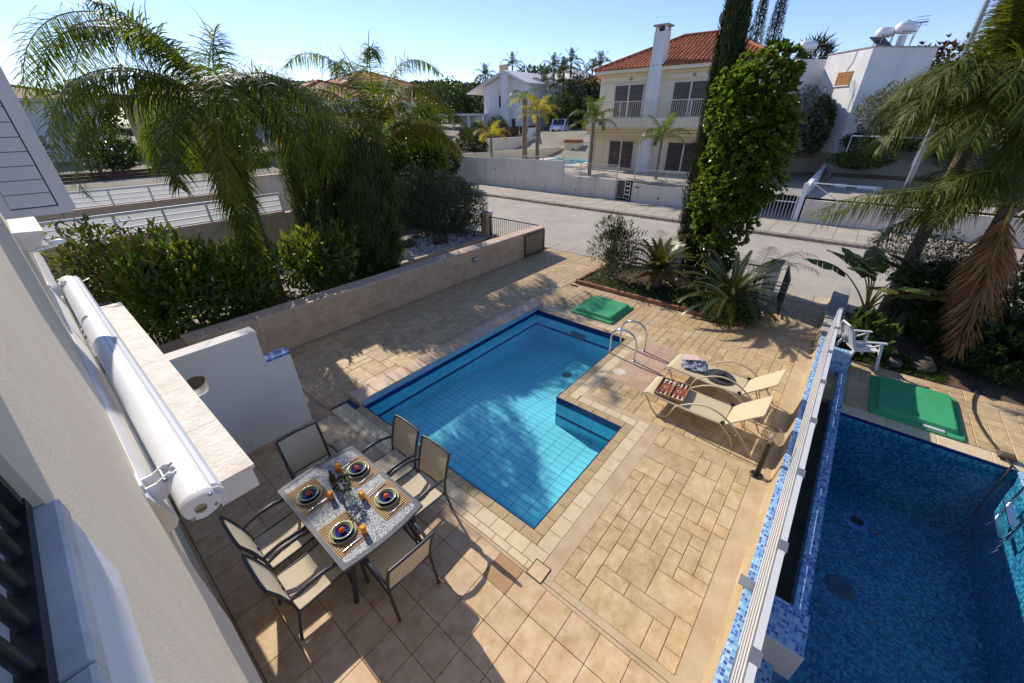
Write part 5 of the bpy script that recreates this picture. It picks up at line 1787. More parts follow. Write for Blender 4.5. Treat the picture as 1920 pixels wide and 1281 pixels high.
gl2 = thing('globe_lamp', 'white globe lamp beside the stone gate pillar', 'lamp', (9.6, 10.35, 0), 0, 'globe lamps')
MB().tube([(9.55, 10.45, 0), (9.55, 10.45, 0.3)], 0.03, 8).build('post', 'black_metal', gl2)
MB().sphere((9.55, 10.45, 0.42), 0.13, 16, 10).build('globe', 'globe_white', gl2)
# tan block wall with white louvre fence, and a second one behind
def louvre_fence(label_wall, label_fence, y, x0, x1, wz, fz0, fz1, nrow, panel, m_wall='tan_block'):
    t = thing('garden_wall', label_wall, 'wall', ((x0 + x1) / 2, y, 0), 0, 'tan garden walls on the left')
    MB().box((x0, y + 0.01, -0.3), (x1, y + 0.20, wz - 0.06)).build('wall_body', 'grout', t)
    rr = random.Random(int(y))
    x = x0
    rows = int(round(wz / 0.27))
    for r_ in range(rows):
        x = x0 - 0.3 * (r_ % 2)
        while x < x1:
            b = x + 0.6
            MB().box((max(x, x0) + .002, y - 0.012 + rr.uniform(-.003, .003), r_ * wz / rows + .002), (min(b, x1) - .002, y + 0.012, (r_ + 1) * wz / rows - .062 * (r_ == rows - 1) - .002)).build('block', m_wall, t)
            x = b
    MB().box((x0, y - 0.03, wz - 0.06), (x1, y + 0.23, wz), 0.006).build('wall_cap', 'wall_cap', t)
    f = thing('louvre_fence', label_fence, 'fence', ((x0 + x1) / 2, y + 0.1, wz), 0, 'white louvre fences on the left')
    n = int(round((x1 - x0) / panel))
    pw_ = (x1 - x0) / n
    MB().box((x0, y + 0.055, fz1 - 0.045), (x1, y + 0.115, fz1)).build('top_rail', 'white_pvc', f)
    MB().box((x0, y + 0.055, fz0), (x1, y + 0.115, fz0 + 0.045)).build('bottom_rail', 'white_pvc', f)
    for i in range(n + 1):
        x = x0 + i * pw_
        MB().box((x - 0.03, y + 0.05, fz0 - 0.02), (x + 0.03, y + 0.12, fz1 - 0.046)).build('post', 'white_pvc', f)
    h = (fz1 - fz0 - 0.09) / nrow
    for i in range(n):
        a = x0 + i * pw_ + 0.032; b = x0 + (i + 1) * pw_ - 0.032
        for k in range(nrow):
            z = fz0 + 0.045 + k * h
            MB().prism([(y + 0.066, z + 0.004), (y + 0.062, z + 0.006), (y + 0.096, z + h * 0.80), (y + 0.100, z + h * 0.80)], 'x', a, b).build('slat', 'milky_pvc', f)
            MB().box((a, y + 0.060, z + h * 0.81), (b, y + 0.108, z + h - 0.004)).build('cross_rail', 'white_pvc', f)
louvre_fence('tan block garden wall under the nearer white louvre fence', 'nearer white louvre fence on the tan wall below the big palm', 15.0, -3.4, 3.82, 1.47, 1.49, 2.14, 3, 1.2)
louvre_fence('tan wall band under the further white louvre fence', 'further white louvre fence behind the first one', 20.0, -4.0, 4.6, 1.72, 1.74, 2.33, 3, 1.2)
t = thing('garden_wall', 'tan block wall continuing right of the white louvre fence', 'wall', (6.4, 15.1, 0), 0, 'tan garden walls on the left')
MB().box((3.83, 15.01, -0.3), (10.2, 15.2, 1.36)).build('wall_body', 'grout', t)
for r_ in range(5):
    for k in range(11):
        x = 3.84 + k * 0.6 - 0.3 * (r_ % 2)
        if x + .6 < 3.9: continue
        MB().box((max(3.84, x) + .002, 14.985, r_ * .272 + .002), (min(10.2, x + .6) - .002, 15.012, r_ * .272 + .27)).build('block', 'tan_block', t)
MB().box((3.83, 14.97, 1.361), (10.2, 15.23, 1.42), 0.006).build('wall_cap', 'wall_cap', t)
t = thing('garden_wall', 'plain pale rendered wall behind the cypress hedge', 'wall', (7.5, 19.9, 0), 0, 'tan garden walls on the left')
MB().box((4.7, 19.8, 0), (10.4, 20.0, 2.25)).build('wall_body', 'street_wall', t)
MB().box((4.68, 19.77, 2.251), (10.42, 20.03, 2.30)).build('wall_cap', 'wall_cap', t)
# dark brown board fence further back
t = thing('board_fence', 'dark brown horizontal board fence behind the white louvre fences', 'fence', (1, 27.5, 1.6))
for i in range(7):
    for k in range(6):
        MB().box((-5.5 + i * 2.0 + .01, 27.5, 1.45 + k * 0.155), (-3.5 + i * 2.0 - .01, 27.53, 1.45 + k * 0.155 + 0.143)).build('board', 'brown_board', t)
    MB().box((-5.5 + i * 2.0 - .04, 27.53, 1.4), (-5.5 + i * 2.0 + .04, 27.58, 2.42)).build('post', 'brown_board', t)

# ------------------------------------------------------------------ far side of the street
def rail(label, a, b, z0, z1, m='off_white_metal', sp=0.13, group='pale metal railings across the street', nposts=2, name='railing'):
    a = Vector((*a, 0)); b = Vector((*b, 0)); Z = Vector((0, 0, 1))
    t = thing(name, label, 'railing', ((a.x + b.x) / 2, (a.y + b.y) / 2, z0), 0, group)
    MB().obox(a + Z * z1, b + Z * z1, 0.045, 0.035).build('top_rail', m, t)
    MB().obox(a + Z * (z0 + 0.07), b + Z * (z0 + 0.07), 0.03, 0.025).build('bottom_rail', m, t)
    n = int((b - a).length / sp)
    br = MB()
    for i in range(1, n):
        e = a.lerp(b, i / n)
        br.obox(e + Z * (z0 + 0.07), e + Z * (z1 - 0.015), 0.016, 0.016, up=(b - a))
    if sp < 1: br.build('bars', m, t)
    for i in range(nposts):
        e = a.lerp(b, i / (nposts - 1))
        MB().obox(e + Z * z0, e + Z * (z1 + 0.01), 0.05, 0.05, up=(b - a)).build('post', m, t)
    return t
WX = 21.8
t = thing('street_wall', 'tall pale rendered wall along the street behind the round shrub', 'wall', (WX, 20, 0), 0, 'street walls across the road')
MB().prism([(14.02, -0.3), (30, -0.3), (30, 1.95), (22.4, 1.92), (14.02, 2.06)], 'x', WX, WX + 0.2).build('wall_body', 'street_wall', t)
t = thing('street_wall', 'pale rendered street wall between the tall wall and the small gate', 'wall', (WX, 12, 0), 0, 'street walls across the road')
MB().box((WX, 10.02, -0.3), (WX + 0.2, 14.0, 1.16)).build('wall_body', 'street_wall', t)
t = thing('street_wall', 'pale rendered street wall right of the small gate with a blue house number', 'wall', (WX, 7, 0), 0, 'street walls across the road')
MB().box((WX, 4.9, -0.3), (WX + 0.2, 8.92, 1.04)).build('wall_body', 'street_wall', t)
MB().box((WX - 0.012, 8.45, 0.80), (WX - 0.001, 8.75, 0.88)).build('number_plate', 'blue_sign', t)
for (y, z) in ((12.9, 0.35), (7.2, 0.35), (20.2, 1.2)):
    MB().tube([(WX - 0.02, y, z), (WX + 0.01, y, z)], 0.05, 10).build('drain_spout', 'black_metal', t)
t = thing('street_wall', 'pale street wall right of the white driveway gate behind palm fronds', 'wall', (WX, -6, 0), 0, 'street walls across the road')
MB().box((WX, -14, -0.3), (WX + 0.2, 0.0, 1.02)).build('wall_body', 'street_wall', t)
rail('pale metal railing on the street wall by the far pool', (WX + 0.1, 14.0), (WX + 0.1, 10.05), 1.16, 1.98, nposts=4)
rail('pale metal railing above the wall with the blue number plate', (WX + 0.1, 8.9), (WX + 0.1, 4.95), 1.04, 1.84, nposts=3)
rail('thin single rail on top of the tall street wall', (WX + 0.1, 24), (WX + 0.1, 14.1), 1.95, 2.22, sp=50, nposts=7)
g = bar_gate('small pale garden gate in the street wall, its leaf ajar', (WX + 0.05, 9.95), (WX + 0.05, 9.42), 0.12, 1.18, 6, 'off_white_metal')
g = bar_gate('second leaf of the small pale gate with ladder like boards', (WX - 0.02, 9.38), (WX - 0.2, 8.96), 0.12, 1.12, 2, 'off_white_metal')
for k in range(3):
    MB().obox((WX - 0.05, 9.34, 0.40 + k * 0.24), (WX - 0.17, 9.0, 0.40 + k * 0.24), 0.03, 0.07).build('board', 'off_white_metal', g)
g = bar_gate('wide pale driveway gate of thin bars beside the white gate post', (WX + 0.05, 4.85), (WX + 0.05, 0.35), -0.05, 1.45, 30, 'white_metal', bar=0.018, post=0.05)
MB().obox((WX + 0.05, 4.8, 0.85), (WX + 0.05, 0.4, 0.85), 0.04, 0.04).build('middle_rail', 'white_metal', g)
t = thing('gate_post', 'tall slender white post at the end of the driveway gate', 'post', (WX, 0.15, 0))
MB().box((WX, 0.08, -0.1), (WX + 0.12, 0.28, 1.75)).build('post', 'white_metal', t)
t = thing('driveway_wall', 'low white wall running back beside the driveway', 'wall', (27, 0.3, 0))
MB().prism([(22.05, 0.3), (33.0, 1.0), (33.0, 2.15), (22.05, 1.55)], 'y', 0.10, 0.30).build('wall_body', 'house_white', t)
sheet('driveway', 22.03, 36, 0.3, 5.2, 0, 'deck_grey')
bpy.data.objects['driveway'].data.vertices.foreach_set('co', np.array([22.03, 0.3, -0.01, 36, 0.3, 1.25, 36, 5.2, 1.25, 22.03, 5.2, -0.01], np.float32))
dv = bpy.data.objects['driveway']
dv.location.z = 1.14 - 0.0
dv.data.vertices.foreach_set('co', np.array([22.03, 0.3, -1.15, 36, 0.3, 0.06, 36, 5.2, 0.06, 22.03, 5.2, -1.15], np.float32))
sheet('yard', 22.03, 27.6, -14, 0.09, 1.10, 'pavement')
t = thing('court_wall', 'cream wall closing the far end of the driveway', 'wall', (33.2, 2.5, 1.1))
MB().box((33.1, 0.2, 0.9), (33.3, 6.5, 2.05)).build('wall_body', 'cream_wall', t)
MB().box((35.2, 0.0, 0.9), (35.4, 7.0, 2.95)).build('upper_wall', 'cream_wall', t)
MB().box((33.02, 0.75, 1.2), (33.09, 1.6, 1.95)).build('wire_gate', 'off_white_metal', t)
t = thing('retaining_wall', 'low brown retaining wall with soil and bushes above the yard', 'wall', (27.4, -6, 1.1))
MB().box((27.3, -14, 0.9), (27.6, -0.35, 1.75)).build('wall_body', 'rock', t)
shrub_row = [(28.0, -1.2, 1.9, .8, 'green bush above the retaining wall nearest the driveway wall'), (28.1, -5.6, 2.2, 1.1, 'dark bush above the retaining wall behind the palm fronds'), (28.0, -8.0, 2.2, 1.2, 'last dark bush above the retaining wall at the right')]
t = thing('pipe_frame', 'thin white pipe goal frame in the yard beyond the driveway', 'frame', (27, -2, 2.5))
MB().tube([(27, -0.66, 2.3), (27, -0.66, 3.62), (27, -3.5, 3.56), (27, -3.5, 2.3)], 0.035, 8).build('pipe', 'white_metal', t)
t = thing('yard_fence', 'thin white crossed pipe rail behind the right hand palm', 'fence', (22.1, -1.2, 1))
MB().tube([(22.1, -0.05, 1.75), (22.1, -2.4, 1.72), (22.1, -2.4, 1.0)], 0.03, 6).build('pipe', 'white_metal', t)
MB().tube([(22.1, -0.05, 1.75), (22.1, -1.2, 1.05)], 0.02, 6).build('brace', 'white_metal', t)

# cream two storey house across the street
ch = thing('cream_house', 'two storey cream house with terracotta hip roof, balcony and tall chimney', 'house', (31, 9, 1.2))
HX = 27.0
hy0, hy1 = 4.2, 14.6
MB().box((HX, hy0, 0.8), (35.0, hy1, 7.15)).build('wall', 'cream_wall', ch)
MB().box((HX - 0.35, hy0 - 0.35, 7.16), (35.35, hy1 + 0.35, 7.36)).build('eaves', 'cream_wall', ch)
MB().box((HX - 0.05, hy0 - 0.05, 6.62), (HX - 0.001, hy1 + 0.05, 6.70)).build('string_course', 'cream_trim', ch)
MB().box((HX - 0.12, hy0 - 0.1, 6.98), (HX - 0.002, hy1 + 0.1, 7.15)).build('cornice', 'cream_trim', ch)
# hip roof of barrel tiles: rows of half round covers, real relief
rf = MB()
def roof_face(a, b, c, d, ncol, nrow):
    """a,b eaves corners; c,d ridge corners (above b and a)"""
    a, b, c, d = map(Vector, (a, b, c, d))
    nrm = (b - a).cross(d - a).normalized()
    if nrm.z < 0: nrm = -nrm
    for j in range(nrow):
        for i in range(ncol):
            pass
    rows = nrow
    ew = (b - a).length
    for j in range(rows):
        u0, u1 = j / rows, (j + 1.12) / rows
        l0 = a.lerp(d, u0); r0 = b.lerp(c, u0); l1 = a.lerp(d, min(1, u1)); r1 = b.lerp(c, min(1, u1))
        wdt = (r0 - l0).length
        n_c = max(1, int(wdt / 0.26))
        slope = (d - a)
        for i in range(n_c):
            f0 = (i + 0.5) / n_c
            p = l0.lerp(r0, f0)
            up = ((l1 + r1) / 2 - (l0 + r0) / 2)
            q = p + up
            # clip against the hip edges
            tang = (b - a).normalized()
            hw = 0.5 * wdt / n_c * 0.98
            v = [p - tang * hw, p - tang * hw * 0.5 + nrm * 0.075, p + tang * hw * 0.5 + nrm * 0.075, p + tang * hw,
                 q - tang * hw - nrm * .02, q - tang * hw * 0.5 + nrm * 0.05, q + tang * hw * 0.5 + nrm * 0.05, q + tang * hw - nrm * .02]
            rf.add(v, [(0, 1, 5, 4), (1, 2, 6, 5), (2, 3, 7, 6), (0, 3, 2, 1)])
ez = 7.37
rz_ = 9.35
A_ = (HX - .4, hy0 - .4, ez); B_ = (HX - .4, hy1 + .4, ez); C_ = (35.4, hy1 + .4, ez); D_ = (35.4, hy0 - .4, ez)
R1 = (31, 8.2, rz_); R2 = (31, 10.6, rz_)
roof_face(A_, B_, R2, R1, 40, 16)
roof_face(B_, C_, R2, R2, 34, 16)
roof_face(D_, A_, R1, R1, 34, 16)
roof_o = rf.build('roof', 'roof_tile', ch, 'stuff')
rb_ = MB()
rb_.add([A_, B_, C_, D_, R1, R2], [(0, 1, 5, 4), (1, 2, 5), (2, 3, 4, 5), (3, 0, 4)])
rb_.build('roof_base', 'roof_brown', ch)
hp = MB()
for a, b in ((A_, R1), (B_, R2), (R1, R2)):
    hp.tube([Vector(a) + Vector((0, 0, .05)), Vector(b) + Vector((0, 0, .07))], 0.11, 8)
hp.build('ridge_tiles', 'roof_tile', ch)
cy = 10.55
MB().box((HX - 0.42, cy - 0.42, 0.9), (HX - 0.001, cy + 0.42, 7.55)).build('chimney_breast', 'house_white', ch)
k_ = MB().box((HX - 0.40, cy - 0.38, 7.551), (HX + 0.32, cy + 0.38, 9.15)).build('chimney', 'house_white', ch)
MB().box((HX - 0.5, cy - 0.48, 9.42), (HX + 0.42, cy + 0.48, 9.50)).build('chimney_cap', 'grey_cap', k_)
for dx, dy in ((-.3, -.3), (-.3, .3), (.22, -.3), (.22, .3)):
    MB().box((HX + dx - .07, cy + dy - .07, 9.151), (HX + dx + .07, cy + dy + .07, 9.419)).build('chimney_leg', 'house_white', k_)
MB().box((HX - .2, cy - .2, 9.152), (HX + .12, cy + .2, 9.35)).build('flue', 'black_metal', k_)
def slider(y0, y1, z0, z1, x, parent):
    f = MB()
    f.box((x - .05, y0, z0), (x - .001, y0 + .08, z1)).box((x - .05, y1 - .08, z0), (x - .001, y1, z1)).box((x - .05, y0 + .08, z1 - .08), (x - .001, y1 - .08, z1)).box((x - .05, y0 + .08, z0), (x - .001, y1 - .08, z0 + .05)).box((x - .055, (y0 + y1) / 2 - .05, z0 + .05), (x - .001, (y0 + y1) / 2 + .05, z1 - .08))
    w_ = f.build('window', 'off_white_metal', parent)
    MB().box((x - .012, y0 + .08, z0 + .05), (x - .002, y1 - .08, z1 - .08)).build('pane', 'window_dark', w_)
    s = MB()
    n = int((z1 - z0 - .13) / 0.075)
    for k in range(n):
        z = z0 + .05 + k * (z1 - z0 - .13) / n
        for a, b in ((y0 + .08, (y0 + y1) / 2 - .05), ((y0 + y1) / 2 + .05, y1 - .08)):
            s.prism([(x - .040, z + .004), (x - .014, z + .004), (x - .014, z + .07), (x - .022, z + .07)], 'y', a, b) if False else s.box((x - .04, a, z + .006), (x - .016, b, z + .066))
    s.build('shutter_slats', 'shutter_brown', w_, 'stuff')
    return w_
slider(11.25, 13.45, 4.55, 6.55, HX, ch)
slider(7.05, 9.35, 4.55, 6.55, HX, ch)
slider(11.45, 13.45, 1.30, 3.15, HX, ch)
slider(6.85, 9.1, 1.30, 3.15, HX, ch)
for y in (12.3, 8.15):
    MB().sphere((HX - .03, y, 6.83), .10, 12, 8, (.4, 1.2, .8)).build('facade_lamp', 'grey_metal', ch)
MB().box((HX - 1.25, hy0 + .2, 3.98), (HX - .001, hy1 + .35, 4.53)).build('balcony_slab', 'cream_wall', ch)
for k in range(3):
    MB().box((HX - 1.18 + k * .12, hy0 + .25, 3.83 - k * .17), (HX - .002, hy1 + .3, 3.978 - k * .17)).build('balcony_moulding', 'cream_trim', ch)
br = MB()
for i in range(80):
    y = hy0 + .25 + i * (hy1 - hy0) / 80
    br.box((HX - 1.20, y - .010, 4.55), (HX - 1.18, y + .010, 5.46))
br.build('balcony_bars', 'off_white_metal', ch, 'stuff')
MB().box((HX - 1.215, hy0 + .2, 5.46), (HX - 1.165, hy1 + .35, 5.51)).build('balcony_handrail', 'off_white_metal', ch)
for y in (5.0, 7.6, 10.2, 12.3, 14.8):
    MB().box((HX - 1.22, y - .03, 4.535), (HX - 1.16, y + .03, 5.50)).build('balcony_post', 'off_white_metal', ch)
MB().box((HX - 1.0, 14.2, 1.14), (HX - .62, 14.6, 3.6)).build('column', 'cream_wall', ch)
dsh = thing('satellite_dish', 'round grey satellite dish on the terracotta roof', 'dish', (31.3, 8.1, 9.2))
MB().tube([(31.3, 8.1, 8.9), (31.3, 8.1, 9.9)], .04, 8).build('mast', 'grey_metal', dsh)
dm = MB()
dm.lathe([(0.0, 0.0), (0.3, .03), (0.55, .12), (0.55, .135), (0.3, .05), (0, .02)], (0, 0, 0), 22)
o = dm.build('reflector', 'lamp_glass_grey', dsh, local=True)
o.location = (-.15, 0, .85); o.rotation_euler = (R(20), R(-72), 0)
an = thing('tv_antenna', 'tall thin television antenna mast above the terracotta roof', 'antenna', (31.6, 7.6, 9.2))
MB().tube([(31.6, 7.7, 8.8), (31.6, 7.55, 11.2)], .022, 6).build('mast', 'grey_metal', an)
MB().tube([(31.6, 6.9, 11.05), (31.6, 8.5, 11.1)], .02, 6).build('boom', 'grey_metal', an)
for k in range(7):
    MB().tube([(31.35, 7.0 + k * .12, 11.06), (31.85, 7.0 + k * .12, 11.06)], .01, 4).build('element', 'grey_metal', an)
an2 = thing('tv_antenna', 'very tall bare mast rising out of the top of the view by the cypress', 'antenna', (30, 7.0, 7.6))
MB().tube([(30, 6.9, 7.6), (30, 6.7, 14.5)], .028, 6).build('mast', 'grey_metal', an2)

# terrace, far pool and inner walls beyond the street wall
sheet('far_terrace', 22.02, 36.5, 5.3, 30, 1.155, 'pavement')
fp_ = thing('far_pool', 'small turquoise pool on the terrace beside the cream house', 'swimming pool', (30, 19.5, 1.2), 0)
MB().box((27.3, 16.8, 1.157), (36.0, 22.6, 1.175)).build('deck', 'coping_grey', fp_)
mat('pool_pale', (0.22, 0.62, 0.66), (0.18, 0.56, 0.62), rough=0.3)
MB().box((28.0, 17.4, 1.1755), (35.2, 21.7, 1.18)).build('basin', 'pool_pale', fp_)
sm = MB(); sm.quad((28.0, 17.4, 1.19), (35.2, 17.4, 1.19), (35.2, 21.7, 1.19), (28.0, 21.7, 1.19))
sm.build('pool_surface', 'far_water', fp_)
t = thing('terrace_wall', 'low cream wall at the back of the far pool terrace', 'wall', (36, 24.5, 1.2))
MB().prism([(22.2, 25.6), (37.6, 23.6), (37.6, 23.8), (22.2, 25.8)], 'z', 0.9, 1.95).build('wall_body', 'cream_wall', t)
t = thing('terrace_wall', 'long pale retaining wall behind the small yellow palm', 'wall', (31, 30, 1.2))
MB().prism([(22.4, 31.5), (41.2, 29.2), (41.2, 29.5), (22.4, 31.8)], 'z', 0.9, 2.75).build('wall_body', 'street_wall', t)
t = thing('board_fence', 'dark brown garden fence below the white gabled house', 'fence', (42, 33, 2.5))
for k in range(8):
    x = 31 + k * 1.6
    MB().box((x, 33.6 - k * .12, 2.2), (x + 1.57, 33.65 - k * .12, 3.75)).build('board', 'brown_board', t)
t = thing('pump_house', 'small cream pump house with a red tiled lid at the far pool', 'hut', (37, 22.6, 1.2))
MB().box((36.4, 22.0, 1.15), (37.6, 23.5, 2.35)).build('wall', 'cream_wall', t)
MB().prism([(21.9, 2.351), (23.6, 2.351), (23.4, 2.62), (22.1, 2.62)], 'x', 36.3, 37.7).build('roof', 'roof_tile', t)
MB().box((36.38, 22.3, 1.7), (36.399, 22.5, 1.85)).build('vent', 'black_metal', t)
rail('grey mesh fence right of the pump house', (37.5, 21.8), (37.5, 17.5), 1.16, 2.35, 'grey_metal', 0.2, 'pale metal railings across the street', 4)
# side street with the white van
MB().add([(38, 24.6, 2.05), (38.4, 28.6, 2.05), (64, 41.5, 4.4), (64, 35.5, 4.4)], [(3, 2, 1, 0)]).build('side_street', 'old_asphalt', None, 'structure')
t = thing('street_wall', 'white corner wall at the mouth of the side street', 'wall', (42, 29.5, 2), 0, 'street walls across the road')
MB().prism([(38.0, 29.4), (48, 34.0), (48, 34.2), (38.0, 29.6)], 'z', 1.3, 3.6).build('wall_body', 'house_white', t)
vn = thing('white_van', 'small white van parked nose on in the side street', 'van', (44.6, 29.6, 2.75), R(202))
vb = MB()
vb.prism([(2.05, .35), (2.1, .75), (1.95, 1.0), (1.25, 1.12), (.65, 1.72), (.35, 1.80), (-2.0, 1.78), (-2.1, 1.0), (-2.1, .35)], 'y', -.85, .85)
vb.build('body', 'van_paint', vn, local=True)
wd = MB()
wd.add([(1.262, -.72, 1.13), (1.262, .72, 1.13), (.68, .68, 1.70), (.68, -.68, 1.70)], [(0, 1, 2, 3)])
wd.v = [(p[0] + .012, p[1], p[2] + .01) for p in wd.v]
wd.build('windscreen', 'window_dark', vn, local=True)
for s in (-1, 1):
    MB().box((-.1, s * .852, 1.12), (.75, s * .858, 1.6)).build('side_window', 'window_dark', vn, local=True)
    MB().box((2.03, s * .74, .72), (2.10, s * .50, .90), .02).build('headlight', 'lamp_glass_grey', vn, local=True)
    for x in (1.35, -1.35):
        w_ = MB().tube([(x, s * .70, .31), (x, s * .875, .31)], .31, 18).build('wheel', 'rubber', vn, local=True)
        MB().tube([(x, s * .876, .31), (x, s * .885, .31)], .18, 14).build('rim', 'grey_metal', w_, local=True)
    MB().box((.75, s * .86, 1.1), (.9, s * 1.02, 1.28)).build('mirror', 'black_metal', vn, local=True)
MB().box((2.08, -.6, .42), (2.12, .6, .62)).build('grille', 'black_metal', vn, local=True)
MB().box((2.121, -.26, .5), (2.126, .26, .6)).build('number_plate', 'board_white', vn, local=True)

# white gabled house in the centre distance
gh = thing('gabled_house', 'white house with an asymmetric gable and chimney in the middle distance', 'house', (48, 40, 3.4))
MB().prism([(45.2, 8.5), (43.0, 8.45), (43.0, 3.0), (35.0, 3.0), (35.0, 8.45), (38.6, 9.98)][::-1], 'x', 45.0, 54.0).build('wall', 'house_white', gh) if False else MB().prism([(43.0, 3.0), (35.0, 3.0), (35.0, 8.5), (38.6, 9.85), (43.0, 8.35)], 'x', 45.0, 54.0).build('wall', 'house_white', gh)
for (p, q_) in (((38.6, 9.87), (45.6, 8.30)),):
    MB().prism([(38.6, 9.87), (45.6, 8.30 - .65), (45.6, 8.45 - .65), (38.6, 10.15)], 'x', 44.2, 54.4).build('roof', 'house_white', gh)
MB().prism([(38.6, 9.87), (34.7, 8.42), (34.7, 8.6), (38.6, 10.15)], 'x', 44.2, 54.4).build('roof', 'house_white', gh)
MB().box((44.3, 37.9, 3.0), (44.999, 39.2, 9.9)).build('pier', 'house_white', gh)
w_ = MB().box((44.97, 39.3, 5.9), (44.999, 40.2, 7.9)).build('window', 'cream_trim', gh)
MB().box((44.96, 39.4, 6.0), (44.969, 40.1, 7.3)).build('pane', 'window_dark', w_)
MB().box((44.97, 37.2, 3.3), (44.999, 37.8, 4.6)).build('door', 'window_dark', gh)
MB().box((46.5, 40.4, 9.0), (47.4, 41.3, 11.0)).build('chimney', 'wall_stone', gh)
MB().box((43.5, 43.2, 3.0), (44.999, 46.5, 5.0)).build('carport', 'house_white', gh)
t = thing('canopy', 'white carport canopy left of the gabled house', 'canopy', (43, 47, 3.6))
MB().box((41.5, 42.5, 5.0), (45.0, 50.0, 5.25)).build('canopy_roof', 'house_white', t)
for y in (43.0, 46.2, 49.7):
    MB().box((41.7, y - .1, 3.0), (41.9, y + .1, 4.999)).build('post', 'house_white', t)

# houses on the left
def small_house(label, x0, x1, y0, y1, z0, ze, zr, wins, wallm='house_white', roofm='roof_brown', group='houses beyond the palms', ov=.5):
    t = thing('house', label, 'house', ((x0 + x1) / 2, (y0 + y1) / 2, z0), 0, group)
    MB().box((x0, y0, z0 - 1), (x1, y1, ze)).build('wall', wallm, t)
    MB().box((x0 - ov, y0 - ov, ze + .001), (x1 + ov, y1 + ov, ze + .14)).build('eaves', wallm, t)
    r = MB()
    xm, ym = (x0 + x1) / 2, (y0 + y1) / 2
    h = min(x1 - x0, y1 - y0) / 2
    if x1 - x0 > y1 - y0:
        a, b = (x0 + h, ym, zr), (x1 - h, ym, zr)
    else:
        a, b = (xm, y0 + h, zr), (xm, y1 - h, zr)
    e = ov + .1
    P_ = [(x0 - e, y0 - e, ze + .141), (x1 + e, y0 - e, ze + .141), (x1 + e, y1 + e, ze + .141), (x0 - e, y1 + e, ze + .141), a, b]
    if x1 - x0 > y1 - y0:
        r.add(P_, [(0, 1, 5, 4), (1, 2, 5), (2, 3, 4, 5), (3, 0, 4)])
    else:
        r.add(P_, [(0, 1, 4), (1, 2, 5, 4), (2, 3, 5), (3, 0, 4, 5)])
    ro = r.build('roof', roofm, t)
    rr_ = MB()
    for i, j in ((0, 4), (3, 4) if x1 - x0 > y1 - y0 else (1, 4), (1, 5) if x1 - x0 > y1 - y0 else (2, 5), (4, 5)):
        rr_.tube([P_[i], P_[j]], .12, 6)
    rr_.build('ridge', roofm, ro)
    # tile courses across the visible slopes
    for (wall, c0, c1, za, zb) in wins:
        if wall == 'y':
            f = MB().box((c0, y0 - .05, za), (c1, y0 - .001, zb)).build('window', 'white_pvc', t)
            mid = (c0 + c1) / 2
            for p, q in ((c0 + .07, mid - .03), (mid + .03, c1 - .07)):
                MB().box((p, y0 - .062, za + .08), (q, y0 - .051, zb - .08)).build('pane', 'window_teal', f)
        else:
            f = MB().box((x0 - .05, c0, za), (x0 - .001, c1, zb)).build('window', 'white_pvc', t)
            mid = (c0 + c1) / 2
            for p, q in ((c0 + .07, mid - .03), (mid + .03, c1 - .07)):
                MB().box((x0 - .062, p, za + .08), (x0 - .051, q, zb - .08)).build('pane', 'window_teal', f)
    return t
small_house('white house with a brown tiled roof at the far left edge', -6.0, 3.2, 40, 49, 2.6, 5.7, 6.9, [('y', 1.0, 1.9, 3.9, 5.2), ('y', -1.0, -.2, 3.9, 5.2)], ov=.7)
small_house('pale house with wide eaves behind the tall left palm', 5.6, 15.5, 36, 46, 2.6, 5.9, 7.3, [('y', 6.2, 7.6, 3.9, 5.3), ('y', 8.8, 10.4, 3.9, 5.3), ('y', 12.4, 13.6, 3.9, 5.3), ('y', 6.2, 7.4, 1.9, 3.2)], 'cream_wall', 'roof_tile', ov=.8)
h3 = small_house('white and peach house behind the cypress hedge', 10.2, 17.4, 25.6, 34, 1.6, 5.6, 6.9, [('y', 11.2, 12.6, 2.6, 4.1), ('y', 15.7, 16.2, 2.5, 3.7)], 'house_white', 'roof_tile', ov=.6)
MB().box((14.6, 25.2, .6), (17.7, 25.598, 4.7)).build('peach_bay', 'house_peach', h3)
w_ = MB().box((15.6, 25.14, 2.7), (16.2, 25.199, 4.0)).build('window', 'white_pvc', h3)
MB().box((15.7, 25.125, 2.8), (16.1, 25.139, 3.9)).build('pane', 'window_dark', w_)
MB().box((9.4, 25.0, 4.75), (14.4, 25.598, 4.95)).build('canopy_band', 'brown_board', h3)
sh_ = thing('ridge_roof', 'small red tiled roof behind the round shrub', 'roof', (20.5, 24, 2.4))
MB().prism([(24.5, 2.3), (27.5, 2.3), (26.0, 3.3)], 'x', 18.5, 22.5).build('roof', 'roof_tile', sh_)
MB().box((18.8, 24.8, 1.0), (22.2, 27.2, 2.299)).build('wall', 'cream_wall', sh_)
small_house('distant cream house with a red roof left of the gabled house', 30, 40, 52, 60, 3.4, 8.6, 10.4, [('y', 32, 34, 5.5, 7.5), ('y', 36, 38, 5.5, 7.5)], 'cream_wall', 'roof_tile')
small_house('distant pale gable end house behind the palms right of the gabled house', 54, 62, 33.5, 41, 3.6, 9.2, 11.4, [('y', 56, 58, 6, 8)], 'cream_wall', 'house_white')
small_house('distant white house with a dark red roof beside the cream house', 52, 60, 25.5, 31.5, 3.6, 8.5, 10.3, [('y', 54, 56, 5.5, 7.5)], 'house_white', 'roof_tile')
small_house('distant tiled house at the far left behind the shutter', -16, -4.5, 45, 55, 3, 7.4, 9.2, [('y', -8, -6.5, 5, 6.6)], 'house_white', 'roof_brown')

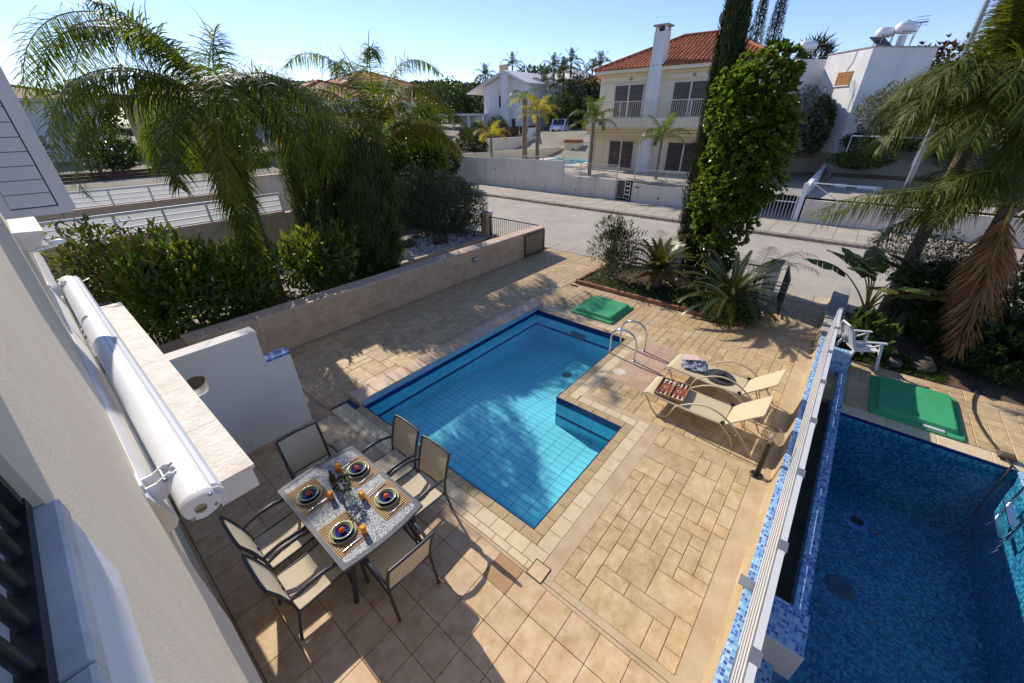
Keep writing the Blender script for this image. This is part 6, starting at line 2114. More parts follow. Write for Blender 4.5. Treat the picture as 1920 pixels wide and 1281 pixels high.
# white block house on the rise at the right
wh = thing('white_block_house', 'white flat roofed block house with a wooden window on the rise', 'house', (32, 0, 3.6))
ca, sa = math.cos(R(45)), math.sin(R(45))
A0 = Vector((30.0, -0.06, 0))
d1 = Vector((ca, sa, 0)); d2 = Vector((sa, -ca, 0))
def block(p, l1, l2, z0, z1):
    q = [p, p + d1 * l1, p + d1 * l1 + d2 * l2, p + d2 * l2]
    mb = MB()
    mb.prism([(v.x, v.y) for v in q][::-1], 'z', z0, z1)
    return mb
block(A0, 3.1, 3.8, 2.6, 7.75).build('main_block', 'house_white', wh)
pb_ = MB()
q0 = A0 - d1 * .04 - d2 * .04
block(q0, 3.18, 3.88, 7.751, 7.81).build('parapet_cap', 'grey_cap', wh)
block(A0 + d1 * 3.1 - d2 * 1.3 + d1 * 0.6, 3.0, 4.2, 2.6, 7.62).build('rear_block', 'house_white', wh)
block(A0 + d1 * 5.6 - d2 * 1.9, 3.0, 5, 2.6, 7.55).build('side_block', 'house_white', wh)
# boarded window on the sunlit face
n1 = -d2
c0 = A0 + d1 * 0.78 + n1 * 0.012
w_ = MB()
w_.obox(c0 + Vector((0, 0, 6.12)), c0 + d1 * 1.05 + Vector((0, 0, 6.12)), 0.05, 0.04)
w_.obox(c0 + Vector((0, 0, 6.74)), c0 + d1 * 1.05 + Vector((0, 0, 6.74)), 0.05, 0.04)
w_ = w_.build('window', 'orange_board', wh)
for k in range(7):
    a = c0 + d1 * (0.01 + k * 0.15)
    MB().obox(a + d1 * .07 + Vector((0, 0, 6.14)), a + d1 * .07 + Vector((0, 0, 6.72)), 0.14, 0.03, up=n1).build('board', 'orange_board', w_)
MB().obox(c0 + d1 * .0 + Vector((0, 0, 6.07)), c0 + d1 * 1.08 + Vector((0, 0, 6.07)), .12, .05).build('sill', 'house_white', w_)
cb = MB()
cb.tube([A0 + d1 * 1.0 + n1 * .02 + Vector((0, 0, 7.7)), A0 + d1 * 1.05 + n1 * .03 + Vector((0, 0, 7.2)), A0 + d1 * 1.3 + n1 * .02 + Vector((0, 0, 6.8))], .012, 5)
cb.build('cable', 'black_metal', wh)
def heater(label, x, y, z, s=1.0, tall=False):
    t = thing('water_heater', label, 'water tank', (x, y, z), 0, 'solar water tanks on the roofs')
    for dx in (-.3, .3):
        for dy in (-.3, .3):
            MB().tube([(dx * s, dy * s, 0), (dx * s, dy * s, .75 * s)], .02, 6).build('leg', 'grey_metal', t, local=True)
    tk = MB()
    zz = .95 * s
    tk.tube([(-.52 * s, 0, zz), (-.48 * s, 0, zz), (-.36 * s, 0, zz), (.36 * s, 0, zz), (.48 * s, 0, zz), (.52 * s, 0, zz)], [.05 * s, .2 * s, .29 * s, .29 * s, .2 * s, .05 * s], 16)
    tk.build('tank', 'white_metal', t, local=True)
    if tall:
        MB().tube([(0, 0, 0.02), (0, 0, .62 * s)], .2 * s, 14).build('lower_tank', 'white_metal', t, local=True)
        MB().tube([(0, 0, zz + .28 * s), (0, 0, zz + .33 * s)], .1 * s, 10).build('lid', 'grey_metal', t, local=True)
    else:
        MB().obox((-.1, -.5, .1), (-.1, .4, .65), .8, .05).build('panel', 'window_dark', t, local=True)
    MB().tube([(-.42 * s, -.33 * s, .75 * s), (.42 * s, -.33 * s, .75 * s), (.42 * s, .33 * s, .75 * s), (-.42 * s, .33 * s, .75 * s), (-.42 * s, -.33 * s, .75 * s)], .02, 6).build('cradle', 'grey_metal', t, local=True)
    t.rotation_euler = (0, 0, R(-50))
    return t
heater('white solar water tank, the left one on the block house roof', 32.2, -0.22, 7.80, .85)
heater('white water tank above an upright one, right hand on the block house roof', 32.4, -1.05, 7.80, 1.0, True)
heater('small white water tank on a roof behind the ivy covered tree', 40, 4.5, 8.0, 1.2)
an3 = thing('tv_antenna', 'bent grid antenna on a leaning mast beside the right water tank', 'antenna', (33, -1.5, 7.9))
MB().tube([(32.8, -1.45, 7.81), (32.9, -1.62, 9.0)], .025, 6).build('mast', 'grey_metal', an3)
MB().box((32.88, -1.9, 8.95), (32.92, -1.35, 9.02)).build('boom', 'grey_metal', an3)
for z in (9.1, 9.25, 8.85):
    MB().tube([(32.9, -1.9, z), (32.9, -1.35, z)], .012, 5).build('element', 'grey_metal', an3)
sp_ = thing('street_lamp', 'tall grey street lamp post behind the right hand palm', 'street lamp', (20.0, -3.3, 0))
MB().tube([(20.0, -3.25, -.02), (20.0, -3.2, 4.0), (20.0, -3.1, 9.5)], [.10, .085, .06], 12).build('post', 'grey_metal', sp_)
MB().tube([(20.0, -3.25, 0), (20.0, -3.25, .8)], .12, 12).build('base', 'grey_metal', sp_)
MB().tube([(20.0, -3.1, 9.5), (19.2, -3.1, 9.8)], .05, 8).build('arm', 'grey_metal', sp_)

# =====================================================================  TREES AND SHRUBS
def variants(tag, m, specs, rm='rachis'):
    return [frond_mesh(tag, m, seed=100 + i * 7, rm=rm, **s) for i, s in enumerate(specs)]
Q = dict(nl=112, leaf=0.86, droop=2.0, plum=0.55, wid=0.030, nseg=4, fwd=0.35, power=1.0)
big = variants('frond', 'palm_leaf', [
    dict(L=5.7, el0=80, bend=162, **Q), dict(L=4.3, el0=56, bend=150, **Q), dict(L=3.4, el0=12, bend=98, **Q), dict(L=2.5, el0=82, bend=70, **Q),
    dict(L=4.0, el0=38, bend=132, **Q), dict(L=4.6, el0=78, bend=150, **Q)])
warm = variants('frond', 'palm_leaf_warm', [dict(L=3.2, el0=-10, bend=75, **Q), dict(L=3.8, el0=30, bend=125, **Q)]) + variants('frond', 'palm_leaf', [dict(L=3.3, el0=-48, bend=40, **Q), dict(L=3.7, el0=58, bend=158, **Q), dict(L=3.0, el0=25, bend=112, **Q)])
V1 = big + warm
palm('tall feathery palm with drooping dark green fronds at the left of the view', 'palm tree', (1.15, 9.95, 0.02), 4.72,
     [(128, 0), (140, 5), (108, 1), (152, 1), (172, 4), (222, 10), (258, 9), (280, 9), (300, 9), (314, 9), (330, 9), (350, 9), (20, 1), (60, 3), (92, 4), (250, 7), (125, 10), (308, 10), (290, 10), (335, 10), (134, 0), (118, 0), (224, 8), (240, 8), (160, 1), (200, 3), (185, 1)],
     (0.13, 0.10), variants=V1, shaft=0.7)
Q2 = dict(nl=120, leaf=0.80, droop=2.0, plum=0.5, wid=0.034, nseg=3, fwd=0.5)
mid = variants('frond', 'palm_leaf', [dict(L=4.3, el0=82, bend=125, power=1.6, **Q2), dict(L=3.9, el0=58, bend=130, **Q2), dict(L=3.2, el0=30, bend=95, **Q2)]) + \
    variants('frond', 'palm_leaf_warm', [dict(L=4.0, el0=70, bend=140, **Q2), dict(L=3.2, el0=40, bend=110, **Q2)])
palm('feathery palm with upright arching fronds above the cypress hedge', 'palm tree', (5.9, 11.0, 0.02), 3.95,
     [(120, 0), (160, 3), (200, 1), (240, 0), (280, 3), (320, 1), (0, 0), (45, 3), (80, 0), (100, 4), (140, 4), (300, 4), (220, 4), (330, 2), (350, 4), (140, 2)], (0.15, 0.12), variants=mid)
palm('loose olive palm just left of the cypress hedge behind the tall one', 'palm tree', (4.3, 13.3, 0.02), 3.3,
     [(130, 3), (200, 4), (260, 4), (310, 3), (340, 4), (20, 0), (80, 3), (160, 2), (290, 2)], (0.12, 0.10), variants=mid)

Q3 = dict(nl=100, leaf=0.70, droop=1.3, plum=0.55, wid=0.027, nseg=3, fwd=0.6)
ol = variants('frond', 'palm_leaf_olive', [dict(L=2.1, el0=62, bend=135, **Q3), dict(L=2.0, el0=35, bend=105, **Q3), dict(L=1.7, el0=84, bend=25, **Q3), dict(L=3.5, el0=18, bend=52, **Q3), dict(L=2.1, el0=12, bend=85, **Q3)]) + \
    variants('frond', 'palm_leaf_olive', [dict(L=2.0, el0=-25, bend=50, **Q3)]) + \
    variants('frond', 'palm_leaf_dry', [dict(L=2.8, el0=-56, bend=20, nl=250, leaf=0.74, droop=1.2, plum=1.1, wid=0.030, nseg=4, fwd=0.6, rr=0.035), dict(L=2.4, el0=-64, bend=16, nl=200, leaf=0.64, droop=1.1, plum=1.1, wid=0.028, nseg=4, fwd=0.6, rr=0.03)], 'rachis_dry')
palm('olive green palm with a dense mop of fronds at the right edge', 'palm tree', (10.15, -3.25, -0.02), 4.75,
     [(20, 0), (60, 0), (100, 1), (125, 0), (140, 1), (160, 0), (190, 1), (220, 0), (250, 1), (280, 0), (310, 1), (340, 0), (90, 2), (200, 2), (300, 2), (10, 2), (150, 2), (130, 4), (175, 4), (230, 4), (205, 4), (255, 4), (190, 1), (235, 1), (280, 4), (160, 4), (110, 4), (212, 0), (178, 0), (145, 0), (225, 5), (240, 5), (208, 5), (70, 1), (330, 4), (350, 1), (5, 1), (40, 1), (210, 2), (165, 2), (240, 2), (120, 2)], (0.13, 0.11), variants=ol)
palm('lower palm at the right edge with one long dried brown frond hanging down', 'palm tree', (9.5, -4.15, -0.02), 3.0,
     [(128, 3), (110, 4), (145, 1), (95, 1), (300, 1), (275, 0), (330, 3), (20, 0), (60, 1), (184, 6), (176, 7), (135, 0), (350, 1), (40, 4), (80, 0), (280, 1), (120, 3), (320, 4)], (0.14, 0.12), variants=ol)

Q4 = dict(nl=44, leaf=0.48, droop=0.9, plum=0.4, wid=0.045, nseg=2, fwd=0.6)
yel = variants('frond', 'palm_leaf_yellow', [dict(L=2.0, el0=62, bend=125, **Q4), dict(L=1.8, el0=30, bend=100, **Q4), dict(L=1.7, el0=80, bend=70, **Q4)])
grn = variants('frond', 'palm_leaf_fresh', [dict(L=2.0, el0=62, bend=120, **Q4), dict(L=1.8, el0=30, bend=100, **Q4), dict(L=1.7, el0=82, bend=60, **Q4)])
def ringf(n, k, off=0):
    return [(off + 360 * i / n + (13 if i % 2 else 0), i % k) for i in range(n)]
palm('bright yellow palm beside the far turquoise pool', 'palm tree', (24.0, 17.85, 1.15), 4.75, ringf(11, 3), (0.16, 0.12), 'small palms across the street', variants=yel)
palm('small yellow palm by the terrace rail left of the bright yellow one', 'palm tree', (23.5, 22.1, 1.15), 3.35, ringf(8, 3, 20), (0.1, 0.08), 'small palms across the street', variants=yel)
palm('greenish palm with a thick pale trunk behind the bright yellow palm', 'palm tree', (28.0, 22.2, 1.15), 6.0, ringf(9, 3, 40), (0.24, 0.2), 'small palms across the street', variants=[grn[0], yel[1], grn[1]])
palm('green palm in front of the left end of the cream house', 'palm tree', (22.9, 12.6, 1.15), 4.3, ringf(12, 3, 10), (0.12, 0.1), 'small palms across the street', variants=grn)
palm('slim green palm in front of the chimney of the cream house', 'palm tree', (23.5, 8.2, 1.15), 3.45, ringf(9, 3, 30), (0.08, 0.07), 'small palms across the street', variants=grn)
# darker palms in the distance, round the gabled house
far_p = variants('frond', 'far_leaf', [dict(L=2.6, el0=60, bend=120, nl=26, leaf=.6, droop=.8, plum=.4, wid=.09, nseg=2), dict(L=2.4, el0=25, bend=90, nl=26, leaf=.6, droop=.8, plum=.4, wid=.09, nseg=2), dict(L=2.0, el0=82, bend=40, nl=22, leaf=.5, droop=.6, plum=.4, wid=.09, nseg=2)])
for (x, y, z, h, lb) in ((52, 36, 3.6, 10.6, 'dark feathery palm right of the gabled house, its crown above the roof'), (50, 33, 3.5, 9.8, 'dark palm right behind the bright yellow palm'), (49, 35.5, 3.5, 8.6, 'lower dark palm close to the gabled house'), (54, 34.5, 3.6, 11.2, 'tallest dark palm right of the gabled house'), (47, 31.5, 3.3, 8.2, 'lowest dark palm just left of the white van'), (56, 31, 3.7, 10.8, 'dark palm in front of the distant pale gable end'), (55, 46, 4, 11.8, 'dark palm rising behind the chimney of the gabled house'), (53, 50, 4, 10.6, 'dark palm left of the gabled house'), (66, 38, 4, 11.5, 'small far palm between the gable end and the cream house')):
    palm(lb, 'palm tree', (x, y, z), h, ringf(12, 3, x), (.18, .14), 'dark palms in the distance', variants=far_p)

# ---- clipped and loose shrubs on the left
shrub('laurel_bush', 'yellow green open bush at the left end of the hedge', 'bush', (-2.0, 9.4, 0.03),
      [(0, 0, 1.25, .75, .75, 1.2), (-.2, .5, 2.0, .6, .6, .7), (.45, .2, 1.7, .5, .6, .8)], 2600, (0.16, .42), 'hedge_yellow_leaf', 1, stems=(6, .03, .25), shell=.3, lump=.8)
shrub('laurel_bush', 'dark glossy laurel bush above the travertine beam', 'bush', (-1.25, 8.35, 0.03),
      [(0, 0, 1.05, .75, .65, 1.05), (.1, .2, 1.75, .55, .55, .65), (-.45, .0, 1.4, .4, .5, .7)], 2300, (0.20, .38), 'laurel_leaf', 2, stems=(6, .03, .25), tips=('hedge_yellow_leaf', .16), shell=.35, lump=.7)
shrub('laurel_bush', 'dark glossy laurel bush in the middle of the hedge', 'bush', (-0.35, 8.35, 0.03),
      [(0, 0, .95, .75, .62, .95), (0, .2, 1.5, .6, .5, .62), (.5, -.1, .7, .45, .45, .6)], 2200, (0.20, .38), 'laurel_leaf', 3, stems=(6, .03, .25), tips=('hedge_yellow_leaf', .14), shell=.35, lump=.7)
shrub('laurel_bush', 'dense rounded bush with pale young shoots on top', 'bush', (0.30, 9.2, 0.03),
      [(0, 0, 1.1, .62, .6, .85), (0.1, 0, 1.45, .45, .45, .5)], 4200, (0.105, .36), 'laurel_leaf', 4, stems=(5, .03, .2), tips=('young_leaf', .10))
shrub('laurel_bush', 'glossy leafy bush with bare forked stems beside the stone wall', 'bush', (1.85, 8.55, 0.03),
      [(0, 0, 1.45, .85, .6, .55), (-.55, 0, 1.15, .45, .5, .6), (.65, .1, 1.35, .45, .5, .5), (0, .2, 1.0, .7, .5, .5), (.2, .1, .55, .9, .5, .4)], 2500, (0.19, .36), 'laurel_leaf', 5, stems=(9, .024, .18), stem_m='pale_bark', tips=('hedge_yellow_leaf', .18), shell=.3, lump=.8)
def shoot(label, base, top, m, n, seed, ll=.16):
    t = thing('tall_shoot', label, 'shoot', base, 0, 'tall leafy shoots in the hedge')
    b = Vector((0, 0, 0)); e = Vector(top) - Vector(base)
    MB().tube([b, b.lerp(e, .5) + Vector((.03, 0, 0)), e], [.014, .01, .004], 6).build('stem', 'pale_bark', t, local=True)
    rng = np.random.default_rng(seed)
    u = np.linspace(.25, 1, n)
    P = u[:, None] * np.array(e)[None]
    a = np.arange(n) * 2.4
    D = np.stack([np.cos(a), np.sin(a), .45 + 0 * a], 1)
    V, F = leaf_cards(P, D, np.tile([[0, 0, 1.]], (n, 1)), ll * (1.1 - .5 * u), ll * .38 * (1.1 - .5 * u), rng)
    o = bpy.data.objects.new('leaves', npmesh('leaves', V, F, m)); C.objects.link(o); o.parent = t
shoot('tall leafy shoot standing above the hedge near the cypress', (2.1, 8.75, .03), (2.25, 8.7, 2.75), 'broad_leaf', 44, 3)
shoot('yellowish leafy shoot rising from the hedge under the hanging palm frond', (1.0, 8.6, .03), (.85, 8.7, 2.35), 'hedge_yellow_leaf', 36, 4)

def conifer(label, base, H, rad, n, m, seed, taper=0.35, cname='crown', name='cypress_tree', lean=(0, 0), cat='cypress', cols=1):
    """columnar cypress: upright scaly sprays over a column, thinner to the top"""
    rng = np.random.default_rng(seed)
    t = thing(name, label, cat, base)
    z = rng.random(n) ** 0.9
    a = rng.random(n) * 2 * PI
    prof = np.minimum(1, (1 - z) / taper) ** 0.6 * (0.75 + 0.25 * np.minimum(1, z / .12))
    lump = 1 + 0.13 * np.sin(a * 5 + z * 17) + 0.10 * np.sin(a * 9 - z * 31) + 0.06 * rng.normal(size=n)
    r = prof * lump * (0.62 + 0.38 * rng.random(n) ** .5)
    P = np.stack([np.cos(a) * r * rad[0] + lean[0] * z, np.sin(a) * r * rad[1] + lean[1] * z, z * H * (1 + .03 * rng.normal(size=n))], 1)
    D = np.stack([np.cos(a) * .35, np.sin(a) * .35, np.ones(n)], 1) + rdir(rng, n) * .35
    Nn = np.stack([np.cos(a), np.sin(a), .3 * np.ones(n)], 1)
    ln = H * 0.0 + rng.uniform(.10, .22, n)
    V, F = leaf_cards(P, D, Nn, ln, ln * .22, rng, .1)
    o = bpy.data.objects.new(cname, npmesh(cname, V, F, m)); C.objects.link(o); o.parent = t
    MB().tube([(0, 0, -.03), (lean[0] * .5, lean[1] * .5, H * .5), (lean[0] * .9, lean[1] * .9, H * .9)], [min(rad) * .16, min(rad) * .1, .02], 8).build('trunk', 'bark', t, local=True)
    # dense woody core behind the sprays
    return t
conifer('clipped dark green cypress column, the front one of the hedge', (4.1, 9.55, .03), 3.95, (.86, .70), 28000, 'cypress_leaf', 11, .10, name='cypress_hedge')
conifer('clipped dark cypress column in shade behind the front one', (3.05, 10.5, .03), 3.9, (.66, .6), 12000, 'cypress_leaf', 12, .12, name='cypress_hedge')
shrub('grey_green_bush', 'large clipped round grey green bush by the street corner', 'bush', (8.8, 11.9, .02),
      [(.5, -.5, 1.45, 1.1, 1.0, 1.2), (-.55, .6, 1.5, 1.15, 1.1, 1.25), (.9, -.9, 1.1, .8, .8, 1.0), (-1.0, .9, 1.2, .8, .8, 1.1), (0, 0, 1.0, 1.3, 1.2, .9)], 22000, (.125, .32), 'grey_leaf', 13, stems=(8, .05, .3), shell=.6, lump=.32)
shrub('rubber_tree', 'leafy bright green tree above the round grey green bush', 'tree', (9.3, 14.2, .02),
      [(0, 0, 3.4, 1.5, 1.4, 1.15), (-1.1, .4, 3.0, .9, .9, .8), (.7, -.3, 2.7, 1.2, 1.2, 1.0), (0, 0, 2.0, 1.3, 1.2, 1.0)], 7200, (.22, .45), 'rubber_leaf', 14, stems=(4, .09, .1), shell=.5)
conifer('bushy conifer right of the leafy tree at the street corner', (10.3, 13.9, .02), 4.5, (.75, .75), 10000, 'cypress_tall_leaf', 15, .3)
shrub('low_bush', 'small round bush on the gravel beside the cypress hedge', 'bush', (6.0, 11.2, .02), [(0, 0, .25, .38, .38, .28)], 900, (.07, .3), 'broad_leaf', 16)
shrub('garden_bush', 'dark bush with pale gaps between cypress hedge and round bush', 'bush', (6.6, 13.0, .02), [(0, 0, 1.0, .9, .8, 1.0)], 3000, (.12, .4), 'dark_leaf', 17)
for k, (x, y, lb) in enumerate(((6.9, 11.6, 'brown rock at the foot of the round bush'), (8.0, 10.9, 'flat rock near the white globe lamp'))):
    mb = MB(); mb.sphere((0, 0, .1), .28, 10, 7, (1.3, .9, .6))
    mb.v = [(p[0] * rk.uniform(.9, 1.1), p[1] * rk.uniform(.9, 1.1), p[2] * rk.uniform(.9, 1.1)) for p in mb.v]
    o = mb.build('rock', 'rock', None, None, lb, 'rock', 'rocks on the gravel bed', True); o.location = (x, y, 0)
n = 1500
rng0 = np.random.default_rng(33)
pb = MB()
for k in range(900):
    x, y = rng0.uniform(3.5, 10.1), rng0.uniform(10.0, 12.2)
    r_ = rng0.uniform(.02, .045)
    pb.box((x - r_, y - r_ * .8, .018), (x + r_, y + r_ * .8, .02 + r_), r_ * .5)
pb.build('gravel', 'pebble', None, 'stuff', 'pale pebbles scattered on the neighbouring garden bed', 'gravel')

# ---- planted bed
shrub('oleander_bush', 'airy oleander bush at the corner of the planted bed', 'bush', (8.55, 3.3, .05),
      [(0, .05, 1.15, .66, .72, .7), (0, 0, .7, .5, .55, .55), (.1, .15, 1.55, .42, .45, .35)], 3000, (.14, .18), 'oleander_leaf', 21, up=1.1, stems=(14, .014, .12), stem_m='pale_bark', shell=.2, lump=.8)
def cycad(label, base, tz, n, L, seed, m, up0=62, old=None):
    t = thing('cycad', label, 'cycad', base, 0, 'cycads in the planted bed')
    tr = MB()
    K = 8
    tr.tube([(0, 0, tz * i / K - .02) for i in range(K + 1)], [.13 + .025 * (i % 2) for i in range(K + 1)], 12)
    tr.build('trunk', 'palm_bark', t, local=True)
    rr = random.Random(seed)
    kw = dict(nl=84, leaf=.17, droop=.06, plum=.10, wid=.019, nseg=2, fwd=.85, bare=.08, tip=.6)
    vs = [frond_mesh('frond', m, L=L, seed=seed + i, el0=e, bend=b, rr=.009, **kw) for i, (e, b) in enumerate(((up0 + 14, 50), (up0, 70), (up0 - 28, 70), (up0 - 48, 55)))]
    if old: vs += [frond_mesh('frond', old, L=L * .9, seed=seed + 9, el0=8, bend=45, rr=.009, rm='rachis_dry', **kw)]
    for i in range(n):
        vi = 0 if i < n * .25 else 1 if i < n * .55 else 2 if i < n * .8 else 3
        if old and i > n * .88: vi = 4
        me, rbm = vs[vi]
        o = bpy.data.objects.new('frond', me); C.objects.link(o); o.parent = t
        az = i * 137.5 + rr.uniform(-8, 8)
        o.location = (.06 * math.cos(R(az)), .06 * math.sin(R(az)), tz - .02); o.rotation_euler = (rr.uniform(-.1, .1), rr.uniform(-.08, .08), R(az))
        q = bpy.data.objects.new('rib', rbm); C.objects.link(q); q.parent = o
    return t
cycad('upright yellowish cycad on a thick stem behind the green lid', (8.65, 1.95, .05), .55, 46, 1.05, 41, 'cycad_leaf_young', 62, 'palm_leaf_dry')
cycad('spreading dark cycad nearest the sun loungers', (8.0, -.15, .05), .5, 52, 1.35, 51, 'cycad_leaf', 56, 'cycad_leaf_young')
shrub('ivy_mound', 'mound of small leaves spilling over the brick edging under the cycad', 'bush', (7.75, -.25, .0),
      [(0, 0, .22, .55, .66, .36), (.4, .5, .25, .6, .6, .3), (.45, 1.1, .18, .5, .5, .2), (.6, -.3, .2, .4, .4, .3)], 5600, (.06, .6), 'ground_leaf', 22, shell=.6)
yp = variants('frond', 'palm_leaf_olive', [dict(L=1.5, el0=62, bend=95, nl=34, leaf=.34, droop=.5, plum=.25, wid=.014, nseg=2, rr=.008), dict(L=1.3, el0=35, bend=80, nl=34, leaf=.32, droop=.5, plum=.25, wid=.014, nseg=2, rr=.008)])
palm('young thin palm between the first cycad and the tall cypress', 'palm tree', (9.6, 2.45, .05), .75, [(20, 0), (80, 1), (150, 0), (210, 0), (270, 1), (330, 0), (300, 0)], (.04, .035), 'young palms by the street', variants=yp)
palm('young thin palm arching over the gate pillar', 'palm tree', (9.2, -.45, .05), .85, [(30, 1), (300, 0), (330, 1), (260, 0), (0, 0), (200, 1)], (.04, .035), 'young palms by the street', variants=yp)
conifer('very tall narrow cypress rising past the top of the view', (10.75, 1.66, -.02), 9.2, (.50, .48), 26000, 'cypress_tall_leaf', 61, .75, lean=(-.3, .25))
shrub('ivy_covered_tree', 'tall tree trunk wrapped in bright glossy ivy', 'tree', (10.25, .82, .02),
      [(0, 0, .9, .42, .42, .9), (0, .08, 2.1, .78, .74, .95), (-.05, .1, 3.1, 1.0, .95, 1.0), (-.2, .05, 3.9, 1.05, 1.0, .95), (-.25, .12, 4.7, .92, .9, .9), (-.15, -.05, 5.4, .62, .62, .6), (-.15, .40, 2.6, .6, .55, .7), (-.05, -.45, 2.9, .5, .6, .6), (-.35, .3, 5.0, .5, .5, .5), (.1, -.55, 4.2, .55, .5, .6)],
      34000, (.125, .8), 'ivy_leaf', 62, up=.1, out=1.0, clus=9, stems=(3, .12, .06), shell=.62, lump=.45, fold=.12)

# ---- garden at the right
def banana(label, base, seed, n=9, scale=1.0):
    t = thing('bird_of_paradise', label, 'plant', base)
    rr = random.Random(seed)
    MB().tube([(0, 0, -.03), (.03, 0, .35), (.05, -.02, .7)], [.11, .10, .07], 10).build('stem', 'palm_bark', t, local=True)
    for i in range(n):
        az = [130, 150, 105, 175, 300, 330, 20, 60, 255, 215, 95][i % 11] + rr.uniform(-10, 10)
        e0 = [85, 72, 80, 64, 66, 72, 76, 82, 60, 66, 62][i % 11]
        ls = scale * rr.uniform(0.75, 1.1)
        d = Vector((math.cos(R(az)), math.sin(R(az)), 0))
        pts = []
        p = Vector((.05, -.02, .55)); e = R(e0)
        for k in range(7):
            pts.append(p.copy()); p = p + (d * math.cos(e) + Vector((0, 0, 1)) * math.sin(e)) * ls / 6
            e -= R(4)
        f = MB().tube(pts, [.028, .024, .02, .018, .016, .014, .012], 6).build('leaf_stalk', 'rachis' if i % 3 else 'rachis_dry', t, local=True)
        # blade: paddle torn into strips
        K = 9; bl = scale * rr.uniform(.85, 1.1); bw = .25 * scale
        side = d.cross(Vector((0, 0, 1))).normalized()
        mbv, mbf = [], []
        for s in (-1, 1):
            q = pts[-1].copy(); e2 = e
            cur = []
            for k in range(K + 1):
                u = k / K
                wv = bw * math.sin(PI * min(1, .12 + u * .88)) ** .7
                dr = d * math.cos(e2) + Vector((0, 0, 1)) * math.sin(e2)
                upv = side.cross(dr) * s
                cur.append((q.copy(), q + side * s * wv + Vector((0, 0, -.35 * wv + rr.uniform(-.03, .03))) - dr * .02))
                q = q + dr * bl / K
                e2 -= R(6)
            for k in range(K):
                a, b = cur[k], cur[k + 1]
                g = 0.12 if rr.random() < .5 else 0.0
                n0 = len(mbv)
                mbv += [a[0], b[0], b[1].lerp(a[1], g), a[1]]
                mbf.append((n0, n0 + 1, n0 + 2, n0 + 3))
        b_ = MB().add(mbv, mbf).build('leaf', 'banana_leaf_old' if i % 5 == 3 else 'banana_leaf', t, local=True)
    return t
banana('large bird of paradise plant with paddle leaves beside the fence end', (9.05, -2.80, -.02), 71, 11, 1.0)
banana('smaller bird of paradise plant behind the big one', (9.7, -3.6, -.02), 72, 7, .9)
shrub('grey_bush', 'fine grey leaved bush behind the bird of paradise plant', 'bush', (10.0, -3.35, -.02), [(0, 0, 1.75, .75, .9, .7), (.1, -.6, 1.5, .6, .7, .6)], 4200, (.08, .3), 'olive_leaf', 73, stems=(6, .03, .2), shell=.3)
shrub('dark_bush', 'dense dark green bush beside the mosaic pool deck at the right edge', 'bush', (8.9, -5.3, -.02), [(0, 0, .8, 1.15, 1.2, .95), (.4, -1.0, .9, 1.1, 1.1, 1.0), (-.2, .3, .5, .9, .8, .6)], 10500, (.14, .28), 'dark_leaf', 74, shell=.6, up=.6, clus=5, tips=('broad_leaf', .07))
shrub('dark_bush', 'shaded dark bush under the dried palm frond', 'bush', (9.2, -4.1, -.02), [(0, 0, .8, .65, .6, .8), (.4, .2, 1.2, .6, .6, .6)], 3600, (.12, .4), 'dark_leaf', 75, stems=(4, .05, .1))
shrub('dark_bush', 'dark bush near the street right of the grey one', 'bush', (10.0, -5.0, -.02), [(0, 0, 1.0, .6, 1.0, 1.0)], 3000, (.12, .4), 'dark_leaf', 76)
shrub('broad_leaf_plant', 'low plant with broad pale leaves behind the plastic armchair', 'plant', (8.3, -3.0, -.02), [(0, 0, .35, .45, .4, .3)], 90, (.34, .5), 'banana_leaf', 77, up=.9)
n = 2200
PP = np.stack([rng0.uniform(7.48, 8.3, n), rng0.uniform(-4.3, -2.4, n), np.full(n, -.015)], 1)
V, F = leaf_cards(PP, rdir(rng0, n) * .6 + [0, 0, 1], rdir(rng0, n), rng0.uniform(.05, .10, n), rng0.uniform(.012, .03, n), rng0)
o = bpy.data.objects.new('grass_fringe', npmesh('grass_fringe', V, F, 'ground_leaf')); C.objects.link(o)
props(o, 'low grassy fringe along the back of the neighbouring pool deck', 'grass', None, 'stuff')

# ---- across the street and beyond
shrub('olive_tree', 'grey olive bush in front of the shaded face of the block house', 'tree', (28.6, -2.0, 3.3), [(0, 0, 1.35, 1.3, 1.45, 1.25), (0, -.9, 1.1, 1.1, 1.1, 1.0)], 6500, (.20, .3), 'olive_leaf', 81, stems=(6, .08, .3), shell=.5)
shrub('olive_tree', 'grey olive tree between the ivy covered tree and the block house', 'tree', (29.5, 2.2, 2.6), [(0, 0, 2.0, 1.0, 1.1, 1.4), (0, .6, 1.2, .9, .9, 1.1)], 4200, (.20, .3), 'olive_leaf', 82, stems=(5, .08, .3), shell=.5)
shrub('dark_bush', 'dark creeper bush against the block house corner', 'bush', (29.6, 1.2, 2.6), [(0, 0, 1.4, .6, .6, 1.5)], 2200, (.2, .4), 'dark_leaf', 83)
shrub('dark_bush', 'dark shrubs at the foot of the olive bush', 'bush', (27.6, -3.6, 3.0), [(0, 0, .6, .9, 1.6, .8), (0, 2.4, .2, .6, .9, .5)], 3600, (.2, .4), 'dark_leaf', 84)
shrub('low_bush', 'low green bushes in the yard beyond the driveway', 'bush', (26.4, -1.5, 2.2), [(0, 0, .3, .5, 1.4, .45)], 1500, (.14, .5), 'ground_leaf', 85)
shrub('red_tree', 'reddish brown bare looking tree right of the block house', 'tree', (38, -3.9, 4), [(0, 0, 3.2, 1.6, 1.8, 1.5), (0, 1.2, 3.4, 1, 1, 1)], 1500, (.3, .5), 'red_leaf', 86, stems=(10, .06, .2), shell=.2, lump=.8, clus=6)
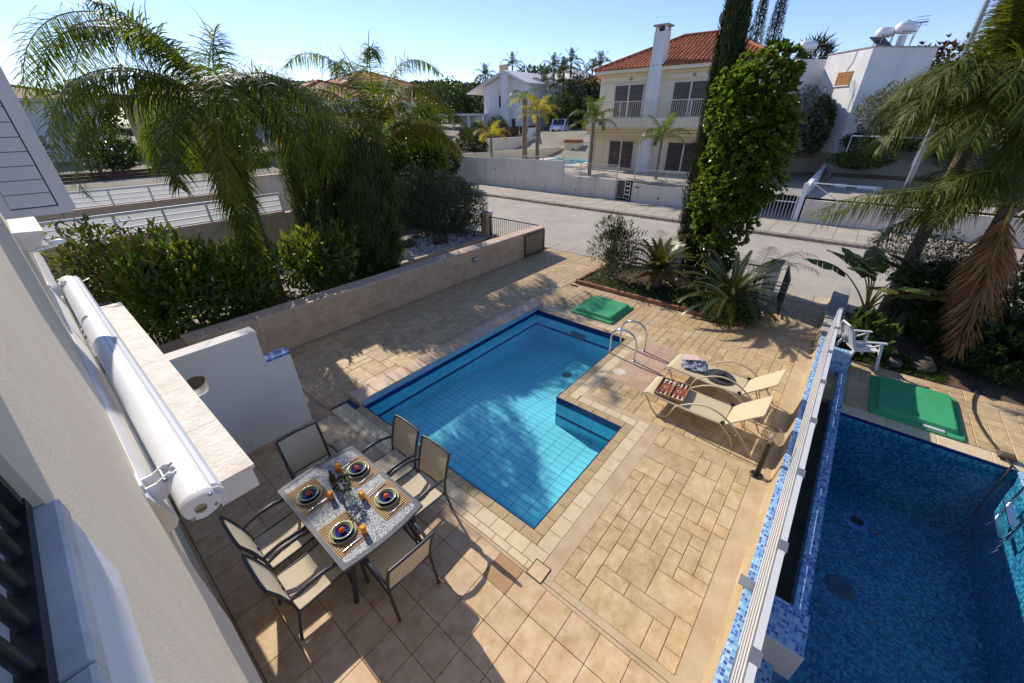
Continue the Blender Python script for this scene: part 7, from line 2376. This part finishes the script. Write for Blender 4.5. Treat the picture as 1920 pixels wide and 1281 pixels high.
shrub('red_tree', 'brownish dry hedge below the reddish tree', 'bush', (36, -3.8, 3.6), [(0, 0, 1.3, 1.4, 1.8, 1.8)], 3600, (.24, .4), 'red_leaf', 87, shell=.5)
shrub('cycad_tree', 'spiky dark plant on the roof line behind the ivy covered tree', 'plant', (42, 4.2, 6.5), [(0, 0, 2.0, .9, .9, .9)], 500, (.9, .08), 'far_leaf', 88, up=.5)
conifer('slender feathery conifer top left of the two above the ivy covered tree', (35, 7.1, 1.2), 11.2, (.95, .95), 8000, 'cypress_tall_leaf', 89, .9)
conifer('slender feathery conifer top right of the two above the ivy covered tree', (35, 6.0, 1.2), 11.6, (.95, .95), 8000, 'cypress_tall_leaf', 90, .9)
conifer('small dark conifer beside the block house roof', (41, 3.3, 4.0), 5.0, (.8, .8), 900, 'cypress_tall_leaf', 91, .8)
far_specs = [(26.5, 27.5, 1.15, 1.4, 'grey green bush behind the terrace wall'), (38, 37.5, 2.2, 1.15, 'leafy tree in front of the gabled house'), (39.5, 35.6, 2.3, 1.3, 'round dark tree in front of the gabled house'),
             (46, 30.5, 3.2, 2.2, 'dark clipped hedge above the side street wall'), (50, 29.6, 3.5, 3.0, 'dark tree beyond the white van'), (58, 54, 4, 3.6, 'dark leafy tree left of the gabled house'),
             (52, 58, 3.6, 3.6, 'dark leafy tree behind the carport canopy'), (42, 54, 3.2, 2.4, 'yellow green garden tree left of the canopy'), (33, 42, 2.6, 1.8, 'garden tree behind the rubber tree'),
             (26, 40, 3, 2.4, 'garden tree beyond the upright palm'), (60, 44, 4, 4.5, 'tall dark tree behind the gabled house'), (8, 31, 2.2, 1.3, 'flowering garden bush above the brown board fence'),
             (5.0, 30.5, 2.0, 1.1, 'grey garden bush above the brown board fence'), (1.5, 31, 2.0, 1.3, 'dark garden bush left above the brown board fence'), (11.5, 22.8, 1.6, 1.1, 'garden bush beside the peach bay'),
             (22.5, 33, 2, 1.6, 'garden bush below the distant cream house'), (-2.5, 31.5, 2.2, 1.7, 'leafy bush in front of the far left house'), (18.5, 22.6, .8, 1.2, 'light green bush near the small red roof'), (-3, 56, 3.5, 2.3, 'dark tree behind the roof of the far left house'), (4.5, 55, 3.5, 2.2, 'tree between the two houses at the far left'), (11, 56, 3.5, 2.6, 'tree behind the roof with the wide eaves'), (21, 50, 3.2, 2.6, 'tree right of the roof with the wide eaves')]
for k, (x, y, z, r_, lb) in enumerate(far_specs):
    shrub('garden_tree', lb, 'tree', (x, y, z), [(0, 0, r_ * .95, r_, r_, r_ * .95), (r_ * .4, -r_ * .3, r_ * .7, r_ * .7, r_ * .7, r_ * .6)], int(1500 + 500 * r_), (.12 * r_ + .08, .45),
          ['far_leaf', 'broad_leaf', 'far_leaf', 'dark_leaf', 'far_leaf'][k % 5] if k != 7 else 'hedge_yellow_leaf', 200 + k, stems=(3, .05 * r_, .1), shell=.45)
for k, (x, y, z, r_, lb) in enumerate(shrub_row):
    shrub('dark_bush', lb, 'bush', (x, y, z), [(0, 0, r_ * .5, r_ * .7, r_ * 1.3, r_ * .6)], 1600, (.16, .4), ['broad_leaf', 'dark_leaf', 'dark_leaf'][k], 300 + k, shell=.4, lump=.5)
for k, (x, y, lb) in enumerate(((26.6, -.7, 'broken white block lying in the yard near the driveway wall'), (26.5, -1.7, 'long white plank lying in the yard'))):
    MB().box((x, y, 1.105), (x + .35, y - .55 - .5 * k, 1.28), .01).build('rubble_block', 'house_white', None, None, lb, 'rubble', 'rubble in the yard')
# wooded ridge on the skyline
rng0 = np.random.default_rng(77)
n = 16000
ang = rng0.uniform(R(10), R(80), n); rad = rng0.uniform(95, 170, n)
xs_, ys_ = rad * np.cos(ang), rad * np.sin(ang)
zs_ = np.array([(h_up(a, b) if a > 22 else h_side(a, b)) for a, b in zip(xs_, ys_)])
PP = np.stack([xs_, ys_, zs_ + rng0.uniform(-.3, .6, n)], 1)
V, F = leaf_cards(PP, rdir(rng0, n) + [0, 0, .3], rdir(rng0, n), rng0.uniform(.9, 1.8, n), rng0.uniform(.8, 1.6, n), rng0)
o = bpy.data.objects.new('wooded_ridge', npmesh('wooded_ridge', V, F, 'far_leaf')); C.objects.link(o)
props(o, 'distant wooded ridge along the skyline', 'woods', None, 'stuff')
